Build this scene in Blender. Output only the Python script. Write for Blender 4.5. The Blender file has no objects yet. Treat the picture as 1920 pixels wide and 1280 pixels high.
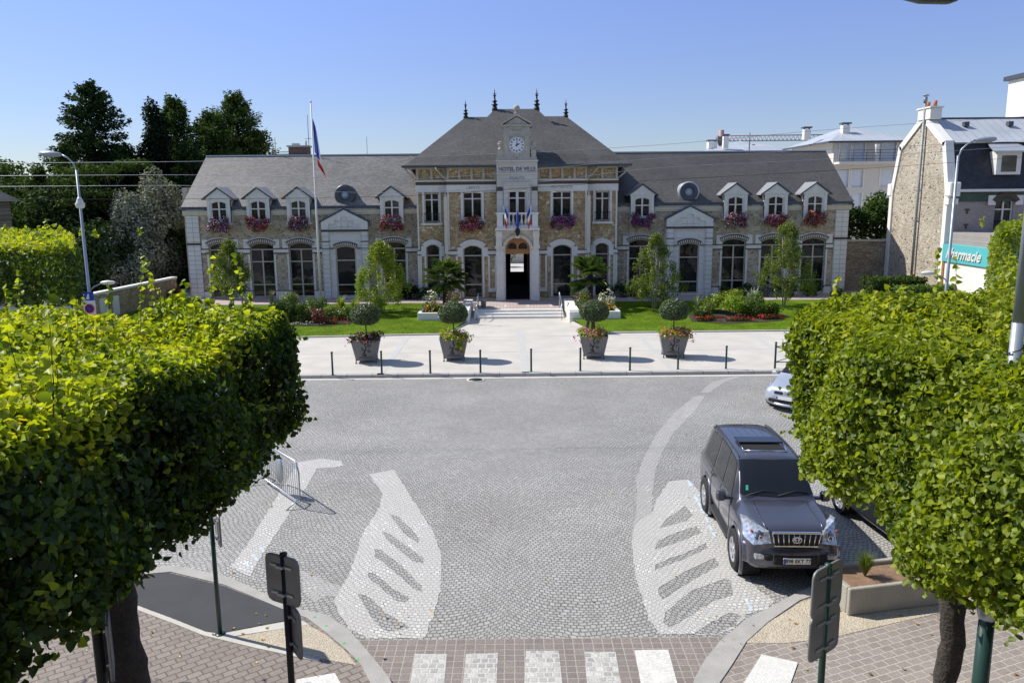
import bpy, bmesh, math, random
import numpy as np
from mathutils import Vector, Matrix
rad = math.radians
random.seed(7); RNG = np.random.default_rng(11)
sc = bpy.context.scene
col = sc.collection
# ------------------------------------------------------------------ camera
CF, CYH, CH = 1500.0, 366.0, 7.0
ROLL = rad(0.52)
TH = math.atan((640 - CYH) / CF)
cd = bpy.data.cameras.new('camera'); cam = bpy.data.objects.new('camera', cd); col.objects.link(cam)
cd.sensor_width = 36; cd.lens = CF / 1920 * 36; cd.clip_end = 3000; cd.clip_start = 0.05
cam.matrix_world = Matrix.Translation((0, 0, CH)) @ Matrix.Rotation(math.pi/2 - TH, 4, 'X') @ Matrix.Rotation(-ROLL, 4, 'Z')
sc.camera = cam
# ------------------------------------------------------------------ light
SUN_EL = 47.0
SUNDIR = Vector((-0.93, 0.37, 0)).normalized() * math.cos(rad(SUN_EL)) + Vector((0, 0, math.sin(rad(SUN_EL))))
w = bpy.data.worlds.new('World'); sc.world = w; w.use_nodes = True
nt = w.node_tree; nt.nodes.clear()
sky = nt.nodes.new('ShaderNodeTexSky'); sky.sky_type = 'NISHITA'; sky.sun_disc = False
sky.sun_elevation = rad(SUN_EL); sky.sun_rotation = math.atan2(SUNDIR.x, SUNDIR.y)
sky.air_density = 1.0; sky.dust_density = 0.1; sky.ozone_density = 2.0; sky.altitude = 2200
bg = nt.nodes.new('ShaderNodeBackground'); bg.inputs['Strength'].default_value = 0.15
wo = nt.nodes.new('ShaderNodeOutputWorld')
tn = nt.nodes.new('ShaderNodeMix'); tn.data_type = 'RGBA'; tn.blend_type = 'MULTIPLY'; tn.inputs['Factor'].default_value = 1; tn.inputs[7].default_value = (1.25*1.38, 1.06*1.32, 1.22, 1)
nt.links.new(sky.outputs[0], tn.inputs[6])
# sky colour dimmed by hand low over the roofs: factor by elevation
tc = nt.nodes.new('ShaderNodeTexCoord'); sx = nt.nodes.new('ShaderNodeSeparateXYZ'); nt.links.new(tc.outputs['Generated'], sx.inputs[0])
er = nt.nodes.new('ShaderNodeValToRGB'); nt.links.new(sx.outputs[2], er.inputs[0]); er.color_ramp.elements[0].position = 0
for pos, c in ((0, (.27,.31,.34)), (.078, (.352,.405,.51)), (.213, (.457,.523,.74)), (.42, (.8,.85,.9))):
    e = er.color_ramp.elements[0] if pos == 0 else er.color_ramp.elements.new(pos)
    e.color = (*c, 1)
er.color_ramp.elements[-1].color = (1, 1, 1, 1); er.color_ramp.elements[-1].position = .6
t2 = nt.nodes.new('ShaderNodeMix'); t2.data_type = 'RGBA'; t2.blend_type = 'MULTIPLY'; t2.inputs['Factor'].default_value = 1
nt.links.new(tn.outputs[2], t2.inputs[6]); nt.links.new(er.outputs[0], t2.inputs[7]); nt.links.new(t2.outputs[2], bg.inputs[0]); nt.links.new(bg.outputs[0], wo.inputs[0])
sd = bpy.data.lights.new('sun', 'SUN'); sd.energy = 4.9; sd.angle = rad(0.53); sd.color = (1, 0.945, 0.85)
so = bpy.data.objects.new('sun', sd); col.objects.link(so)
so.rotation_euler = SUNDIR.to_track_quat('Z', 'Y').to_euler()
sc.view_settings.view_transform = 'Standard'; sc.view_settings.look = 'None'
sc.view_settings.exposure = 0.28; sc.view_settings.gamma = 1
sc.render.engine = 'CYCLES'
sc.cycles.max_bounces = 6; sc.cycles.transparent_max_bounces = 4; sc.cycles.diffuse_bounces = 3
# ------------------------------------------------------------------ survey: a pixel of the photo to a real point
def ray(px, py):
    u, v = px - 960, py - 640
    c, s = math.cos(ROLL), math.sin(ROLL)
    u, v = u*c - v*s, u*s + v*c
    return (u, CF*math.cos(TH) - v*math.sin(TH), -CF*math.sin(TH) - v*math.cos(TH))
def G(px, py, z=0.0):
    d = ray(px, py); t = (z - CH)/d[2]; return (d[0]*t, d[1]*t)
def W(px, py, Y):
    d = ray(px, py); t = Y/d[1]; return (d[0]*t, CH + d[2]*t)
# ------------------------------------------------------------------ objects
def tag(o, label=None, cat=None, group=None, kind=None):
    if label: o['label'] = label
    if cat: o['category'] = cat
    if group: o['group'] = group
    if kind: o['kind'] = kind
    return o
def thing(name, label, cat, loc=(0, 0, 0), group=None, rz=0):
    o = bpy.data.objects.new(name, None); col.objects.link(o)
    o.empty_display_size = .2
    o.location = loc; o.rotation_euler = (0, 0, rz)
    return tag(o, label, cat, group)
def link(name, me, mat, parent=None, world=True):
    """world=True: vertices are in world coordinates even under a parent"""
    o = bpy.data.objects.new(name, me); col.objects.link(o)
    if mat is not None:
        me.materials.clear() if len(me.materials) else None
        for m in (mat if isinstance(mat, (list, tuple)) else [mat]): me.materials.append(m)
    if parent is not None:
        o.parent = parent
        if world: o.matrix_parent_inverse = wmat(parent).inverted()
    return o
def wmat(o):
    m = Matrix.LocRotScale(o.location, o.rotation_euler, o.scale)
    return (wmat(o.parent) @ o.matrix_parent_inverse @ m) if o.parent else m
KIDS = {}
def copy_tree(o, parent=None):
    c = o.copy(); col.objects.link(c)
    if parent is not None: c.parent = parent
    for ch in list(o.children): copy_tree(ch, c)
    return c
def smooth(me, ang=None):
    me.polygons.foreach_set('use_smooth', [True]*len(me.polygons))
    if ang is not None:
        try: me.set_sharp_from_angle(angle=rad(ang))
        except Exception: pass
SPLIT = {'stone_trim','brick_course','cornice','eaves_gutter','gutter','pilaster','door','door_pilaster','soffit','window_surround','side_wall','timber_frieze','antenna','chimney_pot','roof_vent','post','hallway','notice_frame','rooflight','frame','window_railing_x','foot','chimney_cap','balcony_screen','shaft','grille_bar','air_vent','flue_pipe','bracket','shoot'}
class MB:
    def __init__(s): s.v = []; s.f = []; s.mi = []; s.cur = 0; s.sm = []
    def add(s, vs, fs, sm=False):
        b = len(s.v); s.v += [tuple(v) for v in vs]
        for f in fs: s.f.append([b+i for i in f]); s.mi.append(s.cur); s.sm.append(sm)
        return s
    def box(s, x0, x1, y0, y1, z0, z1):
        return s.add([(x0,y0,z0),(x1,y0,z0),(x1,y1,z0),(x0,y1,z0),(x0,y0,z1),(x1,y0,z1),(x1,y1,z1),(x0,y1,z1)],
              [(0,3,2,1),(4,5,6,7),(0,1,5,4),(1,2,6,5),(2,3,7,6),(3,0,4,7)])
    def bbox(s, x0, x1, y0, y1, z0, z1, b=.02):
        """box with bevelled edges"""
        bm = bmesh.new(); bmesh.ops.create_cube(bm, size=1)
        for v in bm.verts:
            v.co = Vector((x0+(x1-x0)*(v.co.x+.5), y0+(y1-y0)*(v.co.y+.5), z0+(z1-z0)*(v.co.z+.5)))
        bmesh.ops.bevel(bm, geom=list(bm.edges), offset=b, segments=1, affect='EDGES')
        bm.verts.index_update()
        s.add([v.co[:] for v in bm.verts], [[v.index for v in f.verts] for f in bm.faces]); bm.free(); return s
    def prism(s, poly, z0, z1):
        """polygon in XY (counter-clockwise or not) extruded in z; z0/z1 numbers or functions"""
        a = sum(poly[i][0]*poly[(i+1)%len(poly)][1]-poly[(i+1)%len(poly)][0]*poly[i][1] for i in range(len(poly)))
        if a < 0: poly = poly[::-1]
        f0 = z0 if callable(z0) else (lambda x, y: z0)
        f1 = z1 if callable(z1) else (lambda x, y: z1)
        n = len(poly)
        vs = [(x, y, f0(x,y)) for x, y in poly] + [(x, y, f1(x,y)) for x, y in poly]
        return s.add(vs, [list(range(n))[::-1], list(range(n, 2*n))] + [[i, (i+1)%n, n+(i+1)%n, n+i] for i in range(n)])
    def xz(s, poly, y0, y1):
        """polygon in XZ (convex) extruded in y"""
        a = sum(poly[i][0]*poly[(i+1)%len(poly)][1]-poly[(i+1)%len(poly)][0]*poly[i][1] for i in range(len(poly)))
        if a < 0: poly = poly[::-1]
        n = len(poly)
        vs = [(x, y0, z) for x, z in poly] + [(x, y1, z) for x, z in poly]
        return s.add(vs, [list(range(n)), list(range(n, 2*n))[::-1]] + [[(i+1)%n, i, n+i, n+(i+1)%n] for i in range(n)])
    def yz(s, poly, x0, x1):
        a = sum(poly[i][0]*poly[(i+1)%len(poly)][1]-poly[(i+1)%len(poly)][0]*poly[i][1] for i in range(len(poly)))
        if a < 0: poly = poly[::-1]
        n = len(poly)
        vs = [(x0, y, z) for y, z in poly] + [(x1, y, z) for y, z in poly]
        return s.add(vs, [list(range(n))[::-1], list(range(n, 2*n))] + [[i, (i+1)%n, n+(i+1)%n, n+i] for i in range(n)])
    def tube(s, pts, r, n=8, cap=True):
        pts = [Vector(p) for p in pts]; k = len(pts)
        rs = r if isinstance(r, (list, tuple)) else [r]*k
        vs = []; up = None
        for i, p in enumerate(pts):
            d = (pts[min(i+1, k-1)] - pts[max(i-1, 0)]).normalized()
            a = Vector((0,0,1)) if abs(d.z) < .95 else Vector((1,0,0))
            if up is not None and up.cross(d).length > .2: a = up
            e1 = d.cross(a).normalized(); e2 = e1.cross(d).normalized(); up = e2
            for j in range(n):
                t = 2*math.pi*j/n
                vs.append(p + (e1*math.cos(t) + e2*math.sin(t))*rs[i])
        fs = [[i*n+j, i*n+(j+1)%n, (i+1)*n+(j+1)%n, (i+1)*n+j] for i in range(k-1) for j in range(n)]
        fs = [f[::-1] for f in fs]
        s.add(vs, fs, True)
        if cap:
            b = len(s.v) - len(vs)
            s.f.append([b+j for j in range(n)]); s.mi.append(s.cur); s.sm.append(False)
            s.f.append([b+(k-1)*n+j for j in range(n)][::-1]); s.mi.append(s.cur); s.sm.append(False)
        return s
    def lathe(s, prof, c=(0,0,0), n=16, ax='z', cap=True):
        """prof: list of (r, h)"""
        vs = []
        for r, h in prof:
            for j in range(n):
                t = 2*math.pi*j/n; a, b = r*math.cos(t), r*math.sin(t)
                p = (a, b, h) if ax == 'z' else ((a, -h, b) if ax == 'y' else (h, a, b))
                vs.append((p[0]+c[0], p[1]+c[1], p[2]+c[2]))
        k = len(prof)
        fs = [[i*n+j, i*n+(j+1)%n, (i+1)*n+(j+1)%n, (i+1)*n+j] for i in range(k-1) for j in range(n)]
        s.add(vs, fs, True)
        b = len(s.v) - len(vs)
        for ring, rev in ((0, True), (k-1, False)):
            if cap and prof[ring][0] > 1e-4:
                q = [b+ring*n+j for j in range(n)]; s.f.append(q[::-1] if rev else q); s.mi.append(s.cur); s.sm.append(False)
        return s
    def quad(s, a, b, c, d): return s.add([a, b, c, d], [(0,1,2,3)])
    def me(s, name, M4=None):
        m = bpy.data.meshes.new(name)
        vs = s.v if M4 is None else [tuple(M4 @ Vector(v)) for v in s.v]
        m.from_pydata(vs, [], s.f)
        m.polygons.foreach_set('use_smooth', s.sm)
        if any(s.mi): m.polygons.foreach_set('material_index', s.mi)
        m.update(); return m
    def clusters(s):
        n = len(s.v); pa = list(range(n))
        def find(a):
            while pa[a] != a: pa[a] = pa[pa[a]]; a = pa[a]
            return a
        for f in s.f:
            for q in f[1:]: pa[find(q)] = find(f[0])
        bb = {}
        for i, v in enumerate(s.v):
            r = find(i); b = bb.get(r)
            if b is None: bb[r] = [list(v), list(v)]
            else:
                for k in range(3): b[0][k] = min(b[0][k], v[k]); b[1][k] = max(b[1][k], v[k])
        ks = list(bb); gp = {k: k for k in ks}
        def gf(a):
            while gp[a] != a: a = gp[a]
            return a
        for i, a in enumerate(ks):
            for b in ks[i+1:]:
                A, B = bb[a], bb[b]
                if all(A[0][k]-.012 <= B[1][k] and B[0][k]-.012 <= A[1][k] for k in range(3)): gp[gf(a)] = gf(b)
        out = {}
        for fi, f in enumerate(s.f): out.setdefault(gf(find(f[0])), []).append(fi)
        res = []
        for fl in out.values():
            m = MB(); mp = {}
            for fi in fl:
                for q in s.f[fi]:
                    if q not in mp: mp[q] = len(m.v); m.v.append(s.v[q])
                m.f.append([mp[q] for q in s.f[fi]]); m.mi.append(s.mi[fi]); m.sm.append(s.sm[fi])
            res.append(m)
        return res
    def build(s, name, mat, parent=None, world=True, M4=None, ang=None):
        if parent is not None and name in SPLIT:
            cl = s.clusters()
            if len(cl) > 1: return [c.build_one(name, mat, parent, world, M4, ang) for c in cl][0]
        return s.build_one(name, mat, parent, world, M4, ang)
    def build_one(s, name, mat, parent=None, world=True, M4=None, ang=None):
        m = s.me(name, M4)
        if ang is not None: smooth(m, ang)
        return link(name, m, mat, parent, world)
def arch(cx, hw, z0, zs, zc, n=10):
    """outline of an opening with a segmental (or round) head, counter-clockwise"""
    rise = max(zc - zs, 1e-4); R = (hw*hw + rise*rise)/(2*rise); zc0 = zc - R
    a = math.asin(min(1, hw/R)) if zc0 <= zs else math.pi - math.asin(min(1, hw/R))
    pts = [(cx-hw, z0), (cx+hw, z0)] + [(cx + R*math.sin(a - 2*a*i/n), zc0 + R*math.cos(a - 2*a*i/n)) for i in range(n+1)]
    return pts
def rect(x0, x1, z0, z1): return [(x0,z0),(x1,z0),(x1,z1),(x0,z1)]
def plate_mesh(name, outline, holes, t, outers=()):
    cu = bpy.data.curves.new(name, 'CURVE'); cu.dimensions = '2D'; cu.fill_mode = 'BOTH'; cu.extrude = t/2
    for pl in [outline] + list(outers) + list(holes):
        sp = cu.splines.new('POLY'); sp.points.add(len(pl)-1)
        for p, q in zip(sp.points, pl): p.co = (q[0], q[1], 0, 1)
        sp.use_cyclic_u = True
    o = bpy.data.objects.new(name, cu); me = bpy.data.meshes.new_from_object(o)
    bpy.data.objects.remove(o); bpy.data.curves.remove(cu)
    me.name = name
    return me
def plate(name, outline, holes, y0, y1, mat, parent=None, outers=()):
    """vertical slab with openings, facing -Y"""
    me = plate_mesh(name, outline, holes, y1-y0, outers)
    me.transform(Matrix.Translation((0, (y0+y1)/2, 0)) @ Matrix.Rotation(math.pi/2, 4, 'X'))
    return link(name, me, mat, parent)
def sheet(name, outline, z0, z1, mat, parent=None, holes=(), outers=()):
    me = plate_mesh(name, outline, holes, z1-z0, outers)
    me.transform(Matrix.Translation((0, 0, (z0+z1)/2)))
    return link(name, me, mat, parent)
def text_mesh(s, size, M4, ext=.01, align='CENTER', shear=0, bold=0):
    cu = bpy.data.curves.new('lettering', 'FONT'); cu.body = s; cu.size = size; cu.extrude = ext; cu.offset = bold
    cu.align_x = align; cu.align_y = 'CENTER'; cu.shear = shear; cu.resolution_u = 3
    o = bpy.data.objects.new('lettering', cu); me = bpy.data.meshes.new_from_object(o)
    bpy.data.objects.remove(o); bpy.data.curves.remove(cu)
    me.transform(M4); return me
FACE = Matrix.Rotation(math.pi/2, 4, 'X')      # XY drawing to a wall that faces -Y
def text(s, size, loc, mat, parent, ext=.01, rot=FACE, name='lettering', **k):
    return link(name, text_mesh(s, size, Matrix.Translation(loc) @ rot, ext, **k), mat, parent)
# ------------------------------------------------------------------ materials
class NT:
    def __init__(s, name):
        m = bpy.data.materials.new(name); m.use_nodes = True; s.m = m; s.n = m.node_tree.nodes; s.l = m.node_tree.links
        s.b = s.n['Principled BSDF']; s.out = s.n['Material Output']; s.tc = s.n.new('ShaderNodeTexCoord')
    def node(s, t, ins=None, **k):
        n = s.n.new(t)
        for a, b in k.items(): setattr(n, a, b)
        for a, b in (ins or {}).items(): s.put(n.inputs[a], b)
        return n
    def put(s, sock, v):
        if hasattr(v, 'links') or isinstance(v, bpy.types.NodeSocket): s.l.new(v, sock)
        else:
            if isinstance(v, tuple) and len(v) == 3 and sock.type == 'RGBA': v = v + (1,)
            sock.default_value = v
    def math(s, op, a, b=None, c=None):
        n = s.n.new('ShaderNodeMath'); n.operation = op
        for i, v in enumerate((a, b, c)):
            if v is not None: s.put(n.inputs[i], v)
        return n.outputs[0]
    def sep(s, v): n = s.node('ShaderNodeSeparateXYZ', {0: v}); return n.outputs
    def comb(s, x, y, z=0.0): return s.node('ShaderNodeCombineXYZ', {0: x, 1: y, 2: z}).outputs[0]
    def noise(s, scale, detail=3, vec=None, rough=.55, dist=0):
        return s.node('ShaderNodeTexNoise', {'Vector': vec if vec is not None else s.tc.outputs['Object'], 'Scale': scale, 'Detail': detail, 'Roughness': rough, 'Distortion': dist})
    def ramp(s, fac, stops, interp='LINEAR'):
        n = s.node('ShaderNodeValToRGB', {0: fac}); r = n.color_ramp; r.interpolation = interp
        while len(r.elements) < len(stops): r.elements.new(.5)
        for e, (p, c) in zip(r.elements, stops): e.position = p; e.color = (*c, 1) if len(c) == 3 else c
        return n.outputs[0]
    def mix(s, f, a, b, mode='MIX'):
        n = s.node('ShaderNodeMix', data_type='RGBA', blend_type=mode)
        s.put(n.inputs['Factor'], f); s.put(n.inputs[6], a); s.put(n.inputs[7], b); return n.outputs[2]
    def bump(s, h, dist=.01, st=1.0):
        n = s.node('ShaderNodeBump', {'Height': h, 'Distance': dist, 'Strength': st}); s.l.new(n.outputs[0], s.b.inputs['Normal']); return n
    def base(s, c, rough=.7, spec=.4, metal=0):
        s.put(s.b.inputs['Base Color'], c); s.put(s.b.inputs['Roughness'], rough)
        s.put(s.b.inputs['Specular IOR Level'], spec); s.put(s.b.inputs['Metallic'], metal); return s.m
def grey(v): return (v, v, v)
def mul(c, k): return tuple(min(1, x*k) for x in c)
def plain(name, c, rough=.6, metal=0, var=.12, scale=3., bump=0, bscale=60, spec=.4, coat=0, fine=.0):
    t = NT(name)
    n = t.noise(scale, 4)
    cc = t.ramp(n.outputs[0], [(.3, mul(c, 1-var)), (.7, mul(c, 1+var))])
    if fine:
        n2 = t.noise(bscale, 2); cc = t.mix(fine, cc, t.ramp(n2.outputs[0], [(.35, mul(c, .45)), (.65, mul(c, 1.5))]))
    if bump: t.bump(t.noise(bscale, 3).outputs[0], bump)
    if coat: t.b.inputs['Coat Weight'].default_value = coat; t.b.inputs['Coat Roughness'].default_value = .03
    return t.base(cc, rough, spec, metal)
def wallvec(t, plane='xz', k=1.0):
    x, y, z = t.sep(t.tc.outputs['Object'])[:3]
    return {'xz': lambda: t.comb(x, z), 'yz': lambda: t.comb(y, z), 'xy': lambda: t.comb(x, y),
            'roof': lambda: t.comb(x, t.math('MULTIPLY', z, k)), 'roofy': lambda: t.comb(y, t.math('MULTIPLY', z, k))}[plane]()
def rubble(name, stops, mortar, scale=4.5, mw=.055, plane='xz', squash=1.35):
    t = NT(name); v = wallvec(t, plane)
    nz = t.noise(3.5, 2, vec=v)
    v2 = t.node('ShaderNodeVectorMath', {0: v, 1: t.node('ShaderNodeVectorMath', {0: nz.outputs[1], 1: (.16,.16,0)}, operation='MULTIPLY').outputs[0]}, operation='ADD').outputs[0]
    v3 = t.node('ShaderNodeMapping', {'Vector': v2, 'Scale': (1, squash, 1)}).outputs[0]
    vo = t.node('ShaderNodeTexVoronoi', {'Vector': v3, 'Scale': scale}, voronoi_dimensions='2D')
    ve = t.node('ShaderNodeTexVoronoi', {'Vector': v3, 'Scale': scale}, voronoi_dimensions='2D', feature='DISTANCE_TO_EDGE')
    cell = t.sep(vo.outputs['Color'])[0]
    c = t.ramp(cell, stops)
    n = t.noise(22, 4)
    c = t.mix(.5, c, t.ramp(n.outputs[0], [(.3, grey(.12)), (.7, grey(.85))]), 'OVERLAY')
    e = t.math('ADD', ve.outputs[0], t.math('MULTIPLY', t.math('SUBTRACT', t.noise(14, 2, vec=v).outputs[0], .5), .09))
    f = t.node('ShaderNodeMapRange', {0: e, 1: mw*.5, 2: mw*1.4}).outputs[0]
    big = t.noise(.35, 3).outputs[0]
    c = t.mix(f, mortar, c)
    c = t.mix(.35, c, t.ramp(big, [(.35, grey(.33)), (.65, grey(.66))]), 'OVERLAY')
    h = t.math('ADD', f, t.math('MULTIPLY', n.outputs[0], .5))
    t.bump(h, .05)
    return t.base(c, .85, .25)
def bricks(name, c1, c2, mortar, bw, rh, ms, plane='xy', off=.5, rot=0, dirt=.3, bump=.006, rough=.8, k=1.0, jit=.0, nscale=30, bias=0.0, big=.5, spec=.3):
    t = NT(name); v = wallvec(t, plane, k)
    if rot: v = t.node('ShaderNodeMapping', {'Vector': v, 'Rotation': (0, 0, rot)}).outputs[0]
    if jit:
        nz = t.noise(7, 2, vec=v)
        v = t.node('ShaderNodeVectorMath', {0: v, 1: t.node('ShaderNodeVectorMath', {0: nz.outputs[1], 1: (jit, jit, 0)}, operation='MULTIPLY').outputs[0]}, operation='ADD').outputs[0]
    b = t.node('ShaderNodeTexBrick', {'Vector': v, 'Color1': c1, 'Color2': c2, 'Mortar': mortar, 'Scale': 1.0, 'Mortar Size': ms, 'Mortar Smooth': .2, 'Bias': bias, 'Brick Width': bw, 'Row Height': rh}, offset=off)
    n = t.noise(nscale, 4)
    c = t.mix(dirt, b.outputs[0], t.ramp(n.outputs[0], [(.3, grey(.2)), (.7, grey(.8))]), 'OVERLAY')
    c = t.mix(big*.6, c, t.ramp(t.noise(.45, 4).outputs[0], [(.35, grey(.36)), (.65, grey(.62))]), 'OVERLAY')
    if bump: t.bump(t.math('SUBTRACT', t.math('MULTIPLY', n.outputs[0], .25), b.outputs[1]), bump)
    return t.base(c, rough, spec)
def cobble(name, c1, c2, mortar, wear=None, P=2.7, R=1.95):
    t = NT(name); x, y, _ = t.sep(t.tc.outputs['Object'])[:3]
    wob = t.noise(1.1, 2)
    wx, wy, _ = t.sep(wob.outputs[1])[:3]
    x2 = t.math('ADD', x, t.math('MULTIPLY', wx, .25)); y2 = t.math('ADD', y, t.math('MULTIPLY', wy, .3))
    q = t.math('DIVIDE', x2, P); fl = t.math('FLOOR', q)
    u = t.math('MULTIPLY', t.math('SUBTRACT', t.math('SUBTRACT', q, fl), .5), P)
    v = t.math('ADD', y2, t.math('SQRT', t.math('SUBTRACT', R*R, t.math('MULTIPLY', u, u))))
    s = t.math('MULTIPLY', t.math('ARCSINE', t.math('DIVIDE', u, R)), R)
    s = t.math('ADD', s, t.math('MULTIPLY', fl, 3.37))
    vec = t.comb(s, v)
    nz = t.noise(9, 2, vec=vec)
    vec = t.node('ShaderNodeVectorMath', {0: vec, 1: t.node('ShaderNodeVectorMath', {0: nz.outputs[1], 1: (.068,.06,0)}, operation='MULTIPLY').outputs[0]}, operation='ADD').outputs[0]
    b = t.node('ShaderNodeTexBrick', {'Vector': vec, 'Color1': c1, 'Color2': c2, 'Mortar': mortar, 'Scale': 1.0, 'Mortar Size': .011, 'Mortar Smooth': .35, 'Bias': 0, 'Brick Width': .1, 'Row Height': .092}, offset=.5)
    n = t.noise(38, 3)
    c = t.mix(.3, b.outputs[0], t.ramp(n.outputs[0], [(.3, grey(.2)), (.7, grey(.8))]), 'OVERLAY')
    c = t.mix(.30, c, t.ramp(t.noise(.5, 5).outputs[0], [(.35, grey(.38)), (.65, grey(.6))]), 'OVERLAY')
    # dirt gathered in drifts, and paler tracks polished by tyres along the roadway
    c = t.mix(.42, c, t.ramp(t.noise(.17, 5, rough=.6).outputs[0], [(.35, grey(.36)), (.68, grey(.6))]), 'OVERLAY')
    st_ = t.noise(1.9, 4, rough=.65).outputs[0]
    c = t.mix(t.ramp(st_, [(.66, grey(0)), (.74, grey(.5))]), c, (.16,.155,.145))
    if wear is not None:
        m = t.ramp(t.math('ADD', t.noise(6, 5, rough=.75).outputs[0], t.math('MULTIPLY', t.noise(.9, 2).outputs[0], .35)), [(.53, grey(0)), (.69, grey(1))])
        c = t.mix(t.math('MULTIPLY', m, .9), c, wear)
    t.bump(t.math('SUBTRACT', t.math('MULTIPLY', n.outputs[0], .3), b.outputs[1]), .014)
    return t.base(c, .72, .35)
def leafmat(name, stops, trans=.38, rough=.42, spec=.45, tmul=1.6):
    t = NT(name)
    a = t.node('ShaderNodeAttribute', attribute_name='tint', attribute_type='GEOMETRY')
    c = t.ramp(a.outputs['Fac'], stops)
    t.base(c, rough, spec)
    tr = t.node('ShaderNodeBsdfTranslucent', {'Color': t.mix(1.0, c, (tmul, tmul, tmul*.35), 'MULTIPLY')})
    mx = t.node('ShaderNodeMixShader', {0: trans, 1: t.b.outputs[0], 2: tr.outputs[0]})
    t.l.new(mx.outputs[0], t.out.inputs[0]); return t.m
def glass(name, c=(.012,.015,.018), rough=.04, spec=.5, blot=0.0):
    t = NT(name)
    n = t.noise(.9, 2)
    cc = t.ramp(n.outputs[0], [(.42, c), (.62, mul(c, 1+blot*6))])
    if blot: t.bump(t.noise(1.5, 1).outputs[0], .01)
    return t.base(cc, rough, spec)
M = {}
M['cobble'] = cobble('cobblestones', (.415,.408,.395), (.32,.315,.302), (.17,.165,.155))
M['cobble_white'] = cobble('painted cobblestones', (.70,.70,.685), (.58,.58,.56), (.25,.245,.23), wear=(.45,.44,.42))
M['cobble_worn'] = cobble('worn paint on cobblestones', (.58,.575,.56), (.45,.445,.43), (.2,.195,.185), wear=(.36,.35,.335))
M['paver_grid'] = bricks('brown grid pavers', (.235,.205,.188), (.195,.17,.157), (.33,.30,.27), .155, .155, .012, off=0, jit=.012, dirt=.3)
M['paver_left'] = bricks('brown bond pavers', (.275,.238,.215), (.225,.195,.178), (.14,.12,.1), .215, .14, .011, rot=rad(-38), jit=.012)
M['paver_right'] = bricks('brown bond pavers', (.29,.252,.23), (.24,.21,.19), (.42,.38,.33), .215, .14, .011, rot=rad(-22), jit=.012)
M['paver_pink'] = bricks('pink terrace pavers', (.42,.33,.3), (.36,.28,.26), (.5,.45,.42), .2, .2, .014, off=0)
M['concrete'] = plain('pale concrete', (.5,.48,.44), .85, var=.1, scale=2, bump=.004, bscale=50, fine=.12)
M['kerb'] = bricks('granite kerb', (.4,.39,.37), (.34,.33,.32), (.16,.15,.14), 1.0, 40, .012, jit=0, dirt=.35)
M['kerb_r'] = plain('grey kerb stone', (.36,.35,.33), .85, var=.12, scale=4, bump=.004, bscale=60, fine=.2)
M['forecourt'] = plain('washed concrete forecourt', (.50,.475,.435), .85, var=.1, scale=.8, bump=.003, bscale=90, fine=.1)
M['strip'] = plain('blue grey inlay stone', (.46,.46,.45), .8, var=.1, scale=8, fine=.15)
M['asphalt'] = plain('fresh asphalt', (.055,.057,.062), .85, var=.12, scale=2, bump=.006, bscale=160, fine=.3)
M['gravel'] = plain('sandy gravel', (.5,.44,.34), .95, var=.15, scale=3, bump=.03, bscale=38, fine=.4)
M['paint'] = plain('white road paint', (.60,.59,.56), .7, var=.14, scale=5, fine=.25, bscale=30)
M['zebra_worn'] = bricks('worn zebra blocks', (.56,.555,.53), (.33,.325,.31), (.50,.49,.47), .125, .125, .016, off=.3, jit=.06, bias=.1)
M['earth'] = plain('flower bed soil', (.05,.037,.028), .95, var=.3, scale=6, bump=.03, bscale=30)
M['soil_red'] = plain('dry reddish soil', (.24,.15,.095), .95, var=.3, scale=6, bump=.02, bscale=40, fine=.3)
M['lawn'] = plain('mown lawn', (.115,.19,.010), .95, var=.45, spec=.1, scale=.9, bump=.04, bscale=70, fine=.35)
M['ground'] = plain('far ground', (.2,.19,.16), .95, var=.2, scale=.3)
M['rub_wing'] = rubble('grey rubble wall', [(0,(.27,.215,.155)),(.3,(.5,.43,.32)),(.5,(.35,.275,.185)),(.7,(.56,.49,.37)),(.9,(.34,.22,.13)),(1,(.62,.56,.44))], (.68,.61,.49), 3.6, .085)
M['rub_pav'] = rubble('brown rubble wall', [(0,(.31,.22,.12)),(.25,(.58,.45,.26)),(.45,(.38,.25,.12)),(.6,(.62,.52,.33)),(.8,(.46,.36,.21)),(.93,(.5,.26,.1)),(1,(.8,.74,.6))], (.54,.48,.35), 5.0, .05)
M['rub_gable'] = rubble('pale gable rubble', [(0,(.30,.25,.17)),(.3,(.48,.42,.32)),(.6,(.34,.27,.18)),(.8,(.56,.5,.4)),(1,(.14,.12,.095))], (.66,.62,.54), 4.4, .10, plane='yz')
M['rub_dark'] = rubble('garden wall rubble', [(0,(.26,.2,.14)),(.5,(.36,.3,.22)),(1,(.42,.37,.28))], (.36,.32,.26), 4.0, .05)
M['rub_side'] = rubble('garden wall rubble side', [(0,(.30,.2,.11)),(.5,(.42,.31,.19)),(1,(.46,.38,.26))], (.42,.34,.24), 4.0, .06, plane='yz')
M['stone'] = bricks('dressed white stone', (.70,.685,.65), (.65,.635,.60), (.48,.465,.44), 2.2, .42, .01, plane='xz', dirt=.22, bump=.003)
M['stone_plain'] = plain('plain white stone', (.70,.685,.645), .8, var=.07, scale=2.5, bump=.002, bscale=40, fine=.08)
M['stone_mid'] = bricks('grey dressed stone', (.57,.55,.51), (.52,.50,.465), (.38,.37,.34), 2.2, .42, .01, plane='xz', dirt=.3, bump=.003)
M['stone_old'] = plain('weathered limestone', (.42,.395,.345), .85, var=.16, scale=3, bump=.004, bscale=40, fine=.15)
M['quoin'] = bricks('white quoin blocks', (.70,.69,.66), (.66,.65,.62), (.34,.33,.32), .42, .3, .014, plane='xz', off=0, dirt=.2, bump=.006)
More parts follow.
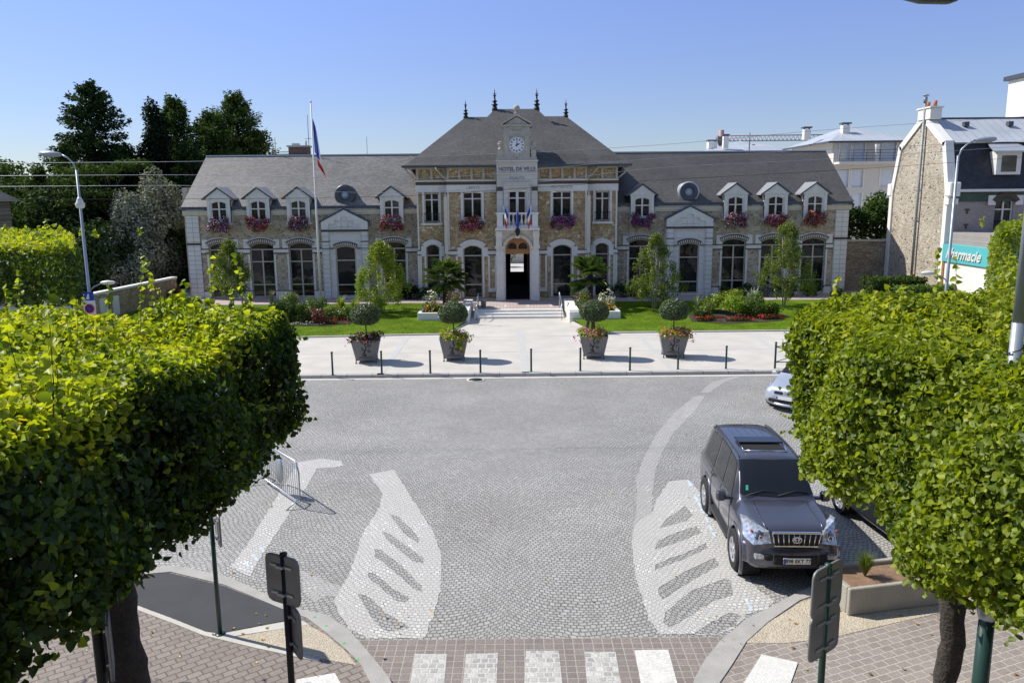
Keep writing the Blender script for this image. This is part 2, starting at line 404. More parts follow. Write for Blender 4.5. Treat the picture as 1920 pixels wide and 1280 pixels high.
M['render_pale'] = plain('pale joint', (.5,.47,.4), .85)
M['brick_dark'] = bricks('dark brick course', (.07,.048,.04), (.1,.065,.05), (.14,.12,.1), .12, .07, .008, plane='xz', bump=.003)
M['arch_brick'] = bricks('dark brick arch', (.09,.065,.055), (.12,.085,.07), (.16,.14,.12), .1, .07, .01, plane='xz', off=.5, bump=.003)
M['cream'] = plain('cream painted cornice', (.62,.58,.48), .7, var=.05)
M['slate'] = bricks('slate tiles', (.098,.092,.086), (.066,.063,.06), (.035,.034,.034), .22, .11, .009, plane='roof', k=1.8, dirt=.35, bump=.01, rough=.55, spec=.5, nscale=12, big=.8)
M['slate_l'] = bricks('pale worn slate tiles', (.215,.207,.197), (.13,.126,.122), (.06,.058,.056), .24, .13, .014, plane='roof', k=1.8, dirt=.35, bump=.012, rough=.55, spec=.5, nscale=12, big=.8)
M['slate_m'] = bricks('shaded blue black slate tiles', (.045,.048,.06), (.03,.032,.042), (.02,.02,.024), .22, .13, .009, plane='roof', k=1.0, dirt=.3, bump=.006, rough=.5)  # the mansard's shade is darkened into the slate colour
M['slate_p'] = bricks('pavilion slate tiles', (.105,.10,.095), (.07,.068,.066), (.04,.039,.039), .2, .1, .008, plane='roof', k=1.9, dirt=.4, bump=.01, rough=.6, spec=.4, nscale=8, big=.9)
M['zinc'] = plain('zinc sheet', (.42,.45,.49), .4, metal=.35, var=.08, scale=3)
M['zinc_mid'] = plain('grey dormer zinc', (.26,.27,.29), .5, metal=.2, var=.1, scale=3)
M['zinc_dark'] = plain('dark weathered zinc', (.07,.08,.1), .45, metal=.2, var=.15, scale=3)
M['zinc_roof'] = bricks('standing seam zinc roof', (.43,.46,.5), (.4,.43,.47), (.3,.32,.35), .5, 30, .02, plane='xy', off=0, dirt=.1, bump=.01, rough=.4)
M['wood_frame'] = plain('beige window frame', (.46,.42,.34), .6, var=.05)
M['white_frame'] = plain('white frame', (.68,.67,.63), .5, var=.04)
M['wood_door'] = plain('varnished oak', (.36,.17,.06), .45, var=.25, scale=8, bump=.003, bscale=30)
M['glass'] = glass('dark window glass', (.010,.011,.012), .03, .42, .2)
M['glass_c'] = glass('curtained window glass', (.035,.033,.03), .05, .4, .4)
M['car_glass'] = glass('tinted car glass', (.012,.014,.017), .02, .6)
M['iron'] = plain('black iron', (.02,.022,.024), .45, metal=.3, var=.1)
M['green_paint'] = plain('dark green enamel', (.018,.05,.042), .32, var=.1, spec=.5)
M['steel'] = plain('galvanised steel', (.42,.45,.48), .38, metal=.75, var=.12, scale=6)
M['steel_lamp'] = plain('grey lamp enamel', (.34,.38,.42), .4, metal=.4, var=.08)
M['alu_back'] = plain('aluminium sign back', (.24,.245,.25), .5, metal=.4, var=.18, scale=2.2)
M['zinc_pot'] = plain('anthracite planter steel', (.175,.175,.178), .55, metal=.2, var=.07, scale=2)
M['black'] = plain('black rubber', (.018,.018,.019), .8, var=.1)
M['dark_in'] = plain('dark interior', (.012,.012,.012), .9, var=.1)
M['white_render'] = plain('white render', (.74,.725,.68), .8, var=.035, scale=1.2, bump=.002)
M['cream_render'] = plain('cream apartment render', (.60,.57,.52), .85, var=.03, scale=.6)
M['bark'] = plain('rough bark', (.05,.043,.036), .95, var=.35, scale=12, bump=.03, bscale=28, fine=.3)
M['bark_pale'] = plain('birch bark', (.45,.42,.37), .85, var=.3, scale=10)
M['red_brick'] = bricks('chimney brick', (.2,.1,.07), (.15,.075,.055), (.2,.17,.14), .22, .075, .012, plane='xz')
M['terracotta'] = plain('terracotta', (.45,.15,.07), .8)
M['sign_teal'] = plain('turquoise fascia', (.10,.44,.47), .45, var=.03)
M['blind'] = plain('white roller blind', (.6,.64,.72), .6, var=.05)
M['grey_brick'] = bricks('grey facade brick', (.34,.3,.28), (.28,.25,.235), (.38,.35,.33), .22, .075, .01, plane='xz', dirt=.2)
M['pale_glass'] = plain('pale blue skylight pane', (.35,.42,.5), .15, var=.05)
M['mosaic'] = bricks('green frieze tiles', (.05,.09,.075), (.07,.12,.1), (.09,.1,.09), .16, .16, .01, plane='xz', off=0)
M['blue'] = plain('blue bunting', (.02,.055,.33), .8, var=.08)
M['white_cloth'] = plain('white bunting', (.75,.75,.75), .8, var=.04)
M['red'] = plain('red bunting', (.5,.018,.018), .8, var=.08)
# ------------------------------------------------------------------ the ground
def P(pts, z=0.0): return [G(px, py, z) for px, py in pts]
def ssheet(name, out, z0, z1, mat, holes=(), kind='structure', outers=()):
    o = sheet(name, out, z0, z1, mat, None, holes, outers); return tag(o, kind=kind)
KY = 30.55                                  # kerb line of the forecourt
CX = 0.4                                    # axis of the town hall
b = MB(); b.quad((-1500,-300,-.12),(1500,-300,-.12),(1500,2600,-.12),(-1500,2600,-.12)); tag(b.build('ground', M['ground']), kind='structure')
YB = 11.78                                  # where cobbles meet the crossing
ssheet('street', [(-60, 2), (60, 2), (60, KY+.02), (-60, KY-.2)], -.1, 0.0, M['cobble'])
ssheet('pedestrian_crossing', [(-4, 3), (5.5, 3), (5.5, YB), (-4, YB)], .001, .005, M['paver_grid'])
# kerb of the forecourt, gutter strip and forecourt
b = MB(); b.prism([(-60, KY-.1), (60, KY+.3), (60, KY+.6), (-60, KY+.2)], -.05, .125)
tag(b.build('kerb', M['kerb']), kind='structure')
ssheet('gutter', [(-60, KY-.42), (60, KY-.02), (60, KY+.3), (-60, KY-.1)], .001, .006, M['concrete'])
FZ = .12
def fz(x, y): return FZ
fc = [(-60, KY+.2), (60, KY+.6), (60, 46), (3.35, 46), (3.35, 44.75), (-2.45, 44.75), (-2.45, 46), (-60, 46)]
b = MB(); b.prism([(-60, KY+.2), (60, KY+.6), (60, 50.0), (-60, 50.0)], -.05, FZ)
tag(b.build('forecourt', M['forecourt']), kind='structure')
# inlay strips and joints on the forecourt
st = []
for (a, c, wd) in [((763,633),(712,703),.26), ((976,625),(986,699),.3), ((1196,627),(1262,694),.26), ((1408,624),(1498,690),.26)]:
    p, q = G(*a, FZ), G(*c, FZ); d = Vector((q[0]-p[0], q[1]-p[1])).normalized(); n = Vector((-d.y, d.x))*wd/2
    st.append([(p[0]+n.x,p[1]+n.y),(p[0]-n.x,p[1]-n.y),(q[0]-n.x,q[1]-n.y),(q[0]+n.x,q[1]+n.y)])
ssheet('paving_strips', st[0], FZ+.001, FZ+.005, M['strip'], outers=st[1:])
ssheet('paving_joints', [(-14, 34.9), (14, 35.2), (14, 35.235), (-14, 34.935)], FZ+.001, FZ+.0045, M['strip'], outers=[[(-10, 38.9), (14, 39.15), (14, 39.18), (-10, 38.93)]])
# steps to the door and terrace
TZ = .5
b = MB()
for i, y in enumerate((44.9, 45.3, 45.7)): b.box(CX-2.55, CX+2.55, y, 51.5 if i == 2 else y+.45, FZ-.02, FZ+.127*(i+1))
tag(b.build('steps', M['stone_plain']), kind='structure')
ssheet('terrace', [(CX-2.5, 46.1), (CX+2.5, 46.1), (CX+2.5, 50.4), (CX-2.5, 50.4)], TZ+.001, TZ+.006, M['paver_pink'])
fr = []
for sx in (-1.45, 1.25):
    for yy in (46.6, 48.0):
        fr.append([(CX+sx-.75, yy), (CX+sx+.75, yy), (CX+sx+.75, yy+.14), (CX+sx-.75, yy+.14)])
        fr.append([(CX+sx-.45, yy+.45), (CX+sx+.45, yy+.45), (CX+sx+.45, yy+.57), (CX+sx-.45, yy+.57)])
    for s2 in (-.75, .61): fr.append([(CX+sx+s2, 46.8), (CX+sx+s2+.14, 46.8), (CX+sx+s2+.14, 47.95), (CX+sx+s2, 47.95)])
ssheet('terrace_inlay', fr[0], TZ+.007, TZ+.011, M['forecourt'], outers=fr[1:])
# sloping lawns, path along the facade
def lz(x, y): return FZ+.03 + max(0, min(1, (y-39.6)/7.5))*(TZ-FZ-.03)
def lawn(name, poly, mat, dz=0, thick=.2):
    bm = bmesh.new(); vs = [bm.verts.new((x, y, 0)) for x, y in poly]; f = bm.faces.new(vs)
    bmesh.ops.triangulate(bm, faces=[f])
    for _ in range(4): bmesh.ops.subdivide_edges(bm, edges=[e for e in bm.edges if e.calc_length() > 1.2], cuts=1)
    bmesh.ops.triangulate(bm, faces=bm.faces[:])
    for v in bm.verts: v.co.z = lz(v.co.x, v.co.y) + dz
    bm.normal_update()
    for f in bm.faces:
        if f.normal.z < 0: f.normal_flip()
    me = bpy.data.meshes.new(name); bm.to_mesh(me); bm.free(); smooth(me)
    return tag(link(name, me, mat), kind='structure')
LL = [(-30, 38.6), (-11, 39.15), (-5.35, 39.62), (-3.3, 39.72), (-2.45, 43.3), (-2.45, 46), (-5.2, 49.2), (-30, 49.2)]
LR = [(4.15, 39.72), (9, 39.78), (30, 40.0), (30, 49.4), (5.9, 49.4), (3.3, 46), (3.3, 43.3)]
lawn('lawn', LL, M['lawn']); lawn('lawn', LR, M['lawn'])
b = MB()
for poly in (LL[:5], [LR[6], LR[0], LR[1], LR[2]]):
    for (x0, y0), (x1, y1) in zip(poly, poly[1:]):
        d = Vector((x1-x0, y1-y0)).normalized(); n = Vector((-d.y, d.x))*.06
        b.prism([(x0+n.x, y0+n.y), (x0-n.x, y0-n.y), (x1-n.x, y1-n.y), (x1+n.x, y1+n.y)], FZ-.02, FZ+.07)
tag(b.build('lawn_edging', M['concrete']), kind='structure')
ssheet('path', [(-45, 49.0), (CX-2.5, 49.0), (CX-2.5, 52.6), (-45, 52.6)], .0, TZ+.004, M['paver_pink'], outers=[[(CX+2.5, 49.0), (45, 49.0), (45, 54), (CX+2.5, 54)]])
ssheet('yard', [(-60, 52.7), (60, 54.2), (60, 110), (-60, 110)], .0, TZ-.01, M['concrete'])
# blades of grass on the lawns
def poly_in(x, y, poly):
    c = False; n = len(poly)
    for i in range(n):
        (x0, y0), (x1, y1) = poly[i], poly[(i+1) % n]
        if (y0 > y) != (y1 > y) and x < (x1-x0)*(y-y0)/(y1-y0)+x0: c = not c
    return c
b = MB(); k = 0
while k < 26000:
    pl = LL if random.random() < .5 else LR
    x = random.uniform(-12.5, -2) if pl is LL else random.uniform(3.3, 17); y = random.uniform(38.9, 49.2)
    if not poly_in(x, y, pl): continue
    a = random.uniform(0, 6.28); h = random.uniform(.025, .055); z = lz(x, y)-.005; dx, dy = math.cos(a)*.012, math.sin(a)*.012
    b.add([(x-dx, y-dy, z), (x+dx, y+dy, z), (x+random.uniform(-.02,.02), y+random.uniform(-.02,.02), z+h)], [(0,1,2)]); k += 1
M['grass'] = plain('grass blades', (.13,.24,.012), .9, spec=.1, var=.35, scale=2.5)
tag(b.build('grass', M['grass']), 'short mown grass on both lawns', 'grass', kind='stuff')
# painted markings on the cobbles
def ragged(pl, amp=.02):
    out = []
    for (a, b_) in zip(pl, pl[1:]+pl[:1]):
        L = math.hypot(b_[0]-a[0], b_[1]-a[1]); k = max(1, int(L/.11))
        for i in range(k): out.append((a[0]+(b_[0]-a[0])*i/k + random.uniform(-amp, amp), a[1]+(b_[1]-a[1])*i/k + random.uniform(-amp, amp)))
    return out
mark = lambda nm, pts, mat='cobble_white', holes=(), outers=(), z=.001: ssheet(nm, ragged(P(pts)), z, z+.004, M[mat], [ragged([(sum(q[0] for q in P(h))/len(h)+(a-sum(q[0] for q in P(h))/len(h))*1.1, sum(q[1] for q in P(h))/len(h)+(b_-sum(q[1] for q in P(h))/len(h))*1.22) for a, b_ in P(h)], .015) for h in holes], outers=[P(o) for o in outers])
mark('road_marking', [(693,889),(738,880),(756,908),(790,962),(815,1000),(828,1045),(826,1105),(810,1160),(797,1196),(690,1196),(655,1180),(634,1150),(628,1124),(655,1075),(680,1000),(712,950),(718,925)], holes=[
    [(732,968),(748,972),(786,1006),(782,1014),(755,996)],
    [(719,1002),(731,1004),(790,1042),(792,1050),(775,1048),(726,1013)],
    [(705,1036),(716,1037),(752,1062),(786,1092),(788,1102),(772,1096),(740,1070),(706,1048)],
    [(691,1078),(702,1078),(735,1102),(766,1118),(758,1124),(742,1122),(694,1086)],
    [(674,1120),(690,1122),(722,1148),(760,1168),(764,1173),(726,1178),(706,1164),(684,1136)]])
mark('road_marking', [(1225,957),(1232,935),(1255,902),(1290,899),(1300,908),(1332,948),(1360,1000),(1398,1068),(1415,1100),(1452,1126),(1440,1142),(1400,1152),(1385,1170),(1345,1188),(1238,1188),(1216,1160),(1208,1130),(1196,1100),(1188,1050),(1185,1015),(1190,985)], holes=[
    [(1240,986),(1250,974),(1285,952),(1297,966),(1285,976)],
    [(1230,1026),(1238,1013),(1262,1002),(1303,990),(1314,1000),(1280,1012),(1236,1026)],
    [(1231,1064),(1232,1055),(1285,1037),(1322,1022),(1322,1030),(1290,1044)],
    [(1238,1108),(1240,1098),(1285,1074),(1338,1052),(1345,1064),(1298,1088),(1245,1116)],
    [(1250,1158),(1252,1144),(1300,1110),(1360,1092),(1368,1096),(1370,1118),(1338,1126),(1300,1146),(1260,1168)],
    [(1305,1186),(1330,1170),(1368,1152),(1388,1156),(1375,1176),(1345,1186)]])
mark('road_marking', [(1184,1012),(1186,985),(1194,960),(1195,925),(1192,898),(1199,880),(1212,848),(1232,812),(1260,778),(1303,742),(1322,742),(1302,772),(1262,812),(1242,848),(1228,885),(1224,925),(1222,955),(1206,1010)], 'cobble_worn', z=-.0005)
mark('road_marking', [(1312,736),(1335,716),(1375,706),(1390,706),(1360,716),(1330,736)], 'cobble_worn')
mark('road_marking', [(432,1062),(465,1020),(523,925),(560,866),(600,859),(640,864),(645,872),(628,876),(594,878),(570,920),(528,985),(480,1058),(468,1080)], 'cobble_white')
mark('road_marking', [(562,1068),(578,1074),(640,1100),(655,1085),(636,1118),(612,1116),(590,1128),(572,1110)], 'cobble_worn', z=-.0005)
M['blue_mark'] = plain('faded blue marker spray', (.46,.55,.64), .8, var=.2, scale=9)
bl = lambda pts: [(x+random.uniform(-3,3), y+random.uniform(-2,2)) for x, y in pts]
dash = [[(x, y), (x+5, y+1), (x+11, y+11), (x+6, y+12)] for x, y in ((1288,900),(1300,928),(1306,940),(1312,952),(1320,968),(1327,984),(1333,996),(1396,1122),(1402,1134),(486,1024),(474,1040),(458,1052))]
mark('marker_dashes', dash[0], 'blue_mark', outers=dash[1:], z=.0055)
M['green_mark'] = plain('green marker spray', (.12,.5,.12), .7, var=.2, scale=9)
# zebra blocks
def zeb(pts, mat, nm='zebra_stripe'): tag(sheet(nm, P(pts), .006, .010, M[mat]), kind='structure')
zeb([(778,1226),(838,1226),(832,1300),(766,1300)], 'zebra_worn'); zeb([(874,1226),(934,1224),(930,1300),(866,1300)], 'zebra_worn')
zeb([(986,1220),(1048,1220),(1056,1300),(982,1300)], 'zebra_worn'); zeb([(1096,1222),(1154,1222),(1168,1300),(1102,1300)], 'zebra_worn')
zeb([(1190,1219),(1253,1218),(1275,1300),(1205,1300)], 'paint')
# pavement corners: kerb band, asphalt patch, gravel, pavers
PZ = .07
Lk_out = [(330,1060),(430,1082),(560,1142),(612,1152),(655,1182),(690,1222),(728,1268),(760,1330)]
Lk_in  = [(320,1072),(420,1096),(540,1146),(575,1158),(612,1186),(650,1218),(676,1245),(700,1290),(715,1340)]
Lk_out_g = [(-26, 13.1), (-9, 13.9)] + P(Lk_out, PZ); 
Lk_in_g = [(-26, 12.8), (-9, 13.6)] + P(Lk_in, PZ)
b = MB()
n = min(len(Lk_out_g), len(Lk_in_g))
ssheet('pavement', Lk_out_g + [(-1.6, 2), (-26, 2)], -.05, PZ-.004, M['paver_left'])
def band(name, A, B, z0, z1, mat):
    pl = A + B[::-1]; return ssheet(name, pl, z0, z1, mat)
band('kerb', Lk_out_g + [(-1.5, 2.5)], Lk_in_g + [(-2.0, 2.5)], -.04, PZ+.012, M['kerb_r'])
ssheet('asphalt_patch', P([(180,1052),(320,1074),(420,1098),(545,1148),(560,1158),(413,1186),(384,1182),(330,1160),(255,1132),(180,1110)], PZ), PZ-.003, PZ+.003, M['asphalt'])
ssheet('pavement_edging', P([(170,1112),(255,1134),(330,1162),(386,1184),(413,1188),(560,1160),(580,1170),(440,1192),(450,1200),(560,1226),(600,1235),(598,1240),(470,1212),(380,1190),(325,1168),(250,1140),(165,1118)], PZ), PZ-.003, PZ+.0045, M['concrete'])
ssheet('gravel_patch', P([(441,1193),(577,1170),(612,1190),(650,1222),(668,1246),(560,1227),(450,1201)], PZ), PZ-.003, PZ+.002, M['gravel'])
for (x, y) in ((590,1157),(611,1173),(645,1206),(670,1236)):
    c = G(x, y, PZ); tag(sheet('green_mark', [(c[0]-.02, c[1]-.03), (c[0]+.03, c[1]-.02), (c[0]+.012, c[1]+.03), (c[0]-.02, c[1]+.02)], PZ+.013, PZ+.016, M['green_mark']), kind='structure')
Rk_out = [(1290,1330),(1302,1272),(1322,1236),(1352,1200),(1400,1160),(1440,1140),(1500,1108),(1560,1086)]
Rk_in = [(1345,1330),(1345,1286),(1370,1250),(1400,1202),(1440,1166),(1500,1125),(1572,1100)]
Ro, Ri = P(Rk_out, PZ) + [(7.3, 14.2), (30, 19)], P(Rk_in, PZ) + [(7.4, 13.9), (30, 18.7)]
ssheet('pavement', [(2.6, 2)] + Ro + [(30, 2)], -.05, PZ-.004, M['paver_right'])
band('kerb', [(2.6, 2.5)] + Ro, [(3.05, 2.5)] + Ri, -.04, PZ+.012, M['kerb_r'])
ssheet('gravel_patch', P([(1398,1204),(1438,1168),(1502,1128),(1574,1102),(1760,1072),(1900,1060),(1800,1140),(1700,1162),(1600,1185),(1560,1195),(1470,1205)], PZ), PZ-.003, PZ+.002, M['gravel'])
M['tactile'] = plain('tactile paving', (.62,.615,.58), .6, var=.05, scale=5, fine=.25, bscale=45)
ssheet('tactile_slab', P([(1428,1227),(1496,1242),(1460,1345),(1376,1310)], PZ), PZ-.003, PZ+.012, M['tactile'])
ssheet('tactile_slab', P([(556,1274),(628,1262),(650,1300),(600,1340),(550,1330)], PZ), PZ-.003, PZ+.012, M['tactile'])
# drain cover by the kerb
c = G(892, 712, .005)
m = thing('drain_cover', 'round iron drain cover set in the gutter by the kerb', 'drain cover', (c[0], c[1], 0))
b = MB(); b.lathe([(.36,.006),(.36,.012),(.30,.014)], (c[0], c[1], 0), 24); b.build('rim', M['concrete'], m)
b = MB(); b.lathe([(.27,.006),(.27,.018),(.0,.019)], (c[0], c[1], 0), 20); b.build('lid', M['iron'], m)
# ------------------------------------------------------------------ the town hall
YW, YO, YC, YE = 52.3, 51.3, 50.8, 49.95
hall = thing('town_hall', 'long stone town hall with slate roofs, clock pavilion and flower boxes across the square', 'town hall', (CX, YC, TZ))
GZ = .45
def seg_ring(cx, hw, zs, zc, t, extra=.0, n=14, ang=None):
    """polygon of an arch band of thickness t over a segmental head"""
    rise = zc-zs; R = (hw*hw+rise*rise)/(2*rise); z0 = zc-R; a = math.asin(min(1, hw/R)) if z0 <= zs+1e-6 else math.pi-math.asin(min(1, hw/R))
    inner = [(cx+R*math.sin(-a+2*a*i/n), z0+R*math.cos(-a+2*a*i/n)) for i in range(n+1)]
    outer = [(cx+(R+t)*math.sin(-a+2*a*i/n), z0+(R+t)*math.cos(-a+2*a*i/n)) for i in range(n+1)]
    return inner + outer[::-1]
def window(cx, Y, hw, z0, zs, zc, trans, mull=True, parent=hall, name='window', fm='wood_frame', gm='glass', fw=.06, mw=.09, mull_z=None, label=None):
    """frame with the panes as a sub-part, recessed in the wall"""
    cells = []; zz = [z0] + [t for t in trans if t < zs+.3] + [None]
    zl = [z0] + list(trans)
    for i, za in enumerate(zl):
        zb = zl[i+1] if i+1 < len(zl) else None
        xs = [(-hw+fw, -mw/2), (mw/2, hw-fw)] if (mull and (mull_z is None or za < mull_z-.01)) else [(-hw+fw, hw-fw)]
        for xa, xb in xs:
            lo = za + (fw if i == 0 else .035)
            if zb is not None: cells.append(rect(cx+xa, cx+xb, lo, zb-.035))
            else:
                rise = max(zc-zs, 1e-3); R = (hw*hw+rise*rise)/(2*rise); zr = zc-R
                top = lambda x: zr + math.sqrt(max(0, (R-fw)**2 - x*x)) if abs(x) < R-fw else zs
                xx = [xb + (xa-xb)*k/6 for k in range(7)]
                cells.append([(cx+xa, lo), (cx+xb, lo)] + [(cx+x, max(lo+.03, top(x))) for x in xx])
    f = plate(name, arch(cx, hw+.004, z0, zs, zc), cells, Y+.12, Y+.2, M[fm], parent)
    if label: f['label'] = label
    plate('pane', arch(cx, hw-.01, z0+.01, zs, zc-.01), [], Y+.205, Y+.22, M[gm], f)
    return f
# ---- wings
WINX = (8.03, 14.1, 16.63, 19.3); DRX = 11.12; DORX = (8.03, 14.02, 16.6, 19.12)
for sgn in (-1, 1):
    X = lambda a: CX + sgn*a
    x0, x1 = sorted((X(6.3), X(21.4)))
    holes = [arch(X(a), .77, .56, 3.9, 4.11) for a in WINX] + [arch(X(DRX), .62, .56, 3.72, 3.87)] + [rect(X(a)-.52, X(a)+.52, 5.56, 6.1) for a in DORX]
    plate('wall', rect(x0, x1, GZ-.2, 6.17), holes, YW, YW+.4, M['rub_wing'], hall)
    b = MB(); xe = X(21.4); b.box(min(xe, xe-sgn*.4), max(xe, xe-sgn*.4), YW+.41, 62.3, GZ, 6.2)
    b.yz([(YW+.05, 6.2), (62.5, 6.2), (57.3, 9.75)], min(xe, xe-sgn*.35), max(xe, xe-sgn*.35))
    b.box(x0, x1, 62.3, 62.5, GZ, 6.2); b.build('rear_wall', M['rub_side'], hall)
    # white trims: jamb strips, bands, plinth
    tr = MB()
    edges = sorted([X(a) for a in WINX] + [X(DRX)])
    for a in WINX:
        c = X(a)
        for s in (-1, 1):
            tr.box(c+s*.835-.06, c+s*.835+.06, YW-.03, YW+.05, 1.0, 3.4)                # jamb strip
            tr.xz([(c+s*.78, 3.72), (c+s*1.17, 3.72), (c+s*1.17, 4.34), (c+s*.84, 4.34), (c+s*.78, 4.18)] , YW-.045, YW+.05)
    lim = sorted([x0 + (.85 if sgn < 0 else .0), x1 - (.85 if sgn > 0 else .0)])
    cuts = []
    for a in WINX: cuts.append((X(a)-.775, X(a)+.775))
    cuts.append((X(DRX)-1.5, X(DRX)+1.5)); cuts.sort()
    segs = []; cur = lim[0]
    for a, c in cuts: segs.append((cur, a)); cur = c
    segs.append((cur, lim[1]))
    dk = MB()
    for a, c in segs:
        if c-a < .05: continue
        tr.box(a, c, YW-.04, YW+.05, 3.46, 3.68)
        dk.box(a, c, YW-.055, YW+.04, 3.683, 3.755); dk.box(a, c, YW-.055, YW+.04, 3.385, 3.457)
        tr.box(a, c, YW-.06, YW+.05, GZ-.1, .95); dk.box(a, c, YW-.07, YW+.04, .953, 1.0)
    tr.build('stone_trim', M['stone_plain'], hall); 
    # corner quoins
    q = MB(); xq0, xq1 = sorted((X(21.43), X(20.57))); q.box(xq0, xq1, YW-.06, YW+.3, GZ-.1, 5.85); q.build('quoin', M['quoin'], hall)
    dk.box(xq0-.01, xq1+.01, YW-.075, YW+.2, 3.98, 4.13); dk.build('brick_course', M['brick_dark'], hall)
    # cornice and gutter between dormers
    dc = sorted([(X(a)-.75, X(a)+.75) for a in DORX]); segs = []; cur = x0 if sgn < 0 else x0
    xa, xb = (X(21.55), X(6.36)) if sgn < 0 else (X(6.36), X(21.55))
    cur = xa
    for a, c in dc: segs.append((cur, a)); cur = c
    segs.append((cur, xb))
    co, gu = MB(), MB()
    for a, c in segs:
        if c-a < .05: continue
        co.box(a, c, YW-.06, YW+.3, 5.88, 6.0); co.box(a, c, YW-.14, YW+.3, 6.0, 6.2)
        gu.box(a, c, YW-.26, YW+.1, 6.203, 6.27); gu.box(a, c, YW-.22, YW+.25, 6.27, 6.44)
        co.box(a, c, YW-.275, YW-.245, 6.225, 6.29) if False else None
    co.build('cornice', M['cream'], hall)
    g = gu.build('gutter', M['zinc_dark'], hall)
    s2 = MB()
    for a, c in segs:
        if c-a > .9: s2.box(a+.3, c-.25, YW-.268, YW-.262, 6.215, 6.25)
    s2.build('gutter_flashing', M['zinc'], g)
    # windows
    for i, a in enumerate(WINX):
        f = window(X(a), YW, .77, .56, 3.9, 4.11, (1.37, 2.87, 3.66), mull_z=3.66)
        me = plate_mesh('brick_arch', seg_ring(X(a), .83, 3.91, 4.13, .27), [], .1)
        me.transform(Matrix.Translation((0, YW-.03, 0)) @ FACE); link('brick_arch', me, M['arch_brick'], f)
        # pale wedge bricks in the arch
        wd = MB(); rise = .22; R = (.83**2+rise**2)/(2*rise); zr = 4.13-R; A = math.asin(min(1, .83/R))
        for k in range(15):
            t0 = -A + 2*A*(k+.3)/15; t1 = -A + 2*A*(k+.72)/15
            wd.xz([(X(a)+r*math.sin(t), zr+r*math.cos(t)) for r, t in ((R+.03,t0),(R+.03,t1),(R+.19,t1),(R+.19,t0))], YW-.085, YW-.07)
        me = plate_mesh('cap', seg_ring(X(a), .9, 4.17, 4.41, .05), [], .1)
        wd.build('arch_inlay', M['stone_plain'], f)
        me.transform(Matrix.Translation((0, YW-.05, 0)) @ FACE); link('arch_cap', me, M['stone_plain'], f)
    # doorcase with stepped gable
    c = X(DRX)
    body = [(c-1.5, GZ-.1), (c+1.5, GZ-.1), (c+1.5, 5.42), (c, 6.2), (c-1.5, 5.42)]
    dcs = plate('doorcase', body, [arch(c, .66, .56, 3.74, 3.9)], YW-.28, YW-.005, M['stone'], hall)
    gb = MB()
    for s in (-1, 1): gb.xz([(c+s*1.62, 5.34), (c, 6.19), (c, 6.29), (c+s*1.62, 5.44)], YW-.36, YW+.12)
    gb.build('gable_coping', M['zinc_dark'], dcs)
    st = [(c-1.02, 4.9), (c+1.02, 4.9), (c+1.02, 5.28), (c+.62, 5.28), (c+.62, 5.5), (c+.22, 5.5), (c+.22, 5.72), (c-.22, 5.72), (c-.22, 5.5), (c-.62, 5.5), (c-.62, 5.28), (c-1.02, 5.28)]
    plate('gable_field', body[:0] + [(c-1.5, 4.92), (c+1.5, 4.92), (c+1.5, 5.4), (c, 6.16), (c-1.5, 5.4)], [st], YW-.34, YW-.285, M['stone_plain'], dcs)
    pl = MB()
    for s in (-1, 1):
        pl.box(c+s*1.26-.24, c+s*1.26+.24, YW-.36, YW-.284, GZ-.1, 4.78)
    pl.box(c-.5, c+.5, YW-.31, YW-.284, 4.95, 5.35)
    pl.build('pilaster', M['quoin'], dcs)
    bb = MB(); bb.box(c-1.52, c+1.52, YW-.37, YW-.2, 4.783, 4.917)
    for s in (-1, 1): bb.box(min(c+s*1.0, c+s*1.52), max(c+s*1.0, c+s*1.52), YW-.372, YW-.25, 4.12, 4.17); bb.box(min(c+s*.72, c+s*1.52), max(c+s*.72, c+s*1.52), YW-.375, YW-.25, 3.69, 3.74)
    bb.build('brick_course', M['brick_dark'], dcs)
    me = plate_mesh('brick_arch', seg_ring(c, .68, 3.74, 3.91, .25), [], .1); me.transform(Matrix.Translation((0, YW-.29, 0)) @ FACE); link('brick_arch', me, M['arch_brick'], dcs)
    wd = MB(); rise = .17; R = (.66**2+rise**2)/(2*rise); zr = 3.9-R; A = math.asin(min(1,.66/R))
    for k in range(11):
        t0 = -A + 2*A*(k+.3)/11; t1 = -A + 2*A*(k+.7)/11
        wd.xz([(c+r*math.sin(t), zr+r*math.cos(t)) for r, t in ((R+.03,t0),(R+.03,t1),(R+.17,t1),(R+.17,t0))], YW-.355, YW-.342)
    wd.build('arch_inlay', M['stone_plain'], dcs)
    window(c, YW-.34, .66, .58, 3.74, 3.9, (1.35, 2.94), mull=False, name='door', fw=.08)
    # wing roof
    r = MB(); xe = X(21.62); xi = X(3.0)
    a, c2 = sorted((xe, xi)); sl = (9.85-6.42)/(57.3-52.1)
    r.yz([(52.2, 6.44), (57.3, 9.85), (62.56, 6.42), (62.56, 6.30), (57.3, 9.70), (52.2, 6.32)], a, c2)
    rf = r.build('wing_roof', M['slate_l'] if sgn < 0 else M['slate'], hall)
    rd = MB(); rd.box(a, c2, 57.2, 57.4, 9.82, 9.91); rd.build('ridge_cap', M['zinc'], rf)
    if sgn < 0:
        ch = MB(); ch.box(-15.55, -14.2, 57.6, 58.5, 9.0, 10.45); chm = ch.build('chimney', M['red_brick'], rf)
        ch = MB(); ch.box(-15.65, -14.1, 57.5, 58.6, 10.453, 10.56); ch.box(-15.35, -14.9, 57.8, 58.3, 10.56, 10.72); ch.tube([(-14.4,58,10.56),(-14.4,58,10.9)], .07); ch.build('chimney_cap', M['concrete'], rf)
        an = MB(); an.tube([(-14.05,57.4,9.8),(-14.05,57.4,12.6)], .02, 5); an.tube([(-16.4,57.4,9.8),(-16.4,57.4,11.1)], .02, 5)
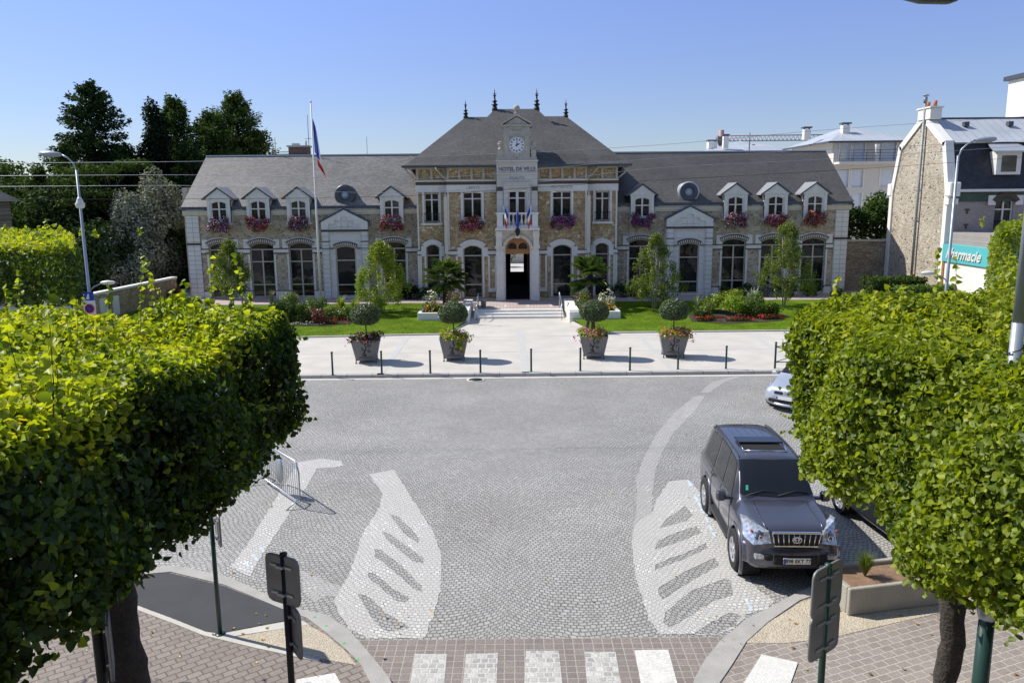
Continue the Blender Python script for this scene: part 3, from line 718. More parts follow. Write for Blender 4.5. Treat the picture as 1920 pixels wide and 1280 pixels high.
        for z in (9.95, 10.1): an.tube([(-16.6,57.4,z),(-15.5,57.4,z)], .025, 5)
        an.tube([(-16.55,57.4,10.7),(-16.25,57.4,10.7)], .015, 5); an.tube([(-14.3,57.4,11.0),(-13.8,57.4,11.0)], .015, 5)
        an.tube([(-10.0,57.4,9.8),(-10.0,57.4,11.1)], .014, 5)
        an.build('antenna', M['iron'], rf)
    # dormers
    YD = YW-.3
    for i, a in enumerate(DORX):
        c = X(a)
        d = plate('dormer', [(c-.74, 5.4), (c+.74, 5.4), (c+.74, 6.93), (c-.74, 6.93)], [arch(c, .5, 5.56, 6.66, 6.8)], YD, YD+.16, M['stone_plain'], hall)
        m = MB(); m.xz([(c-.86, 6.934), (c+.86, 6.934), (c, 7.56)], YD-.04, YW+.2)
        m.box(c-.86, c+.86, YW-.16, YW+.1, 6.925, 6.985) if False else None
        for s in (-1, 1):
            m.box(c+s*.655-.085, c+s*.655+.085, YD-.03, YW-.003, 5.3, 6.86); m.box(c+s*.655-.115, c+s*.655+.115, YD-.05, YW-.0, 6.862, 6.93)
            m.box(c-.78, c+.78, YD-.06, YW-.003, 5.28, 5.395) if s < 0 else None; m.yz([(YW+.07, 6.25), (YW+.07, 6.93), (YW+1.4, 6.93), (YW+1.4, 6.7)], c+s*.70-.03, c+s*.70+.03)
        m.build('dormer_pediment', M['stone_plain'], d)
        rr = MB()
        for s in (-1, 1):
            rr.add([(c+s*1.02, YD-.12, 6.86), (c, YD-.12, 7.6), (c, YW+2.0, 7.6), (c+s*1.02, YW+.9, 6.86),
                    (c+s*1.02, YD-.12, 6.93), (c, YD-.12, 7.67), (c, YW+2.0, 7.67), (c+s*1.02, YW+.9, 6.93)],
                   [(0,1,2,3),(4,7,6,5),(0,4,5,1),(1,5,6,2),(2,6,7,3),(3,7,4,0)])
        rr.build('dormer_roof', M['zinc_mid'] , d)
        rk = MB()
        for s in (-1, 1): rk.xz([(c+s*1.03, 6.85), (c+s*1.03, 6.935), (c, 7.675), (c, 7.59)], YD-.135, YD-.123)
        rk.build('dormer_edge', M['zinc_dark'], d)
        gm = 'glass_c' if (sgn < 0 and i in (0, 1)) else 'glass'
        window(c, YD-.08, .5, 5.56, 6.66, 6.8, (6.28,), name='dormer_window', parent=d, gm=gm, mw=.1, fm='white_frame')
    # oeil-de-boeuf
    c = X(11.12 if sgn < 0 else 11.12)
    oc = MB(); prof = [(.66,0.0),(.66,.12),(.60,.16),(.60,1.3)]
    cz = 7.1; y0 = YW+.28
    n = 28
    oc.lathe([(.30,0.02),(.34,-.06),(.62,-.06),(.68,.0),(.68,.1),(.6,.14),(.6,1.5)], (c, y0, cz), n, 'y')
    v = [(x, 2*y0-y, z) for (x, y, z) in oc.v]; oc.v = v; oc.f = [f[::-1] for f in oc.f]
    oc.box(c-.5, c+.5, y0+.02, y0+.9, 6.35, 6.7)
    oo = oc.build('oculus_dormer', M['zinc_dark'] if sgn < 0 else M['zinc'], hall, ang=40)  # dark left, bright right: shade and sun put into the zinc
    rg = MB(); rg.lathe([(.30,0.05),(.33,-.075),(.47,-.085),(.58,-.07),(.60,.0)], (c, y0, cz), n, 'y'); rg.v = [(x, 2*y0-y, z) for (x, y, z) in rg.v]; rg.f = [f[::-1] for f in rg.f]
    rg.build('oculus_frame', M['zinc_dark'], oo, ang=50)
    gl = MB(); gl.lathe([(.0,.012),(.36,.0)], (c, y0-.0, cz), n, 'y'); gl.build('pane', M['pale_glass'], oo)
# ---- pavilion walls
xo, xc = 6.35, 4.38
for sgn in (-1, 1):
    X = lambda a: CX + sgn*a
    a, c = sorted((X(xc-.1), X(xo)))
    plate('wall', rect(a, c, GZ-.2, 8.75), [arch(X(5.4), .43, .56, 3.76, 3.96), rect(X(5.4)-.45, X(5.4)+.45, 5.4, 7.18)], YO, YO+.4, M['rub_pav'], hall)
    b = MB(); b.box(min(X(xo), X(xo-.35)), max(X(xo), X(xo-.35)), YO+.41, 62, GZ-.2, 8.75); b.build('side_wall', M['rub_side'], hall)
    b = MB(); xx = sorted((X(xc), X(xc-.3))); b.box(xx[0], xx[1], YC+.36, YO+.05, GZ-.2, 8.74); b.build('side_wall', M['rub_pav'], hall)
    a, c = sorted((X(1.2), X(xc)))
    plate('wall', rect(a, c, GZ-.2, 8.75), [arch(X(2.83), .6, .56, 3.68, 3.91), rect(X(2.8)-.58, X(2.8)+.58, 5.6, 7.2)], YC, YC+.35, M['rub_pav'], hall)
    # trims
    t = MB(); dk = MB(); fz_ = MB()
    for (p, q, Y) in ((X(xc+.005), X(xo+.03), YO), (X(1.3), X(xc+.03), YC)):
        p, q = sorted((p, q))
        t.box(p, q, Y-.05, Y+.02, 7.28, 7.66); t.box(p, q, Y-.08, Y+.02, 7.22, 7.277)
        dk.box(p, q, Y-.06, Y+.02, 7.663, 7.86); t.box(p, q, Y-.10, Y+.02, 7.863, 7.95)
    up = [(X(5.4), .45, 5.4, YO), (X(2.8), .58, 5.6, YC)]
    for cx, hw, zz, Y in up:
        for s in (-1, 1): t.box(cx+s*(hw+.07)-.07, cx+s*(hw+.07)+.07, Y-.035, Y+.02, zz-.1, 7.218)
        t.box(cx-hw-.22, cx+hw+.22, Y-.16, Y+.02, zz-.22, zz-.1)
    lo = [(X(5.4), .43, 3.96, YO, .3, 3.76), (X(2.83), .6, 3.91, YC, .36, 3.68)]
    for cx, hw, zc, Y, tk, zs_ in lo:
        me = plate_mesh('arch', seg_ring(cx, hw, zs_, zc, tk), [], .1); me.transform(Matrix.Translation((0, Y-.02, 0)) @ FACE); link('window_arch', me, M['stone_plain'], hall)
        for s in (-1, 1):
            t.box(cx+s*(hw+tk*.5)-tk*.5, cx+s*(hw+tk*.5)+tk*.5, Y-.065, Y+.02, 3.2, zs_+.1)
            t.box(cx+s*(hw+.06)-.06, cx+s*(hw+.06)+.06, Y-.035, Y+.02, .6, 3.197)
    # bands and plinth between openings
    for (segs, Y) in (([(X(xc+.005), X(5.4-.43-.3)), (X(5.4+.43+.3), X(xo+.03))], YO), ([(X(1.33), X(2.83-.96)), (X(2.83+.96), X(xc+.03))], YC)):
        for p, q in segs:
            p, q = sorted((p, q))
            if q-p < .03: continue
            t.box(p, q, Y-.05, Y+.02, 3.33, 3.55); dk.box(p, q, Y-.06, Y+.02, 3.553, 3.61); dk.box(p, q, Y-.06, Y+.02, 3.27, 3.327)
            t.box(p, q, Y-.05, Y+.02, .95, 1.2)
            t.box(*sorted((p, p+.12)) , Y-.036, Y+.02, 1.203, 3.28); t.box(q-.12, q, Y-.036, Y+.02, 1.203, 3.28)
    # corner strips of the upper storey
    for xx, Y in ((X(xo-.02), YO), (X(xc-.02), YC)): t.box(min(xx, xx-sgn*.1), max(xx, xx-sgn*.1), Y-.045, Y+.02, 3.6, 7.218)
    t.build('stone_trim', M['stone_plain'], hall); dk.build('brick_course', M['brick_dark'], hall)
    # timber frieze under the eaves
    for posts, Y in (((4.52, 5.35, 6.25), YO), ((1.36, 2.08, 2.82, 3.58, 4.3), YC)):
        for p in posts: fz_.box(X(p)-.07, X(p)+.07, Y-.14, Y-.003, 7.953, 8.7)
        p, q = sorted((X(posts[0])-.07, X(posts[-1])+.07)); fz_.box(p, q, Y-.12, Y-.003, 8.55, 8.68) if False else None
        p, q = sorted((X(posts[0])-.06*sgn, X(posts[-1])+.06*sgn)); fz_.box(p, q, Y-.11, Y-.003, 8.62, 8.745); fz_.box(p, q, Y-.16, Y-.103, 7.953, 8.0)
    # corner braces
    for xx, Y in ((xo, YO), (xc, YC)):
        fz_.tube([(X(xx-.02), Y-.1, 7.98), (X(xx+.35), Y-.3, 8.3), (X(xx+.62), Y-.45, 8.7)], .05, 6)
    fz_.build('timber_frieze', M['wood_frame'], hall)
    # windows
    window(X(5.4), YO, .45, 5.4, 7.15, 7.18, (6.75,), fw=.05, fm='white_frame')
    window(X(2.8), YC, .58, 5.6, 7.17, 7.2, (6.8,), fw=.05, fm='white_frame')
    window(X(5.4), YO, .43, .56, 3.76, 3.96, (3.25,), mull=False)
    window(X(2.83), YC, .6, .56, 3.68, 3.91, (1.41, 3.25), mull=False)
    rl = MB(); cx = X(5.4)
    for z in (5.45, 5.9): rl.tube([(cx-.52, YO-.12, z), (cx+.52, YO-.12, z)], .018, 5)
    for k in range(9): rl.tube([(cx-.48+.12*k, YO-.12, 5.33), (cx-.48+.12*k, YO-.12, 5.9)], .01, 4)
    rl.build('window_railing', M['iron'], hall)
    # downpipe
    dp = MB(); xx = X(4.47); dp.tube([(xx, YC-.1, 7.2), (xx, YC-.12, 6.85), (xx, YC-.12, .6)], .055, 8); dp.box(xx-.11, xx+.11, YC-.2, YC-.0, 3.4, 6.95); dp.build('downpipe', M['cream'], hall)
# ---- entrance bay
EW = 1.33
b = plate('entrance_bay', rect(CX-EW, CX+EW, GZ-.2, 4.86), [arch(CX, .76, .47, 3.65, 4.41, 16)], YE, YE+1.2, M['stone'], hall)
t = MB()
for s in (-1, 1):
    t.box(CX+s*1.1-.26, CX+s*1.1+.26, YE-.12, YE-.003, GZ-.1, 1.1); t.box(CX+s*1.1-.21, CX+s*1.1+.21, YE-.1, YE-.003, 1.1, 3.75)
    for z in (1.5, 2.1, 2.7, 3.3): t.box(CX+s*1.1-.235, CX+s*1.1+.235, YE-.125, YE-.002, z, z+.26)
    t.box(CX+s*1.12-.28, CX+s*1.12+.28, YE-.18, YE-.003, 3.75, 3.9)
    t.xz([(CX+s*.98, 3.9), (CX+s*1.34, 3.9), (CX+s*1.3, 4.86), (CX+s*.98, 4.86)], YE-.34, YE-.003)
    t.box(CX+s*1.14-.2, CX+s*1.14+.2, YE-.6, YE-.34, 4.45, 4.86)
t.xz([(CX-.13, 4.38), (CX+.13, 4.38), (CX+.17, 4.86), (CX-.17, 4.86)], YE-.3, YE-.003)
t.build('door_pilaster', M['stone_plain'], b)
me = plate_mesh('archivolt', seg_ring(CX, .78, 3.64, 4.42, .2), [], .12); me.transform(Matrix.Translation((0, YE-.055, 0)) @ FACE); link('archivolt', me, M['cream'], b)
# oak tympanum and open doors
ty = plate('fanlight', arch(CX, .755, 3.38, 3.65, 4.40, 16), [arch(CX-.33, .26, 3.68, 3.72, 4.08), arch(CX+.33, .26, 3.68, 3.72, 4.08)], YE+.34, YE+.42, M['wood_door'], b)
plate('pane', rect(CX-.65, CX+.65, 3.6, 4.15), [], YE+.43, YE+.44, M['glass'], b)
d = MB()
for s in (-1, 1): d.box(CX+s*.72-.02, CX+s*.72+.02, YE+.45, YE+1.1, GZ+.05, 3.37)
d.build('door', M['dark_in'], b)
h = MB()
h.box(CX-1.4, CX-.79, YE+.95, 61.9, TZ+.01, 3.6); h.box(CX+.79, CX+1.4, YE+.95, 61.9, TZ+.01, 3.6); h.box(CX-1.4, CX+1.4, YE+.95, 61.9, 3.603, 3.7); h.box(CX-.785, CX+.785, YE+.4, 61.9, GZ-.1, TZ+.004)
h.build('hallway', M['dark_in'], hall)
rd = plate('rear_door', rect(CX-.783, CX+.783, TZ+.006, 3.6), [rect(CX-.46, CX+.52, 1.35, 2.9)], 60.0, 60.06, M['dark_in'], hall)
# upper bay
u = plate('clock_bay', rect(CX-1.25, CX+1.25, 4.88, 9.05), [rect(CX-.54, CX+.54, 5.3, 7.27)], YE, YE+.86, M['stone_mid'], hall)
window(CX, YE, .54, 5.3, 7.24, 7.27, (6.82,), fw=.07, mw=.16, fm='white_frame', parent=hall)
t = MB()
for s in (-1, 1):
    t.box(CX+s*1.07-.18, CX+s*1.07+.18, YE-.06, YE-.003, 4.9, 7.25); t.box(CX+s*.69-.12, CX+s*.69+.12, YE-.1, YE-.003, 5.2, 7.45)
t.box(CX-.81, CX+.81, YE-.1, YE-.003, 7.453, 7.72); t.box(CX-.9, CX+.9, YE-.17, YE-.003, 7.723, 7.78); t.box(CX-1.27, CX+1.27, YE-.12, YE-.002, 8.25, 8.33)
t.box(CX-1.3, CX+1.3, YE-.14, YE+.5, 9.0, 9.1)
t.build('window_surround', M['stone_mid'], u)
dk = MB()
for s in (-1, 1): dk.box(CX+s*1.07-.185, CX+s*1.07+.185, YE-.07, YE-.002, 7.26, 7.5)
dk.build('brick_course', M['brick_dark'], u)
M['letters'] = plain('dark raised letters', (.19,.17,.145), .7)
M['letters_soft'] = plain('carved letters', (.28,.27,.25), .8)
text('HOTEL DE VILLE', .31, (CX, YE-.012, 8.56), M['letters'], u, .012, bold=.012)
text('EGALITE', .24, (CX, YE-.012, 8.02), M['letters_soft'], u, .006)
text('LIBERTE', .24, (CX-2.75, YC-.058, 7.47), M['letters_soft'], u, .006)
text('FRATERNITE', .24, (CX+2.8, YC-.058, 7.47), M['letters_soft'], u, .006)
# balcony
bl = MB(); bl.bbox(CX-1.36, CX+1.36, YE-.92, YE-.003, 4.9, 5.03); bl.bbox(CX-1.28, CX+1.28, YE-.86, YE-.003, 5.03, 5.12, .01)
for s in (-1, 1): bl.bbox(CX+s*1.07-.18, CX+s*1.07+.18, YE-.82, YE-.46, 5.12, 5.84, .01)
bl.box(CX-.885, CX+.885, YE-.76, YE-.52, 5.12, 5.2)
bal = bl.build('balcony', M['stone_plain'], hall)
b2 = MB(); b2.bbox(CX-1.3, CX+1.3, YE-.86, YE-.42, 5.843, 5.96, .02)
for s in (-1, 1): b2.box(CX+s*1.07-.13, CX+s*1.07+.13, YE-.42, YE-.003, 5.843, 5.95)
b2.build('handrail', M['stone_plain'], bal)
def baluster(x, y, z0, z1, k=1.0):
    h = z1-z0; m = MB()
    m.lathe([(.075*k,z0),(.075*k,z0+.06*h),(.04*k,z0+.1*h),(.085*k,z0+.32*h),(.06*k,z0+.55*h),(.035*k,z0+.72*h),(.06*k,z0+.85*h),(.045*k,z0+.9*h),(.075*k,z0+.94*h),(.075*k,z1)], (x, y, 0), 10)
    return m
for k in range(7): baluster(CX-.75+.25*k, YE-.64, 5.2, 5.84, .95).build('baluster', M['stone_plain'], bal)
ln = MB(); ln.lathe([(.02,5.2),(.12,5.1),(.17,4.95),(.1,4.72),(.02,4.66)], (CX, YE-1.02, -.12), 6); ln.build('lantern', M['iron'], bal)
# clock turret
t = MB(); t.box(CX-1.22, CX+1.22, YE-.06, YE+1.2, 9.103, 9.28); t.box(CX-.8, CX+.8, YE-.04, YE+1.6, 9.28, 10.72)
t.box(CX-.86, CX+.86, YE-.08, YE+1.6, 10.5, 10.56); t.box(CX-.8, CX+.8, YE-.02, YE+1.6, 10.72, 11.08); t.box(CX-.93, CX+.93, YE-.16, YE+1.7, 11.083, 11.18)
t.xz([(CX-.78, 11.183), (CX+.78, 11.183), (CX, 11.66)], YE-.04, YE+1.7)
for s in (-1, 1):
    t.xz([(CX+s*.97, 11.15), (CX+s*.97, 11.25), (CX, 11.82), (CX, 11.7)], YE-.16, YE+1.7)
    t.box(CX+s*.62-.13, CX+s*.62+.13, YE-.09, YE-.04, 9.4, 10.5)
    t.box(CX+s*1.02-.15, CX+s*1.02+.15, YE-.04, YE+.3, 9.28, 9.72)
    t.lathe([(.08,9.72),(.14,9.76),(.07,9.86),(.12,9.96),(.16,10.08),(.1,10.14),(.14,10.2),(.0,10.24)], (CX+s*1.02, YE+.13, 0), 12)
    pts = [(CX+s*(.82+.2*math.sin(a)*(1-a/9)), YE+.05, 9.95-.25*a/3) for a in np.linspace(0, 3, 8)]
    t.tube(pts, .07, 8)
t.box(CX-.13, CX+.13, YE-.14, YE-.04, 9.28, 9.5)
t.box(CX-.16, CX+.16, YE-.1, YE+.2, 11.7, 11.86)
tur = t.build('clock_turret', M['stone_old'], hall, ang=40)
t = MB(); t.lathe([(.12,11.83),(.17,11.88),(.1,11.92),(.1,11.98)], (CX, YE+.05, 0), 16)
t.lathe([(.0,12.35)]+[(.2*math.sin(a), 12.15+.2*math.cos(a)) for a in np.linspace(.2, 2.9, 10)], (CX, YE+.05, 0), 16); t.f = [f for f in t.f]
t.build('ball_finial', M['stone_old'], tur)
ck = MB(); ck.lathe([(.45,.0),(.5,.06),(.56,.06),(.58,.0)], (CX, YE-.05, 9.98), 32, 'y'); ck.build('clock_rim', M['stone_old'], tur, ang=40)
M['dial'] = plain('white enamel dial', (.72,.74,.78), .35, var=.02)
ck = MB(); ck.lathe([(.0,.045),(.46,.04),(.47,.0)], (CX, YE-.045, 9.98), 32, 'y'); ck.build('clock_dial', M['dial'], tur, ang=40)
nm = MB()
for i in range(12):
    a = math.pi/6*i
    for off in ((-.025, 0, .025) if i % 3 else (-.03, 0.0, .03)):
        p = [(off-.009, .30), (off+.009, .30), (off+.009, .41), (off-.009, .41)]
        nm.xz([(CX + x*math.cos(a) + z*math.sin(a), 9.98 - x*math.sin(a) + z*math.cos(a)) for x, z in p], YE-.1, YE-.092)
nm.build('numeral', M['iron'], tur)
hd = MB()
for a, L, w_ in ((rad(62), .22, .03), (rad(4), .36, .02)):
    p = [(-w_*.7, -.09), (w_*.7, -.09), (w_, L*.4), (0, L), (-w_, L*.4)]
    hd.xz([(CX + x*math.cos(a) + z*math.sin(a), 9.98 - x*math.sin(a) + z*math.cos(a)) for x, z in p], YE-.115 - w_*.2, YE-.105)
hd.lathe([(.0,.07),(.04,.07),(.04,.05)], (CX, YE-.05, 9.98), 10, 'y'); hd.build('clock_hand', M['iron'], tur)
text('MAIRIE', .2, (CX, YE-.026, 10.87), M['letters_soft'], tur, .006)
# ---- pavilion roofs
def hip(cx, he, ye0, ye1, ze, hk, yk0, zk, hr, yr, zr, mat, name='pavilion_roof', yr1=None):
    yk1 = ye1 - (yk0-ye0); yr1 = yr1 or yr
    n = 5; rings = []
    def ring(h, a, c, z): return [(cx-h, a, z), (cx+h, a, z), (cx+h, c, z), (cx-h, c, z)]
    rings.append(ring(he, ye0, ye1, ze-.1)); rings.append(ring(he, ye0, ye1, ze))
    rings.append(ring((he+hk)/2, (ye0+yk0)/2, (ye1+yk1)/2, ze+(zk-ze)*.42)); rings.append(ring(hk, yk0, yk1, zk)); 
    rings.append(ring(hr, yr, yr1, zr))
    m = MB(); vs = [p for r in rings for p in r]; fs = [[3,2,1,0]]
    for i in range(len(rings)-1):
        for j in range(4): fs.append([i*4+j, i*4+(j+1)%4, (i+1)*4+(j+1)%4, (i+1)*4+j])
    if yr1 > yr: fs.append([16,17,18,19])
    m.add(vs, fs); return m.build(name, mat, hall)
R1 = hip(CX, 7.1, 50.75, 62.6, 8.83, 6.35, 51.6, 9.42, 3.42, 56.5, 12.27, M['slate_p'], yr1=56.62)
R2 = hip(CX, 4.98, 50.12, 61.5, 8.80, 4.2, 51.0, 9.5, 1.42, 56.0, 12.72, M['slate_p'], yr1=56.12)
g = MB()
for s in (-1, 1):
    g.box(*sorted((CX+s*5.0, CX+s*7.14)), 50.69, 50.8, 8.74, 8.86); g.box(*sorted((CX+s*1.3, CX+s*5.02)), 50.06, 50.17, 8.71, 8.84)
    g.box(*sorted((CX+s*7.08, CX+s*7.16)), 50.8, 62, 8.74, 8.86)
g.build('eaves_gutter', M['zinc_dark'], R1)
so_ = MB(); so_.box(CX-7.05, CX-4.95, 50.8, 52.9, 8.70, 8.725); so_.box(CX+4.95, CX+7.05, 50.8, 52.9, 8.70, 8.725); so_.build('soffit', M['wood_frame'], R1)
for (x, y, z, k) in ((CX-3.42, 56.5, 12.2, .95), (CX+3.42, 56.5, 12.2, .95), (CX-1.42, 56.0, 12.65, 1.12), (CX+1.42, 56.0, 12.65, 1.12)):
    f = MB(); f.lathe([(r*k, z+h*k) for r, h in ((.17,-.1),(.17,.12),(.13,.16),(.12,.26),(.2,.3),(.2,.33),(.09,.4),(.08,.46),(.16,.5),(.16,.53),(.06,.6),(.045,.78),(.1,.84),(.04,.9),(.03,1.0),(.0,1.3))], (x, y, 0), 10)
    f.box(x-.13*k, x+.13*k, y-.02, y+.02, z+.93*k, z+.955*k); f.box(x-.02, x+.02, y-.13*k, y+.13*k, z+.93*k, z+.955*k)
    f.build('roof_finial', M['iron'], R1)
# ------------------------------------------------------------------ foliage
LIME = (np.array([(0,0,0),(.03,1,-.2),(-.34,-.06,.1),(-.5,.34,.24),(-.3,.74,.06),(.34,-.08,.04),(.48,.32,.17),(.31,.72,.02)], float), [(0,1,4,3,2),(0,5,6,7,1)])
DIAM = (np.array([(0,0,0),(.36,.5,.08),(0,1,0),(-.36,.5,.08)], float), [(0,1,2,3)])
NEED = (np.array([(-.07,0,0),(.07,0,0),(.03,1,0),(-.03,1,0)], float), [(0,1,2,3)])
PETAL = (np.array([(-.5,-.5,0),(.5,-.5,0),(.5,.5,0),(-.5,.5,0)], float), [(0,1,2,3)])
BLADE = (np.array([(-.5,0,0),(.5,0,0),(.28,.6,.03),(0,1,.12),(-.28,.6,.03)], float), [(0,1,2,3,4)])
def leaves(name, pos, up, size, mat, parent=None, shape=DIAM, tint=None, flop=.8, along=None, world=True):
    """pos Nx3; up Nx3 average normal; every leaf is its own little face"""
    pos = np.asarray(pos, float); N = len(pos); T, F = shape
    nrm = np.asarray(up, float) + RNG.normal(0, flop, (N, 3)); nrm /= np.linalg.norm(nrm, axis=1)[:, None] + 1e-9
    d = RNG.normal(0, 1, (N, 3)) if along is None else np.asarray(along, float) + RNG.normal(0, .25, (N, 3))
    d -= (d*nrm).sum(1)[:, None]*nrm; d /= np.linalg.norm(d, axis=1)[:, None] + 1e-9
    s = np.cross(d, nrm); size = np.broadcast_to(np.asarray(size, float), (N,)) if not np.isscalar(size) else RNG.uniform(.7, 1.25, N)*size
    V = pos[:, None, :] + size[:, None, None]*(T[None, :, 0, None]*s[:, None, :] + T[None, :, 1, None]*d[:, None, :] + T[None, :, 2, None]*nrm[:, None, :])
    k = len(T); V = V.reshape(-1, 3)
    loops = np.concatenate([np.array(f) for f in F]); ln = np.array([len(f) for f in F])
    L = (loops[None, :] + (np.arange(N)*k)[:, None]).reshape(-1); tot = np.tile(ln, N); start = np.concatenate([[0], np.cumsum(tot)[:-1]])
    me = bpy.data.meshes.new(name); me.vertices.add(len(V)); me.vertices.foreach_set('co', V.reshape(-1))
    me.loops.add(len(L)); me.loops.foreach_set('vertex_index', L.astype(np.int32))
    me.polygons.add(len(tot)); me.polygons.foreach_set('loop_start', start.astype(np.int32)); me.polygons.foreach_set('loop_total', tot.astype(np.int32))
    me.update(calc_edges=True)
    tint = RNG.random(N) if tint is None else np.clip(tint, 0, 1)
    at = me.attributes.new('tint', 'FLOAT', 'FACE'); at.data.foreach_set('value', np.repeat(tint, len(F)).astype(np.float32))
    return link(name, me, mat, parent, world)
def ellip(n, c, r, shell=.55):
    """n points in an ellipsoid, pushed towards its skin; also outward direction"""
    v = RNG.normal(0, 1, (n, 3)); v /= np.linalg.norm(v, axis=1)[:, None]
    rr = shell + (1-shell)*RNG.random(n)**.6; rr = np.where(RNG.random(n) < .25, RNG.random(n)**.5, rr)
    p = v*rr[:, None]*np.asarray(r) + np.asarray(c); return p, v
def clumps(name, cl, dens, size, mat, parent, shape=DIAM, flop=.7, tintf=None, shell=.55, upb=.4, world=True):
    Ps, Us, Ts = [], [], []
    for c, r in cl:
        n = max(6, int(dens*(r[0]*r[1]+r[0]*r[2]+r[1]*r[2])/3*12.5/(size*size)*1.5))
        p, v = ellip(n, c, r, shell); Ps.append(p); Us.append(v + np.array([0,0,upb])); base = random.random()
        Ts.append(np.clip(RNG.random(n)*.6 + base*.4, 0, 1))
    P_ = np.concatenate(Ps); U = np.concatenate(Us); T = np.concatenate(Ts)
    return leaves(name, P_, U, size, mat, parent, shape, T, flop, world=world)
M['lf_lime'] = leafmat('lime leaves', [(0,(.018,.038,.007)),(.38,(.045,.085,.011)),(.52,(.13,.19,.016)),(.7,(.30,.36,.022)),(.96,(.44,.47,.03)),(1,(.48,.42,.03))], .42, rough=.48, spec=.35, tmul=1.7)  # ramp stretched: dark end for shaded sides, bright end for sunlit tops
M['lf_lime_r'] = leafmat('green lime leaves', [(0,(.05,.09,.01)),(.3,(.15,.21,.016)),(.6,(.29,.34,.024)),(.97,(.44,.44,.035)),(1,(.45,.28,.05))], .42, rough=.48, spec=.35, tmul=1.6)  # ramp raised for the right row, its sunlit faces put into the colour
M['lf_dark'] = leafmat('dark conifer needles', [(0,(.018,.035,.011)),(.6,(.036,.066,.019)),(1,(.075,.12,.032))], .12, rough=.8, spec=.1)
M['lf_pine'] = leafmat('pine needles', [(0,(.03,.052,.013)),(.6,(.068,.11,.025)),(1,(.15,.2,.042))], .15, rough=.8, spec=.1)
M['lf_cyp'] = leafmat('cypress foliage', [(0,(.008,.018,.007)),(1,(.02,.035,.012))], .08, rough=.8, spec=.1)
M['lf_oak'] = leafmat('silver green leaves', [(0,(.13,.15,.11)),(.6,(.27,.29,.23)),(1,(.45,.47,.39))], .15, rough=.7, spec=.15)
M['lf_mid'] = leafmat('mid green leaves', [(0,(.02,.04,.008)),(.6,(.045,.085,.014)),(1,(.08,.13,.02))], .25, rough=.7, spec=.15)
M['lf_birch'] = leafmat('birch leaves', [(0,(.07,.11,.02)),(.6,(.13,.18,.03)),(1,(.22,.25,.045))], .4)
M['lf_yellow'] = leafmat('yellow green feathery leaves', [(0,(.11,.17,.012)),(.6,(.2,.27,.02)),(1,(.34,.38,.03))], .4)
M['lf_palm'] = leafmat('palm fronds', [(0,(.03,.055,.012)),(.6,(.07,.12,.02)),(1,(.15,.22,.04))], .25, rough=.35)
M['lf_ball'] = leafmat('clipped topiary leaves', [(0,(.045,.075,.028)),(.6,(.085,.125,.042)),(1,(.14,.18,.065))], .15)
M['lf_bright'] = leafmat('bright trailing leaves', [(0,(.12,.22,.01)),(1,(.3,.42,.02))], .4)
M['lf_hedge'] = leafmat('low hedge leaves', [(0,(.05,.1,.012)),(1,(.12,.2,.02))], .3)
M['lf_pale'] = leafmat('pale variegated leaves', [(0,(.2,.26,.14)),(1,(.55,.6,.42))], .3)
M['lf_grey'] = leafmat('grey lavender leaves', [(0,(.1,.12,.1)),(1,(.26,.29,.26))], .2)
M['lf_red'] = leafmat('bronze leaves', [(0,(.08,.02,.018)),(1,(.2,.06,.04))], .25)
fl = lambda nm, st: leafmat(nm, st, .2, .6, .2, 1.0)
PINK, RED_, WHT, PUR, ORG, YEL = (.58,.12,.28), (.48,.03,.025), (.72,.66,.68), (.24,.09,.36), (.75,.16,.03), (.75,.5,.02)
def petals(nm, cols):
    st = [(i/len(cols), c) for i, c in enumerate(cols)]; m = fl(nm, st)
    for n in m.node_tree.nodes:
        if n.type == 'VALTORGB': n.color_ramp.interpolation = 'CONSTANT'
    return m
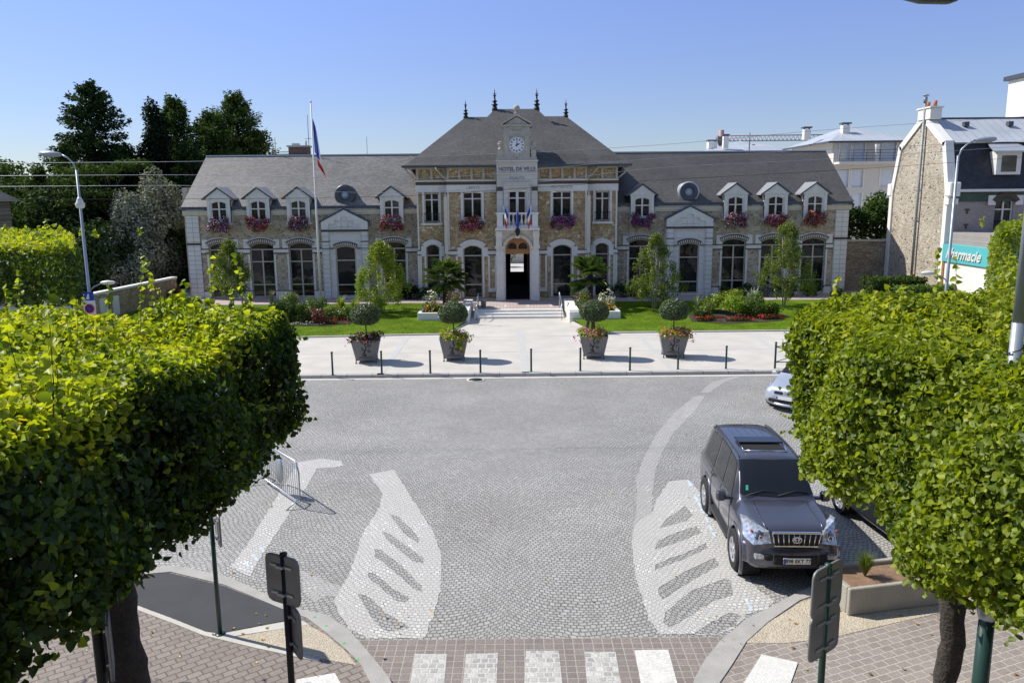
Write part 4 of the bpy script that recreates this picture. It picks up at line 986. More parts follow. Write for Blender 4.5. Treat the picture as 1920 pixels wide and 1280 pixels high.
# ---- clipped lime blocks
def lime_block(name, label, x0, x1, y0, y1, z0, z1, trunk, mat, dens=900, size=.085, faces='TLRFNB', shoots=18, group=None, bias=.0, topyellow=0.0, tr=.17, lean=(0,0), shape=LIME, core=True, fade=None, lift=None):
    th = thing(name, label, 'tree', (trunk[0], trunk[1], 0), group)
    Lx, Ly, Lz = x1-x0, y1-y0, z1-z0
    A = {'T': Lx*Ly, 'B': Lx*Ly, 'L': Ly*Lz, 'R': Ly*Lz, 'N': Lx*Lz, 'F': Lx*Lz}
    PP, UU, TT, SS = [], [], [], []
    for f in faces:
        n = int(A[f]*dens*(.45 if f == 'B' else 1)); a, b_ = RNG.random(n), RNG.random(n)
        dep = np.abs(RNG.normal(0, .2, n)) - .05
        if f in 'TB':
            x, y = x0+a*Lx, y0+b_*Ly
            bump = .10*np.sin(x*2.1+1)*np.sin(y*1.7) + .05*np.sin(x*5.3)*np.sin(y*6.1+2)
            z = (z1 - dep + bump) if f == 'T' else (z0 + dep*1.6 + bump*1.5)
            u = np.tile([0, 0, 1. if f == 'T' else -.2], (n, 1))
        elif f in 'LR':
            y, z = y0+a*Ly, z0+b_*Lz; bump = .13*np.sin(y*2.3+z*1.9) + .06*np.sin(y*6.7)*np.sin(z*5)
            x = (x0 + dep + bump) if f == 'L' else (x1 - dep + bump); u = np.tile([-1. if f == 'L' else 1., 0, .5], (n, 1))
        else:
            x, z = x0+a*Lx, z0+b_*Lz; bump = .13*np.sin(x*2.3+z*1.9) + .06*np.sin(x*6.7)*np.sin(z*5)
            y = (y0 + dep + bump) if f == 'N' else (y1 - dep + bump); u = np.tile([0, -1. if f == 'N' else 1., .5], (n, 1))
        t = RNG.random(n)*.5 + .08*np.sin(x*1.3+y*2.2) + .1 + (topyellow if f == 'T' else (topyellow*.9*np.clip(1-(z1-z)/.3, 0, 1) if f in 'RLN' else 0)) - (.1 if f in 'RB' else 0)  # tops yellower and sunlit, right side and underside shaded, all in the tint
        PP.append(np.stack([x, y, z], 1)); UU.append(u); TT.append(t)
    n = int(Lx*Ly*Lz*60)      # leaves in the depth of the crown
    if core:
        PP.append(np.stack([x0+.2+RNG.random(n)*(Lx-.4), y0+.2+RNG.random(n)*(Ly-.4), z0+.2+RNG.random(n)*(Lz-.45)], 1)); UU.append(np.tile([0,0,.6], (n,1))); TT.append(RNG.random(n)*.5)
    # short sprigs breaking the clipped faces
    for f, nx_, ny_ in (('L', -1, 0), ('R', 1, 0), ('F', 0, 1), ('N', 0, -1)):
        if f not in faces or size > .12: continue
        Lf = Ly if f in 'LR' else Lx
        for _ in range(int(Lf*Lz*9)):
            a, b2, ln_ = random.random(), random.random(), random.uniform(.06, .3)
            x_ = (x0 if f == 'L' else x1) if f in 'LR' else x0+a*Lx; y_ = (y0 if f == 'N' else y1) if f in 'NF' else y0+a*Ly; z_ = z0+.05+b2*(Lz-.1)
            k_ = int(3+ln_*22); tt_ = np.linspace(.1, 1, k_); P2 = np.stack([x_+nx_*ln_*tt_+random.uniform(-.1,.1)*tt_, y_+ny_*ln_*tt_+random.uniform(-.15,.15)*tt_, z_+random.uniform(-.12,.12)*tt_], 1)
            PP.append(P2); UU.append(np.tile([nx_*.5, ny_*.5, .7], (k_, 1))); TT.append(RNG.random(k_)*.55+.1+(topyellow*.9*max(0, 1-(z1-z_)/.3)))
    Pn, Un, Tn = map(np.concatenate, (PP, UU, TT))
    g_ = np.sin(Pn[:,0]*4.1+1.3*np.sin(Pn[:,1]*2.7))*np.sin(Pn[:,1]*3.7+1.1*np.sin(Pn[:,2]*3.1))+.7*np.sin(Pn[:,2]*5.3+Pn[:,0]*2.1+Pn[:,1]*1.7)
    if size < .12:
        kp = RNG.random(len(Pn)) < np.clip(.86+.42*g_, .16, 1); Pn, Un, Tn = Pn[kp], Un[kp], Tn[kp]
    Un = Un*np.where(Un[:,2:3] > .9, 1.15, 1.0)
    # rounded bottom edges
    zz = Pn[:, 2]
    for f in faces:      # clipped edges are rounded off, never a sharp box
        if f not in 'LRFN': continue
        k_ = 0 if f in 'LR' else 1; lim = {'L': x0, 'R': x1, 'N': y0, 'F': y1}[f]; sg_ = 1 if f in 'RF' else -1; ro = .28 if size < .12 else .6
        a_ = (Pn[:, k_] - (lim - sg_*ro))*sg_; b2_ = Pn[:, 2] - (z1 - ro); m_ = (a_ > 0) & (b2_ > 0); d_ = np.hypot(a_, b2_); sc_ = np.where(m_ & (d_ > ro), ro/np.maximum(d_, 1e-6), 1)
        Pn[:, k_] = np.where(m_, (lim - sg_*ro) + sg_*a_*sc_, Pn[:, k_]); Pn[:, 2] = np.where(m_, (z1 - ro) + b2_*sc_, Pn[:, 2])
    if size < .12: Pn[:, 2] += np.where(Pn[:, 2] > z1-.6, .11*np.sin(Pn[:,0]*1.3+.5)*np.cos(Pn[:,1]*1.1) + .05*np.sin(Pn[:,0]*4+Pn[:,1]*3), 0)
    if lift is not None: Pn[:, 2] = np.where(zz < z1-.4, zz, zz); Pn = lift(Pn)
    sz = RNG.uniform(.65, 1.25, len(Pn))*size
    leaves('crown', Pn, Un, sz, mat, th, shape, Tn, .85)
    if shoots:
        sb = MB(); SP, SU, ST = [], [], []
        for _ in range(shoots):
            x, y = random.uniform(x0+.1, x1-.1), random.uniform(y0+.1, y1-.1); h = random.uniform(.12, .55)*random.choice((1, 1, 1.5)); dx, dy = random.uniform(-.15,.15), random.uniform(-.15,.15)
            p0, p1 = Vector((x, y, z1-.1)), Vector((x+dx*h, y+dy*h, z1+h)); sb.tube([p0, (p0+p1)/2+Vector((dx*.1,0,0)), p1], [.004,.003,.0015], 4, cap=False)
            for q in np.arange(.12, 1.01, .055):
                SP.append(list(p0.lerp(p1, q))); SU.append([random.uniform(-.6,.6), random.uniform(-.8,.2), .6]); ST.append(random.uniform(.4, .95))
        leaves('shoot_leaves', SP, SU, size*1.05, mat, th, shape, np.array(ST), .7)
        sb.build('shoot', M['bark'], th)
    tb = MB(); tx, ty = trunk[:2]; lx, ly = lean; zt = z0 + .5
    key = [(0, -.05, 1.4), (.1, .4, 1.1), (.4, 1.5, 1.0), (.8, z0-.4, 1.02), (1, zt, 1.25)]; pts, rr_ = [], []
    for z_ in np.linspace(-.05, zt, 26):
        f_ = np.interp(z_, [k_[1] for k_ in key], [k_[0] for k_ in key]); pts.append((tx+lx*f_, ty+ly*f_, z_)); rr_.append(tr*np.interp(z_, [k_[1] for k_ in key], [k_[2] for k_ in key])*random.uniform(.95, 1.06))
    tb.tube(pts, rr_, 16)
    for k in range(9 if size < .12 else 0):
        a = 2*math.pi*k/9 + random.uniform(-.3,.3); r = random.uniform(.7, 1)*min(Lx, Ly)*.46
        e = (tx+lx+math.cos(a)*r*1.0, ty+ly+math.sin(a)*r, z0 + random.uniform(.5, Lz*.9)); e = (min(max(e[0], x0+.2), x1-.2), min(max(e[1], y0+.2), y1-.2), e[2])
        s = (tx+lx, ty+ly, z0+.1); mdl = tuple((s[i]+e[i])/2 + (0, 0, .12)[i] for i in range(3)); tb.tube([s, mdl, e], [tr*.5, tr*.3, .02], 6, cap=False)
    bm = tb.me('trunk')
    # rough bark: push the surface in and out
    co = np.zeros(len(bm.vertices)*3); bm.vertices.foreach_get('co', co); co = co.reshape(-1, 3)
    co[:, :2] += (.018*np.sin(co[:,2:3]*7+np.array([0,1.7])) + .014*np.sin(co[:,2:3]*23+co[:,:1]*40+np.array([2,.4])))*(co[:,2:3] < z0+.3); bm.vertices.foreach_set('co', co.reshape(-1)); bm.update()
    link('trunk', bm, M['bark'], th)
    return th
# ---- free-growing trees
def tree(name, label, x, y, z, crown, mat, dens, size, trunk_r=.25, group=None, shape=DIAM, flop=.7, shell=.55, upb=.4, bark='bark', top=None, limbs=True, cat='tree', stems=None):
    th = thing(name, label, cat, (x, y, z), group)
    clumps('crown', crown, dens, size, mat, th, shape, flop, shell=shell, upb=upb)
    zt = top if top is not None else max(c[2] for c, r in crown)
    tb = MB()
    if stems is None: tb.tube([(x, y, z-.2), (x, y, z+(zt-z)*.4), (x, y, zt-.3)], [trunk_r, trunk_r*.7, .04], 8)
    else:
        for (dx, dy) in stems: tb.tube([(x+dx*.25, y+dy*.25, z-.1), (x+dx*.6, y+dy*.6, z+(zt-z)*.4), (x+dx, y+dy, zt-.3)], [trunk_r, trunk_r*.6, .012], 7)
    if limbs:
        for c, r in crown[::max(1, len(crown)//26)]:
            h0 = z + max(.3, (c[2]-z)*.8 - .4*math.hypot(c[0]-x, c[1]-y)*.3)
            tb.tube([(x, y, min(h0, c[2])), ((x+c[0])/2, (y+c[1])/2, (h0+c[2])/2), tuple(c)], [max(.012, trunk_r*.22), max(.009, trunk_r*.14), .006], 5, cap=False)
    tb.build('trunk', M[bark], th)
    return th
def conifer_crown(x, y, z0, h, r, n=60, flat=.35, irregular=.35, top_r=.12):
    cl = []
    for i in range(n):
        t = (i+random.random())/n; zz = z0 + h*t; rr = r*((1-t)**.72 + top_r*(1-t)) * random.uniform(1-irregular, 1.12)
        a = random.uniform(0, 6.283); c = random.uniform(.45, 1.0)*rr
        s = (.26+.45*(1-t))*r*.32
        cl.append(((x+math.cos(a)*c, y+math.sin(a)*c, zz), (s*random.uniform(.7,1.3), s*random.uniform(.7,1.3), s*flat*random.uniform(.8,1.4))))
    cl += [((x, y, z0+h*t), (r*.42*(1-t)**.8+.04, r*.42*(1-t)**.8+.04, h*.055)) for t in np.linspace(.03, .985, 16)]
    return cl
def blob_crown(c, R, n, s=.35, zsq=1.0, core=True):
    cl = []
    for _ in range(n):
        v = Vector((random.gauss(0,1), random.gauss(0,1), random.gauss(0,1))).normalized()*random.uniform(.55, 1.0)
        k = random.uniform(.6, 1.2)*s
        cl.append(((c[0]+v.x*R[0]*(1-s*.5), c[1]+v.y*R[1]*(1-s*.5), c[2]+v.z*R[2]*(1-s*.5)), (R[0]*k, R[1]*k, R[2]*k*zsq)))
    return cl
# ---- foreground canopies
def skirt(side):
    # leaves at the lower rim hang in uneven lobes
    def f(P_):
        x, y, z = P_[:,0], P_[:,1], P_[:,2]
        s = np.where(z < 4.2, (4.2-z)*.32*(np.sin(y*2.6+x*1.7)+.6*np.sin(y*6.1)), 0)
        return np.stack([x + side*np.where(z < 4.0, -(4.0-z)*.18, 0), y, z - s*.5], 1)
    return f
LIMEG = 'clipped lime trees lining the near pavement'
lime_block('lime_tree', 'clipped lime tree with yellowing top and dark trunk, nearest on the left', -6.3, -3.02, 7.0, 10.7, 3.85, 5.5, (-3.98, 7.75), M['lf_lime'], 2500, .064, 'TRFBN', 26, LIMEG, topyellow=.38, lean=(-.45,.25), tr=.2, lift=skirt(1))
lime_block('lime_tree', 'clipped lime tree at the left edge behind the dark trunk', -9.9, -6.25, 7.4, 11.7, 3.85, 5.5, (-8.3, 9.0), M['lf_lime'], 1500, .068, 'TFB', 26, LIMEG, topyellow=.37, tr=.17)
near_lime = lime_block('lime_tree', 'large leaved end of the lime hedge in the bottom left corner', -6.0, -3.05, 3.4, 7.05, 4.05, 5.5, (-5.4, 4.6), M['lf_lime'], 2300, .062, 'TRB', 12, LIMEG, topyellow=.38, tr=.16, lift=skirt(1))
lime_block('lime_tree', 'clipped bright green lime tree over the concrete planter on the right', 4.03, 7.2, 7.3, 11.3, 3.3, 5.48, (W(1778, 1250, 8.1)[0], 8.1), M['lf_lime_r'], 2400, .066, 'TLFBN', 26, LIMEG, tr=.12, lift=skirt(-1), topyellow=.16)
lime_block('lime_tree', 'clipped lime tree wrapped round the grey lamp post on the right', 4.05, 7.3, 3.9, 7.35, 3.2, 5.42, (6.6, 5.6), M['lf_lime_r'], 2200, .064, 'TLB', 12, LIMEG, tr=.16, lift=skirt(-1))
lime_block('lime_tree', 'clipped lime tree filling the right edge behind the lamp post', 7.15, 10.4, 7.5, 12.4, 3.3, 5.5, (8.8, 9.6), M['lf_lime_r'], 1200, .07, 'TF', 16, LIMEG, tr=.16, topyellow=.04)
th = near_lime
sb = MB(); SP, SU, ST = [], [], []
for x, y, h, dx in ((-3.22, 5.35, 1.35, .08), (-3.55, 5.7, 1.0, -.1), (-3.85, 5.6, .8, .05), (-4.4, 8.6, .7, .1), (-3.3, 9.8, .75, .12), (-3.15, 10.3, .5, .1)):
    p0, p1 = Vector((x, y, 5.1)), Vector((x+dx*h, y, 5.1+h)); sb.tube([p0, p0.lerp(p1, .5)+Vector((.02,0,0)), p1], [.006,.004,.002], 5, cap=False)
    for q in np.arange(.12, 1.01, .05): SP.append(list(p0.lerp(p1, q))); SU.append([random.uniform(-.7,.7), random.uniform(-.9,.2), .5]); ST.append(random.uniform(.35, .95))
leaves('shoot_leaves', SP, SU, .082, M['lf_lime'], th, LIME, np.array(ST), .6); sb.build('shoot', M['bark'], th)
# far clipped rows
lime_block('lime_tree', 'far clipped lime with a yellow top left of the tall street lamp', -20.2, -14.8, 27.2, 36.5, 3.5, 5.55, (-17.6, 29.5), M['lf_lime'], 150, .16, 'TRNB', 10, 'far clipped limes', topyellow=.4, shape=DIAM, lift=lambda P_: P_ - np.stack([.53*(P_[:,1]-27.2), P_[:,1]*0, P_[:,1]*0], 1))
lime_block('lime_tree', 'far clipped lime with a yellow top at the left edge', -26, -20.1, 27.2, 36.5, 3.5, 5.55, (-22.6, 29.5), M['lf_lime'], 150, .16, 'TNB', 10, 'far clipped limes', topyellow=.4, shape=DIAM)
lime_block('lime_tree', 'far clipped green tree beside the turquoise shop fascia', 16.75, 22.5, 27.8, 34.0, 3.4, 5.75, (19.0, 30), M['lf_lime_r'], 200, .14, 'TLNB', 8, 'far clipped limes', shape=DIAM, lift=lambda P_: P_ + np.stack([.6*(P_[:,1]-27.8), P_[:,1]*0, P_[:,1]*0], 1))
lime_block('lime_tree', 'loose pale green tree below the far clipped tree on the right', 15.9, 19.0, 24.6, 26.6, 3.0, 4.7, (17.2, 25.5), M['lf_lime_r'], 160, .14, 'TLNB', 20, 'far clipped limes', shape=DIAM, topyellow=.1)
# ---- wooded background on the left
TG = 'park trees behind the left wall'
def con(name, label, px, py, Y, r, mat, n, size=.34, flat=.5, irr=.4, z0=1.5, base=None, dens=1.5):
    """conifer built branch by branch: needles sit along drooping boughs that thin out to a leader"""
    x, zt = W(px, py, Y); h = zt - z0; th = thing(name, label, 'tree', (x, Y, 0), TG); pine = mat == 'lf_pine'
    PP, UU, AL, TT = [], [], [], []; tb = MB(); tb.tube([(x, Y, -.2), (x, Y, z0+h*.5), (x, Y, zt-.2)], [.35, .2, .03], 8)
    nb = int(n*3.2); gaps = np.sort(RNG.random(7))
    for i in range(nb):
        t = (i+random.random())/nb; L = r*1.25*((1-t)**.75*.95+.06)*random.uniform(1-irr, 1.12)*(1.0+.16*math.sin(t*31+i)); a = random.uniform(0, 6.283)
        zz = z0+h*t; up = (.28 if pine else -.18)*L*(1-t) + (.25*L if t > .75 else 0); m = int(26+L*34)
        s_ = RNG.random(m)**.65; w_ = (.34 if pine else .26)*(1.15-.6*s_)*min(1, L*.5+.3)
        ca, sa = math.cos(a), math.sin(a); lat = RNG.normal(0, 1, m)*w_
        q = np.stack([x + ca*L*s_ - sa*lat, Y + sa*L*s_ + ca*lat, zz + up*s_**1.6 + RNG.normal(0, .11 if not pine else .2, m)], 1)
        PP.append(q); UU.append(np.tile([ca*.3, sa*.3, .8], (m, 1))); AL.append(np.tile([ca, sa, up/max(L,.1)], (m, 1))); TT.append(RNG.random(m)*.5 + random.random()*.5)
        if i % 9 == 0: tb.tube([(x, Y, zz), (x+ca*L*.5, Y+sa*L*.5, zz+up*.35), (x+ca*L*.9, Y+sa*L*.9, zz+up*.85)], [.05, .03, .01], 4, cap=False)
    m = 260; zz = zt - .9*RNG.random(m)**1.4; PP.append(np.stack([x+RNG.normal(0,.1,m)*(zt-zz+.1)*2, Y+RNG.normal(0,.1,m)*(zt-zz+.1)*2, zz], 1)); UU.append(np.tile([0,-.4,.5], (m,1))); AL.append(np.tile([0,0,1.], (m,1))); TT.append(RNG.random(m))
    leaves('crown', np.concatenate(PP), np.concatenate(UU), size*.85, M[mat], th, (NEEDLE[0], NEEDLE[1]), np.concatenate(TT), .8, along=np.concatenate(AL)); tb.build('trunk', M['bark'], th)
    return th
NEEDLE = (np.array([(0,0,0),(.26,.45,.06),(0,1,0),(-.26,.45,.06)], float), [(0,1,2,3)])
con('tall_spruce', 'tallest dark spruce rising above the left street lamp', 165, 160, 62, 4.9, 'lf_dark', 120, .3, .45, .35)
con('pine_tree', 'sunlit pine leaning left of the tall spruce', 122, 275, 60, 3.0, 'lf_pine', 60, .3, .5, .5)
con('pine_tree', 'low pine between the spruce and the old house', 70, 320, 61, 3.2, 'lf_pine', 50, .3, .5, .5)
x, zt = W(285, 195, 63)
tree('cypress_tree', 'narrow dark cypress pillar between the spruce and the pines', x, 63, 0, [((x+random.uniform(-.35,.35), 63+random.uniform(-.4,.4), 2+(zt-2.4)*i/26), (1.55*math.sin(math.pi*.5*min(1, (27-i)/14))+.03, 1.2, .9)) for i in range(27)], M['lf_cyp'], 1.8, .26, .3, TG, upb=1.2)
con('pine_tree', 'pine standing close behind the narrow cypress', 325, 188, 68, 3.9, 'lf_pine', 90, .3, .5, .5, 3)
con('pine_tree', 'broad pine overhanging the left end of the town hall roof', 440, 180, 70, 4.6, 'lf_pine', 110, .3, .5, .5, 3)
con('pine_tree', 'shorter wide pine between cypress and town hall ridge', 393, 215, 67, 4.2, 'lf_pine', 90, .3, .5, .5, 3)
con('pine_tree', 'low pine boughs reaching over the ridge end', 475, 250, 69, 3.4, 'lf_pine', 50, .3, .5, .5, 5)
con('dark_tree', 'dark conifer in the gap between spruce and cypress', 232, 280, 61, 3.6, 'lf_dark', 70, .3, .5, .4)
con('dark_tree', 'dark conifer right of the cypress above the silvery oak', 355, 268, 62, 3.2, 'lf_dark', 60, .3, .5, .4)
tree('holm_oak', 'silvery green evergreen oak beside the town hall corner', -24.9, 56.5, 0, blob_crown((-25.2, 56.5, 4.8), (3.0, 2.4, 4.6), 80, .26), M['lf_oak'], 1.1, .19, .3, TG)
tree('silver_bush', 'rounded silvery bush below the evergreen oak', -25.7, 54.4, 0, blob_crown((-26.2, 54.4, 2.6), (2.9, 1.8, 2.6), 46, .3), M['lf_oak'], 1.1, .17, .12, TG, cat='bush')
tree('dark_tree', 'dark tree filling the gap under the tall spruce', -31.5, 57.5, 0, blob_crown((-31.5, 57.5, 4.0), (4.4, 2.5, 3.9), 46, .35), M['lf_dark'], 1.0, .28, .3, TG)
tree('dark_tree', 'dark tree closing the gap left of the cypress', -31.0, 66, 0, blob_crown((-31.0, 66, 6.0), (3.6, 2.5, 4.6), 46, .3), M['lf_mid'], 1.0, .24, .3, TG)
tree('dark_tree', 'dark tree just left of the town hall gable', -24.6, 64, 0, blob_crown((-24.8, 64, 6.0), (3.2, 2.2, 4.6), 46, .3), M['lf_dark'], 1.0, .24, .3, TG)
tree('low_cedar', 'cedar with light layered boughs right of the tall spruce', -28.3, 57.5, 0, [((-28.6+random.uniform(-2.2,2.2), 57.5+random.uniform(-1.5,1.5), 2.6+random.random()*7.0), (1.3, 1.2, .3)) for _ in range(42)], M['lf_pine'], 1.1, .26, .25, TG)
tree('dark_tree', 'dark green shrubby tree behind the far lime row', -37.5, 55.5, 0, blob_crown((-37.2, 55.5, 4.0), (4.0, 2.5, 3.5), 40, .35), M['lf_mid'], 1.0, .26, .3, TG)
tree('chestnut_tree', 'rounded chestnut tree behind the old stone house', -46, 72, 0, blob_crown((-46.5, 72, 6.6), (5.5, 3.5, 4.8), 46, .3), M['lf_mid'], 1.0, .34, .35, TG)
tree('chestnut_tree', 'low round tree right of the old stone house', -41.0, 66, 0, blob_crown((-41.0, 66, 5.6), (3.2, 2.5, 4.6), 40, .3), M['lf_mid'], 1.0, .3, .3, TG)
tree('dark_tree', 'dark tree in the gap beside the town hall corner', -23.4, 58, 0, blob_crown((-23.4, 58, 3.0), (1.8, 1.5, 3.2), 30, .35), M['lf_dark'], 1.0, .24, .2, TG)
tree('dark_tree', 'dark broadleaf tree between the wall and the evergreen oak', -27.7, 53.5, 0, blob_crown((-27.9, 53.8, 2.8), (2.6, 2.0, 2.6), 36, .35), M['lf_dark'], 1.0, .24, .2, TG)
# ---- right side greenery
tree('leafy_tree', 'green leafy tree behind the wall right of the town hall', 24.6, 60.5, 0, blob_crown((24.6, 60.5, 5.0), (2.6, 2.0, 1.9), 40, .35), M['lf_mid'], 1.0, .24, .2)
tree('leafy_tree', 'second leafy tree against the stone gable', 27.2, 60, 0, blob_crown((27.4, 60, 5.0), (1.7, 1.8, 2.1), 30, .35), M['lf_mid'], 1.0, .24, .2)
def hedge(name, label, x0, x1, y0, y1, z0, z1, mat, dens=260, size=.09):
    th = thing(name, label, 'hedge', ((x0+x1)/2, (y0+y1)/2, z0)); P_ = []; U = []
    for f, A in (('T',(x1-x0)*(y1-y0)), ('N',(x1-x0)*(z1-z0)), ('L',(y1-y0)*(z1-z0)), ('R',(y1-y0)*(z1-z0))):
        n = int(A*dens); a, c = RNG.random(n), RNG.random(n); d = np.abs(RNG.normal(0,.06,n))
        if f == 'T': p = np.stack([x0+a*(x1-x0), y0+c*(y1-y0), z1-d], 1); u = [0,0,1]
        elif f == 'N': p = np.stack([x0+a*(x1-x0), y0+d, z0+c*(z1-z0)], 1); u = [0,-1,.3]
        elif f == 'L': p = np.stack([x0+d, y0+a*(y1-y0), z0+c*(z1-z0)], 1); u = [-1,0,.3]
        else: p = np.stack([x1-d, y0+a*(y1-y0), z0+c*(z1-z0)], 1); u = [1,0,.3]
        P_.append(p); U.append(np.tile(u, (n,1)))
    leaves('foliage', np.concatenate(P_), np.concatenate(U), size, mat, th, DIAM, None, .6)
    b = MB(); b.box(x0+.12, x1-.12, y0+.12, y1-.12, z0, z1-.12); b.build('inner_twigs', M['bark'], th)
    return th
hedge('hedge', 'low clipped hedge running below the stone gable', 21.8, 24.9, 44.6, 45.6, FZ, 1.75, M['lf_hedge'], 200, .14)
hedge('hedge', 'dark low hedge in front of the rubble garden wall', 21.4, 24.6, 47.2, 49, FZ, 1.9, M['lf_mid'], 160, .16)
# ---- garden
def birch(label, x, y, h, r, mat, stems, kind='birch_tree', low=.25, n=84):
    z = lz(x, y); cl = []
    for i in range(n):
        t = low + (1-low)*random.random(); rr = r*1.25*min(1, (1-t)*1.45+.05)**.7*min(1, (t-low)/.12+.4)*random.random()**.5; a = random.uniform(0, 6.28)
        cl.append(((x+math.cos(a)*rr, y+math.sin(a)*rr*.8, z+h*t), (.26, .26, .38)))
    cl.append(((x, y, z+h), (.15,.15,.35)))
    return tree(kind, label, x, y, z, cl, mat, .62, .092, .045, 'young trees on the lawns', bark='bark_pale', stems=stems, upb=.2, flop=.9, shell=.2)
a = G(432, 596, .35); birch('slender birch on the lawn at the left end of the facade', -16.6, 47.2, 3.9, 1.2, M['lf_birch'], [(.2,.1),(-.2,0),(.05,-.2)])
birch('bushy yellow green honey locust left of the palms', -7.45, 45.7, 3.8, 1.5, M['lf_yellow'], [(.3,.1),(-.3,0),(0,-.2)], 'honey_locust', .08, 110)
birch('multi stemmed birch between the right palm and the right doorcase', 8.3, 46.2, 4.05, 1.4, M['lf_birch'], [(.35,.1),(-.3,0),(0,-.2),(.15,.2)], low=.14, n=100)
birch('tall slim birch in front of the right end windows', 16.0, 46.6, 4.65, 1.4, M['lf_birch'], [(.25,.1),(-.3,0),(0,-.2)], low=.14, n=100)
def palm(label, x, y, z, h, r=1.3):
    th = thing('palm_tree', label, 'palm', (x, y, z), 'fan palms beside the steps')
    b = MB(); b.tube([(x, y, z-.1), (x+.03, y, z+h*.5), (x, y, z+h)], [.17, .15, .16], 10); b.build('trunk', M['bark'], th)
    for i in range(44):
        el = random.uniform(-.6, 1.3); a = random.uniform(0, 6.28) if i > 8 else i*.75; L = r*random.uniform(.6, .8)
        d = Vector((math.cos(a)*math.cos(el), math.sin(a)*math.cos(el), math.sin(el))); hub = Vector((x, y, z+h)) + d*L*.75 - Vector((0,0,.12*(1-math.sin(el))))
        m = MB(); m.tube([(x, y, z+h), tuple(hub)], .012, 4, cap=False)
        s = d.cross(Vector((0,0,1))).normalized() if abs(d.z) < .98 else Vector((1,0,0)); up = s.cross(d).normalized()
        for k in range(17):
            t = rad(-118 + 236*k/16); f = (d*math.cos(t) + s*math.sin(t)); ln = L*.62*(.7+.3*math.cos(t*.8)); w_ = .042
            side = (s*math.cos(t) - d*math.sin(t))*w_
            p1 = hub + f*ln*.55 + up*.03; p2 = hub + f*ln - Vector((0,0,ln*.28*random.uniform(.4,1.2)))
            m.add([hub, p1-side, p2, p1+side], [(0,1,2),(0,2,3)])
        me = m.me('frond'); at = me.attributes.new('tint','FLOAT','FACE'); at.data.foreach_set('value', [random.uniform(.0,1)*.6+.4*max(0,math.sin(el))]*len(me.polygons))
        link('frond', me, M['lf_palm'], th)
palm('fan palm left of the steps to the door', -3.95, 47.1, .4, 1.85, 1.5)
palm('fan palm right of the steps to the door', 4.6, 46.7, .4, 1.95, 1.5)
# white raised planter boxes beside the steps
for sg, lab in ((-1, 'low white raised bed left of the steps'), (1, 'low white raised bed right of the steps')):
    X = lambda a: CX + sg*a
    b = thing('raised_bed', lab, 'planter', (X(4), 44.5, FZ))
    m = MB(); a, c = sorted((X(2.75), X(5.55)))
    m.bbox(a, c, 43.25, 43.45, FZ-.1, .72, .015); m.bbox(*sorted((X(5.55), X(5.35))), 43.45, 45.6, FZ-.1, .72, .015); m.bbox(*sorted((X(2.75), X(3.3))), 43.45, 48.4, FZ-.1, .79, .015)
    m.build('wall', M['white_render'], b)
    s = MB(); a, c = sorted((X(3.3), X(5.35))); s.box(a, c, 43.46, 45.5, .2, .62); s.build('soil', M['earth'], b)
def shrub(name, label, x, y, z, R, mat, n=14, size=.08, dens=.8, cat='shrub', group=None, shape=DIAM, upb=.6, flop=.7, blooms=None, nb=0, bs=.06):
    th = thing(name, label, cat, (x, y, z), group)
    clumps('foliage', blob_crown((x, y, z+R[2]*.8), R, n, .45), dens, size, mat, th, shape, flop, upb=upb)
    if blooms:
        p, v = ellip(nb, (x, y, z+R[2]*.85), (R[0]*1.02, R[1]*1.02, R[2]*1.05), .97); k = (v[:,2] > -.3) & (v[:,1] < .6); p, v = p[k], v[k]
        leaves('blooms', p, v, bs, M[blooms], th, PETAL, None, .45)
    b = MB()
    for _ in range(5):
        a = random.uniform(0, 6.28); b.tube([(x, y, z-.05), (x+math.cos(a)*R[0]*.5, y+math.sin(a)*R[1]*.5, z+R[2])], [.012, .005], 4, cap=False)
    b.build('stem', M['bark'], th)
    return th
def spiky(name, label, x, y, z, h, n, mat, w_=.03, cat='plant', group=None, spread=.5):
    th = thing(name, label, cat, (x, y, z), group); m = MB(); tt = []
    for _ in range(n):
        a = random.uniform(0, 6.28); s = random.uniform(.1, 1)*spread; hh = h*random.uniform(.6, 1.05); dx, dy = math.cos(a)*s*h, math.sin(a)*s*h; sx, sy = -math.sin(a)*w_, math.cos(a)*w_
        m.add([(x-sx,y-sy,z),(x+sx,y+sy,z),(x+dx*.5+sx*.8,y+dy*.5+sy*.8,z+hh*.75),(x+dx*.5-sx*.8,y+dy*.5-sy*.8,z+hh*.75),(x+dx,y+dy,z+hh*random.uniform(.7,1.05))],[(0,1,2,3),(3,2,4)]); t = random.random(); tt += [t, t]
    me = m.me('blades'); at = me.attributes.new('tint','FLOAT','FACE'); at.data.foreach_set('value', tt); link('blades', me, M[mat], th); return th
M['pt_red'] = petals('red bedding flowers', [RED_, (.6,.03,.02), (.45,.01,.02)]); M['pt_yel'] = petals('yellow flowers', [YEL, ORG, (.7,.42,.02)])
M['pt_wht'] = petals('white flowers', [WHT, (.8,.78,.7), WHT]); M['pt_mix'] = petals('mixed flowers', [RED_, YEL, ORG, WHT, PINK])
M['pt_box_a'] = petals('pink and purple petunias', [PINK, PUR, (.7,.35,.5), PUR, RED_, WHT]); M['pt_box_b'] = petals('red and pink geraniums', [RED_, PINK, ORG, RED_, (.7,.3,.42), PUR])
M['pt_box_c'] = petals('magenta and purple petunias', [(.3,.03,.22), PUR, (.35,.05,.3), PINK, PUR])
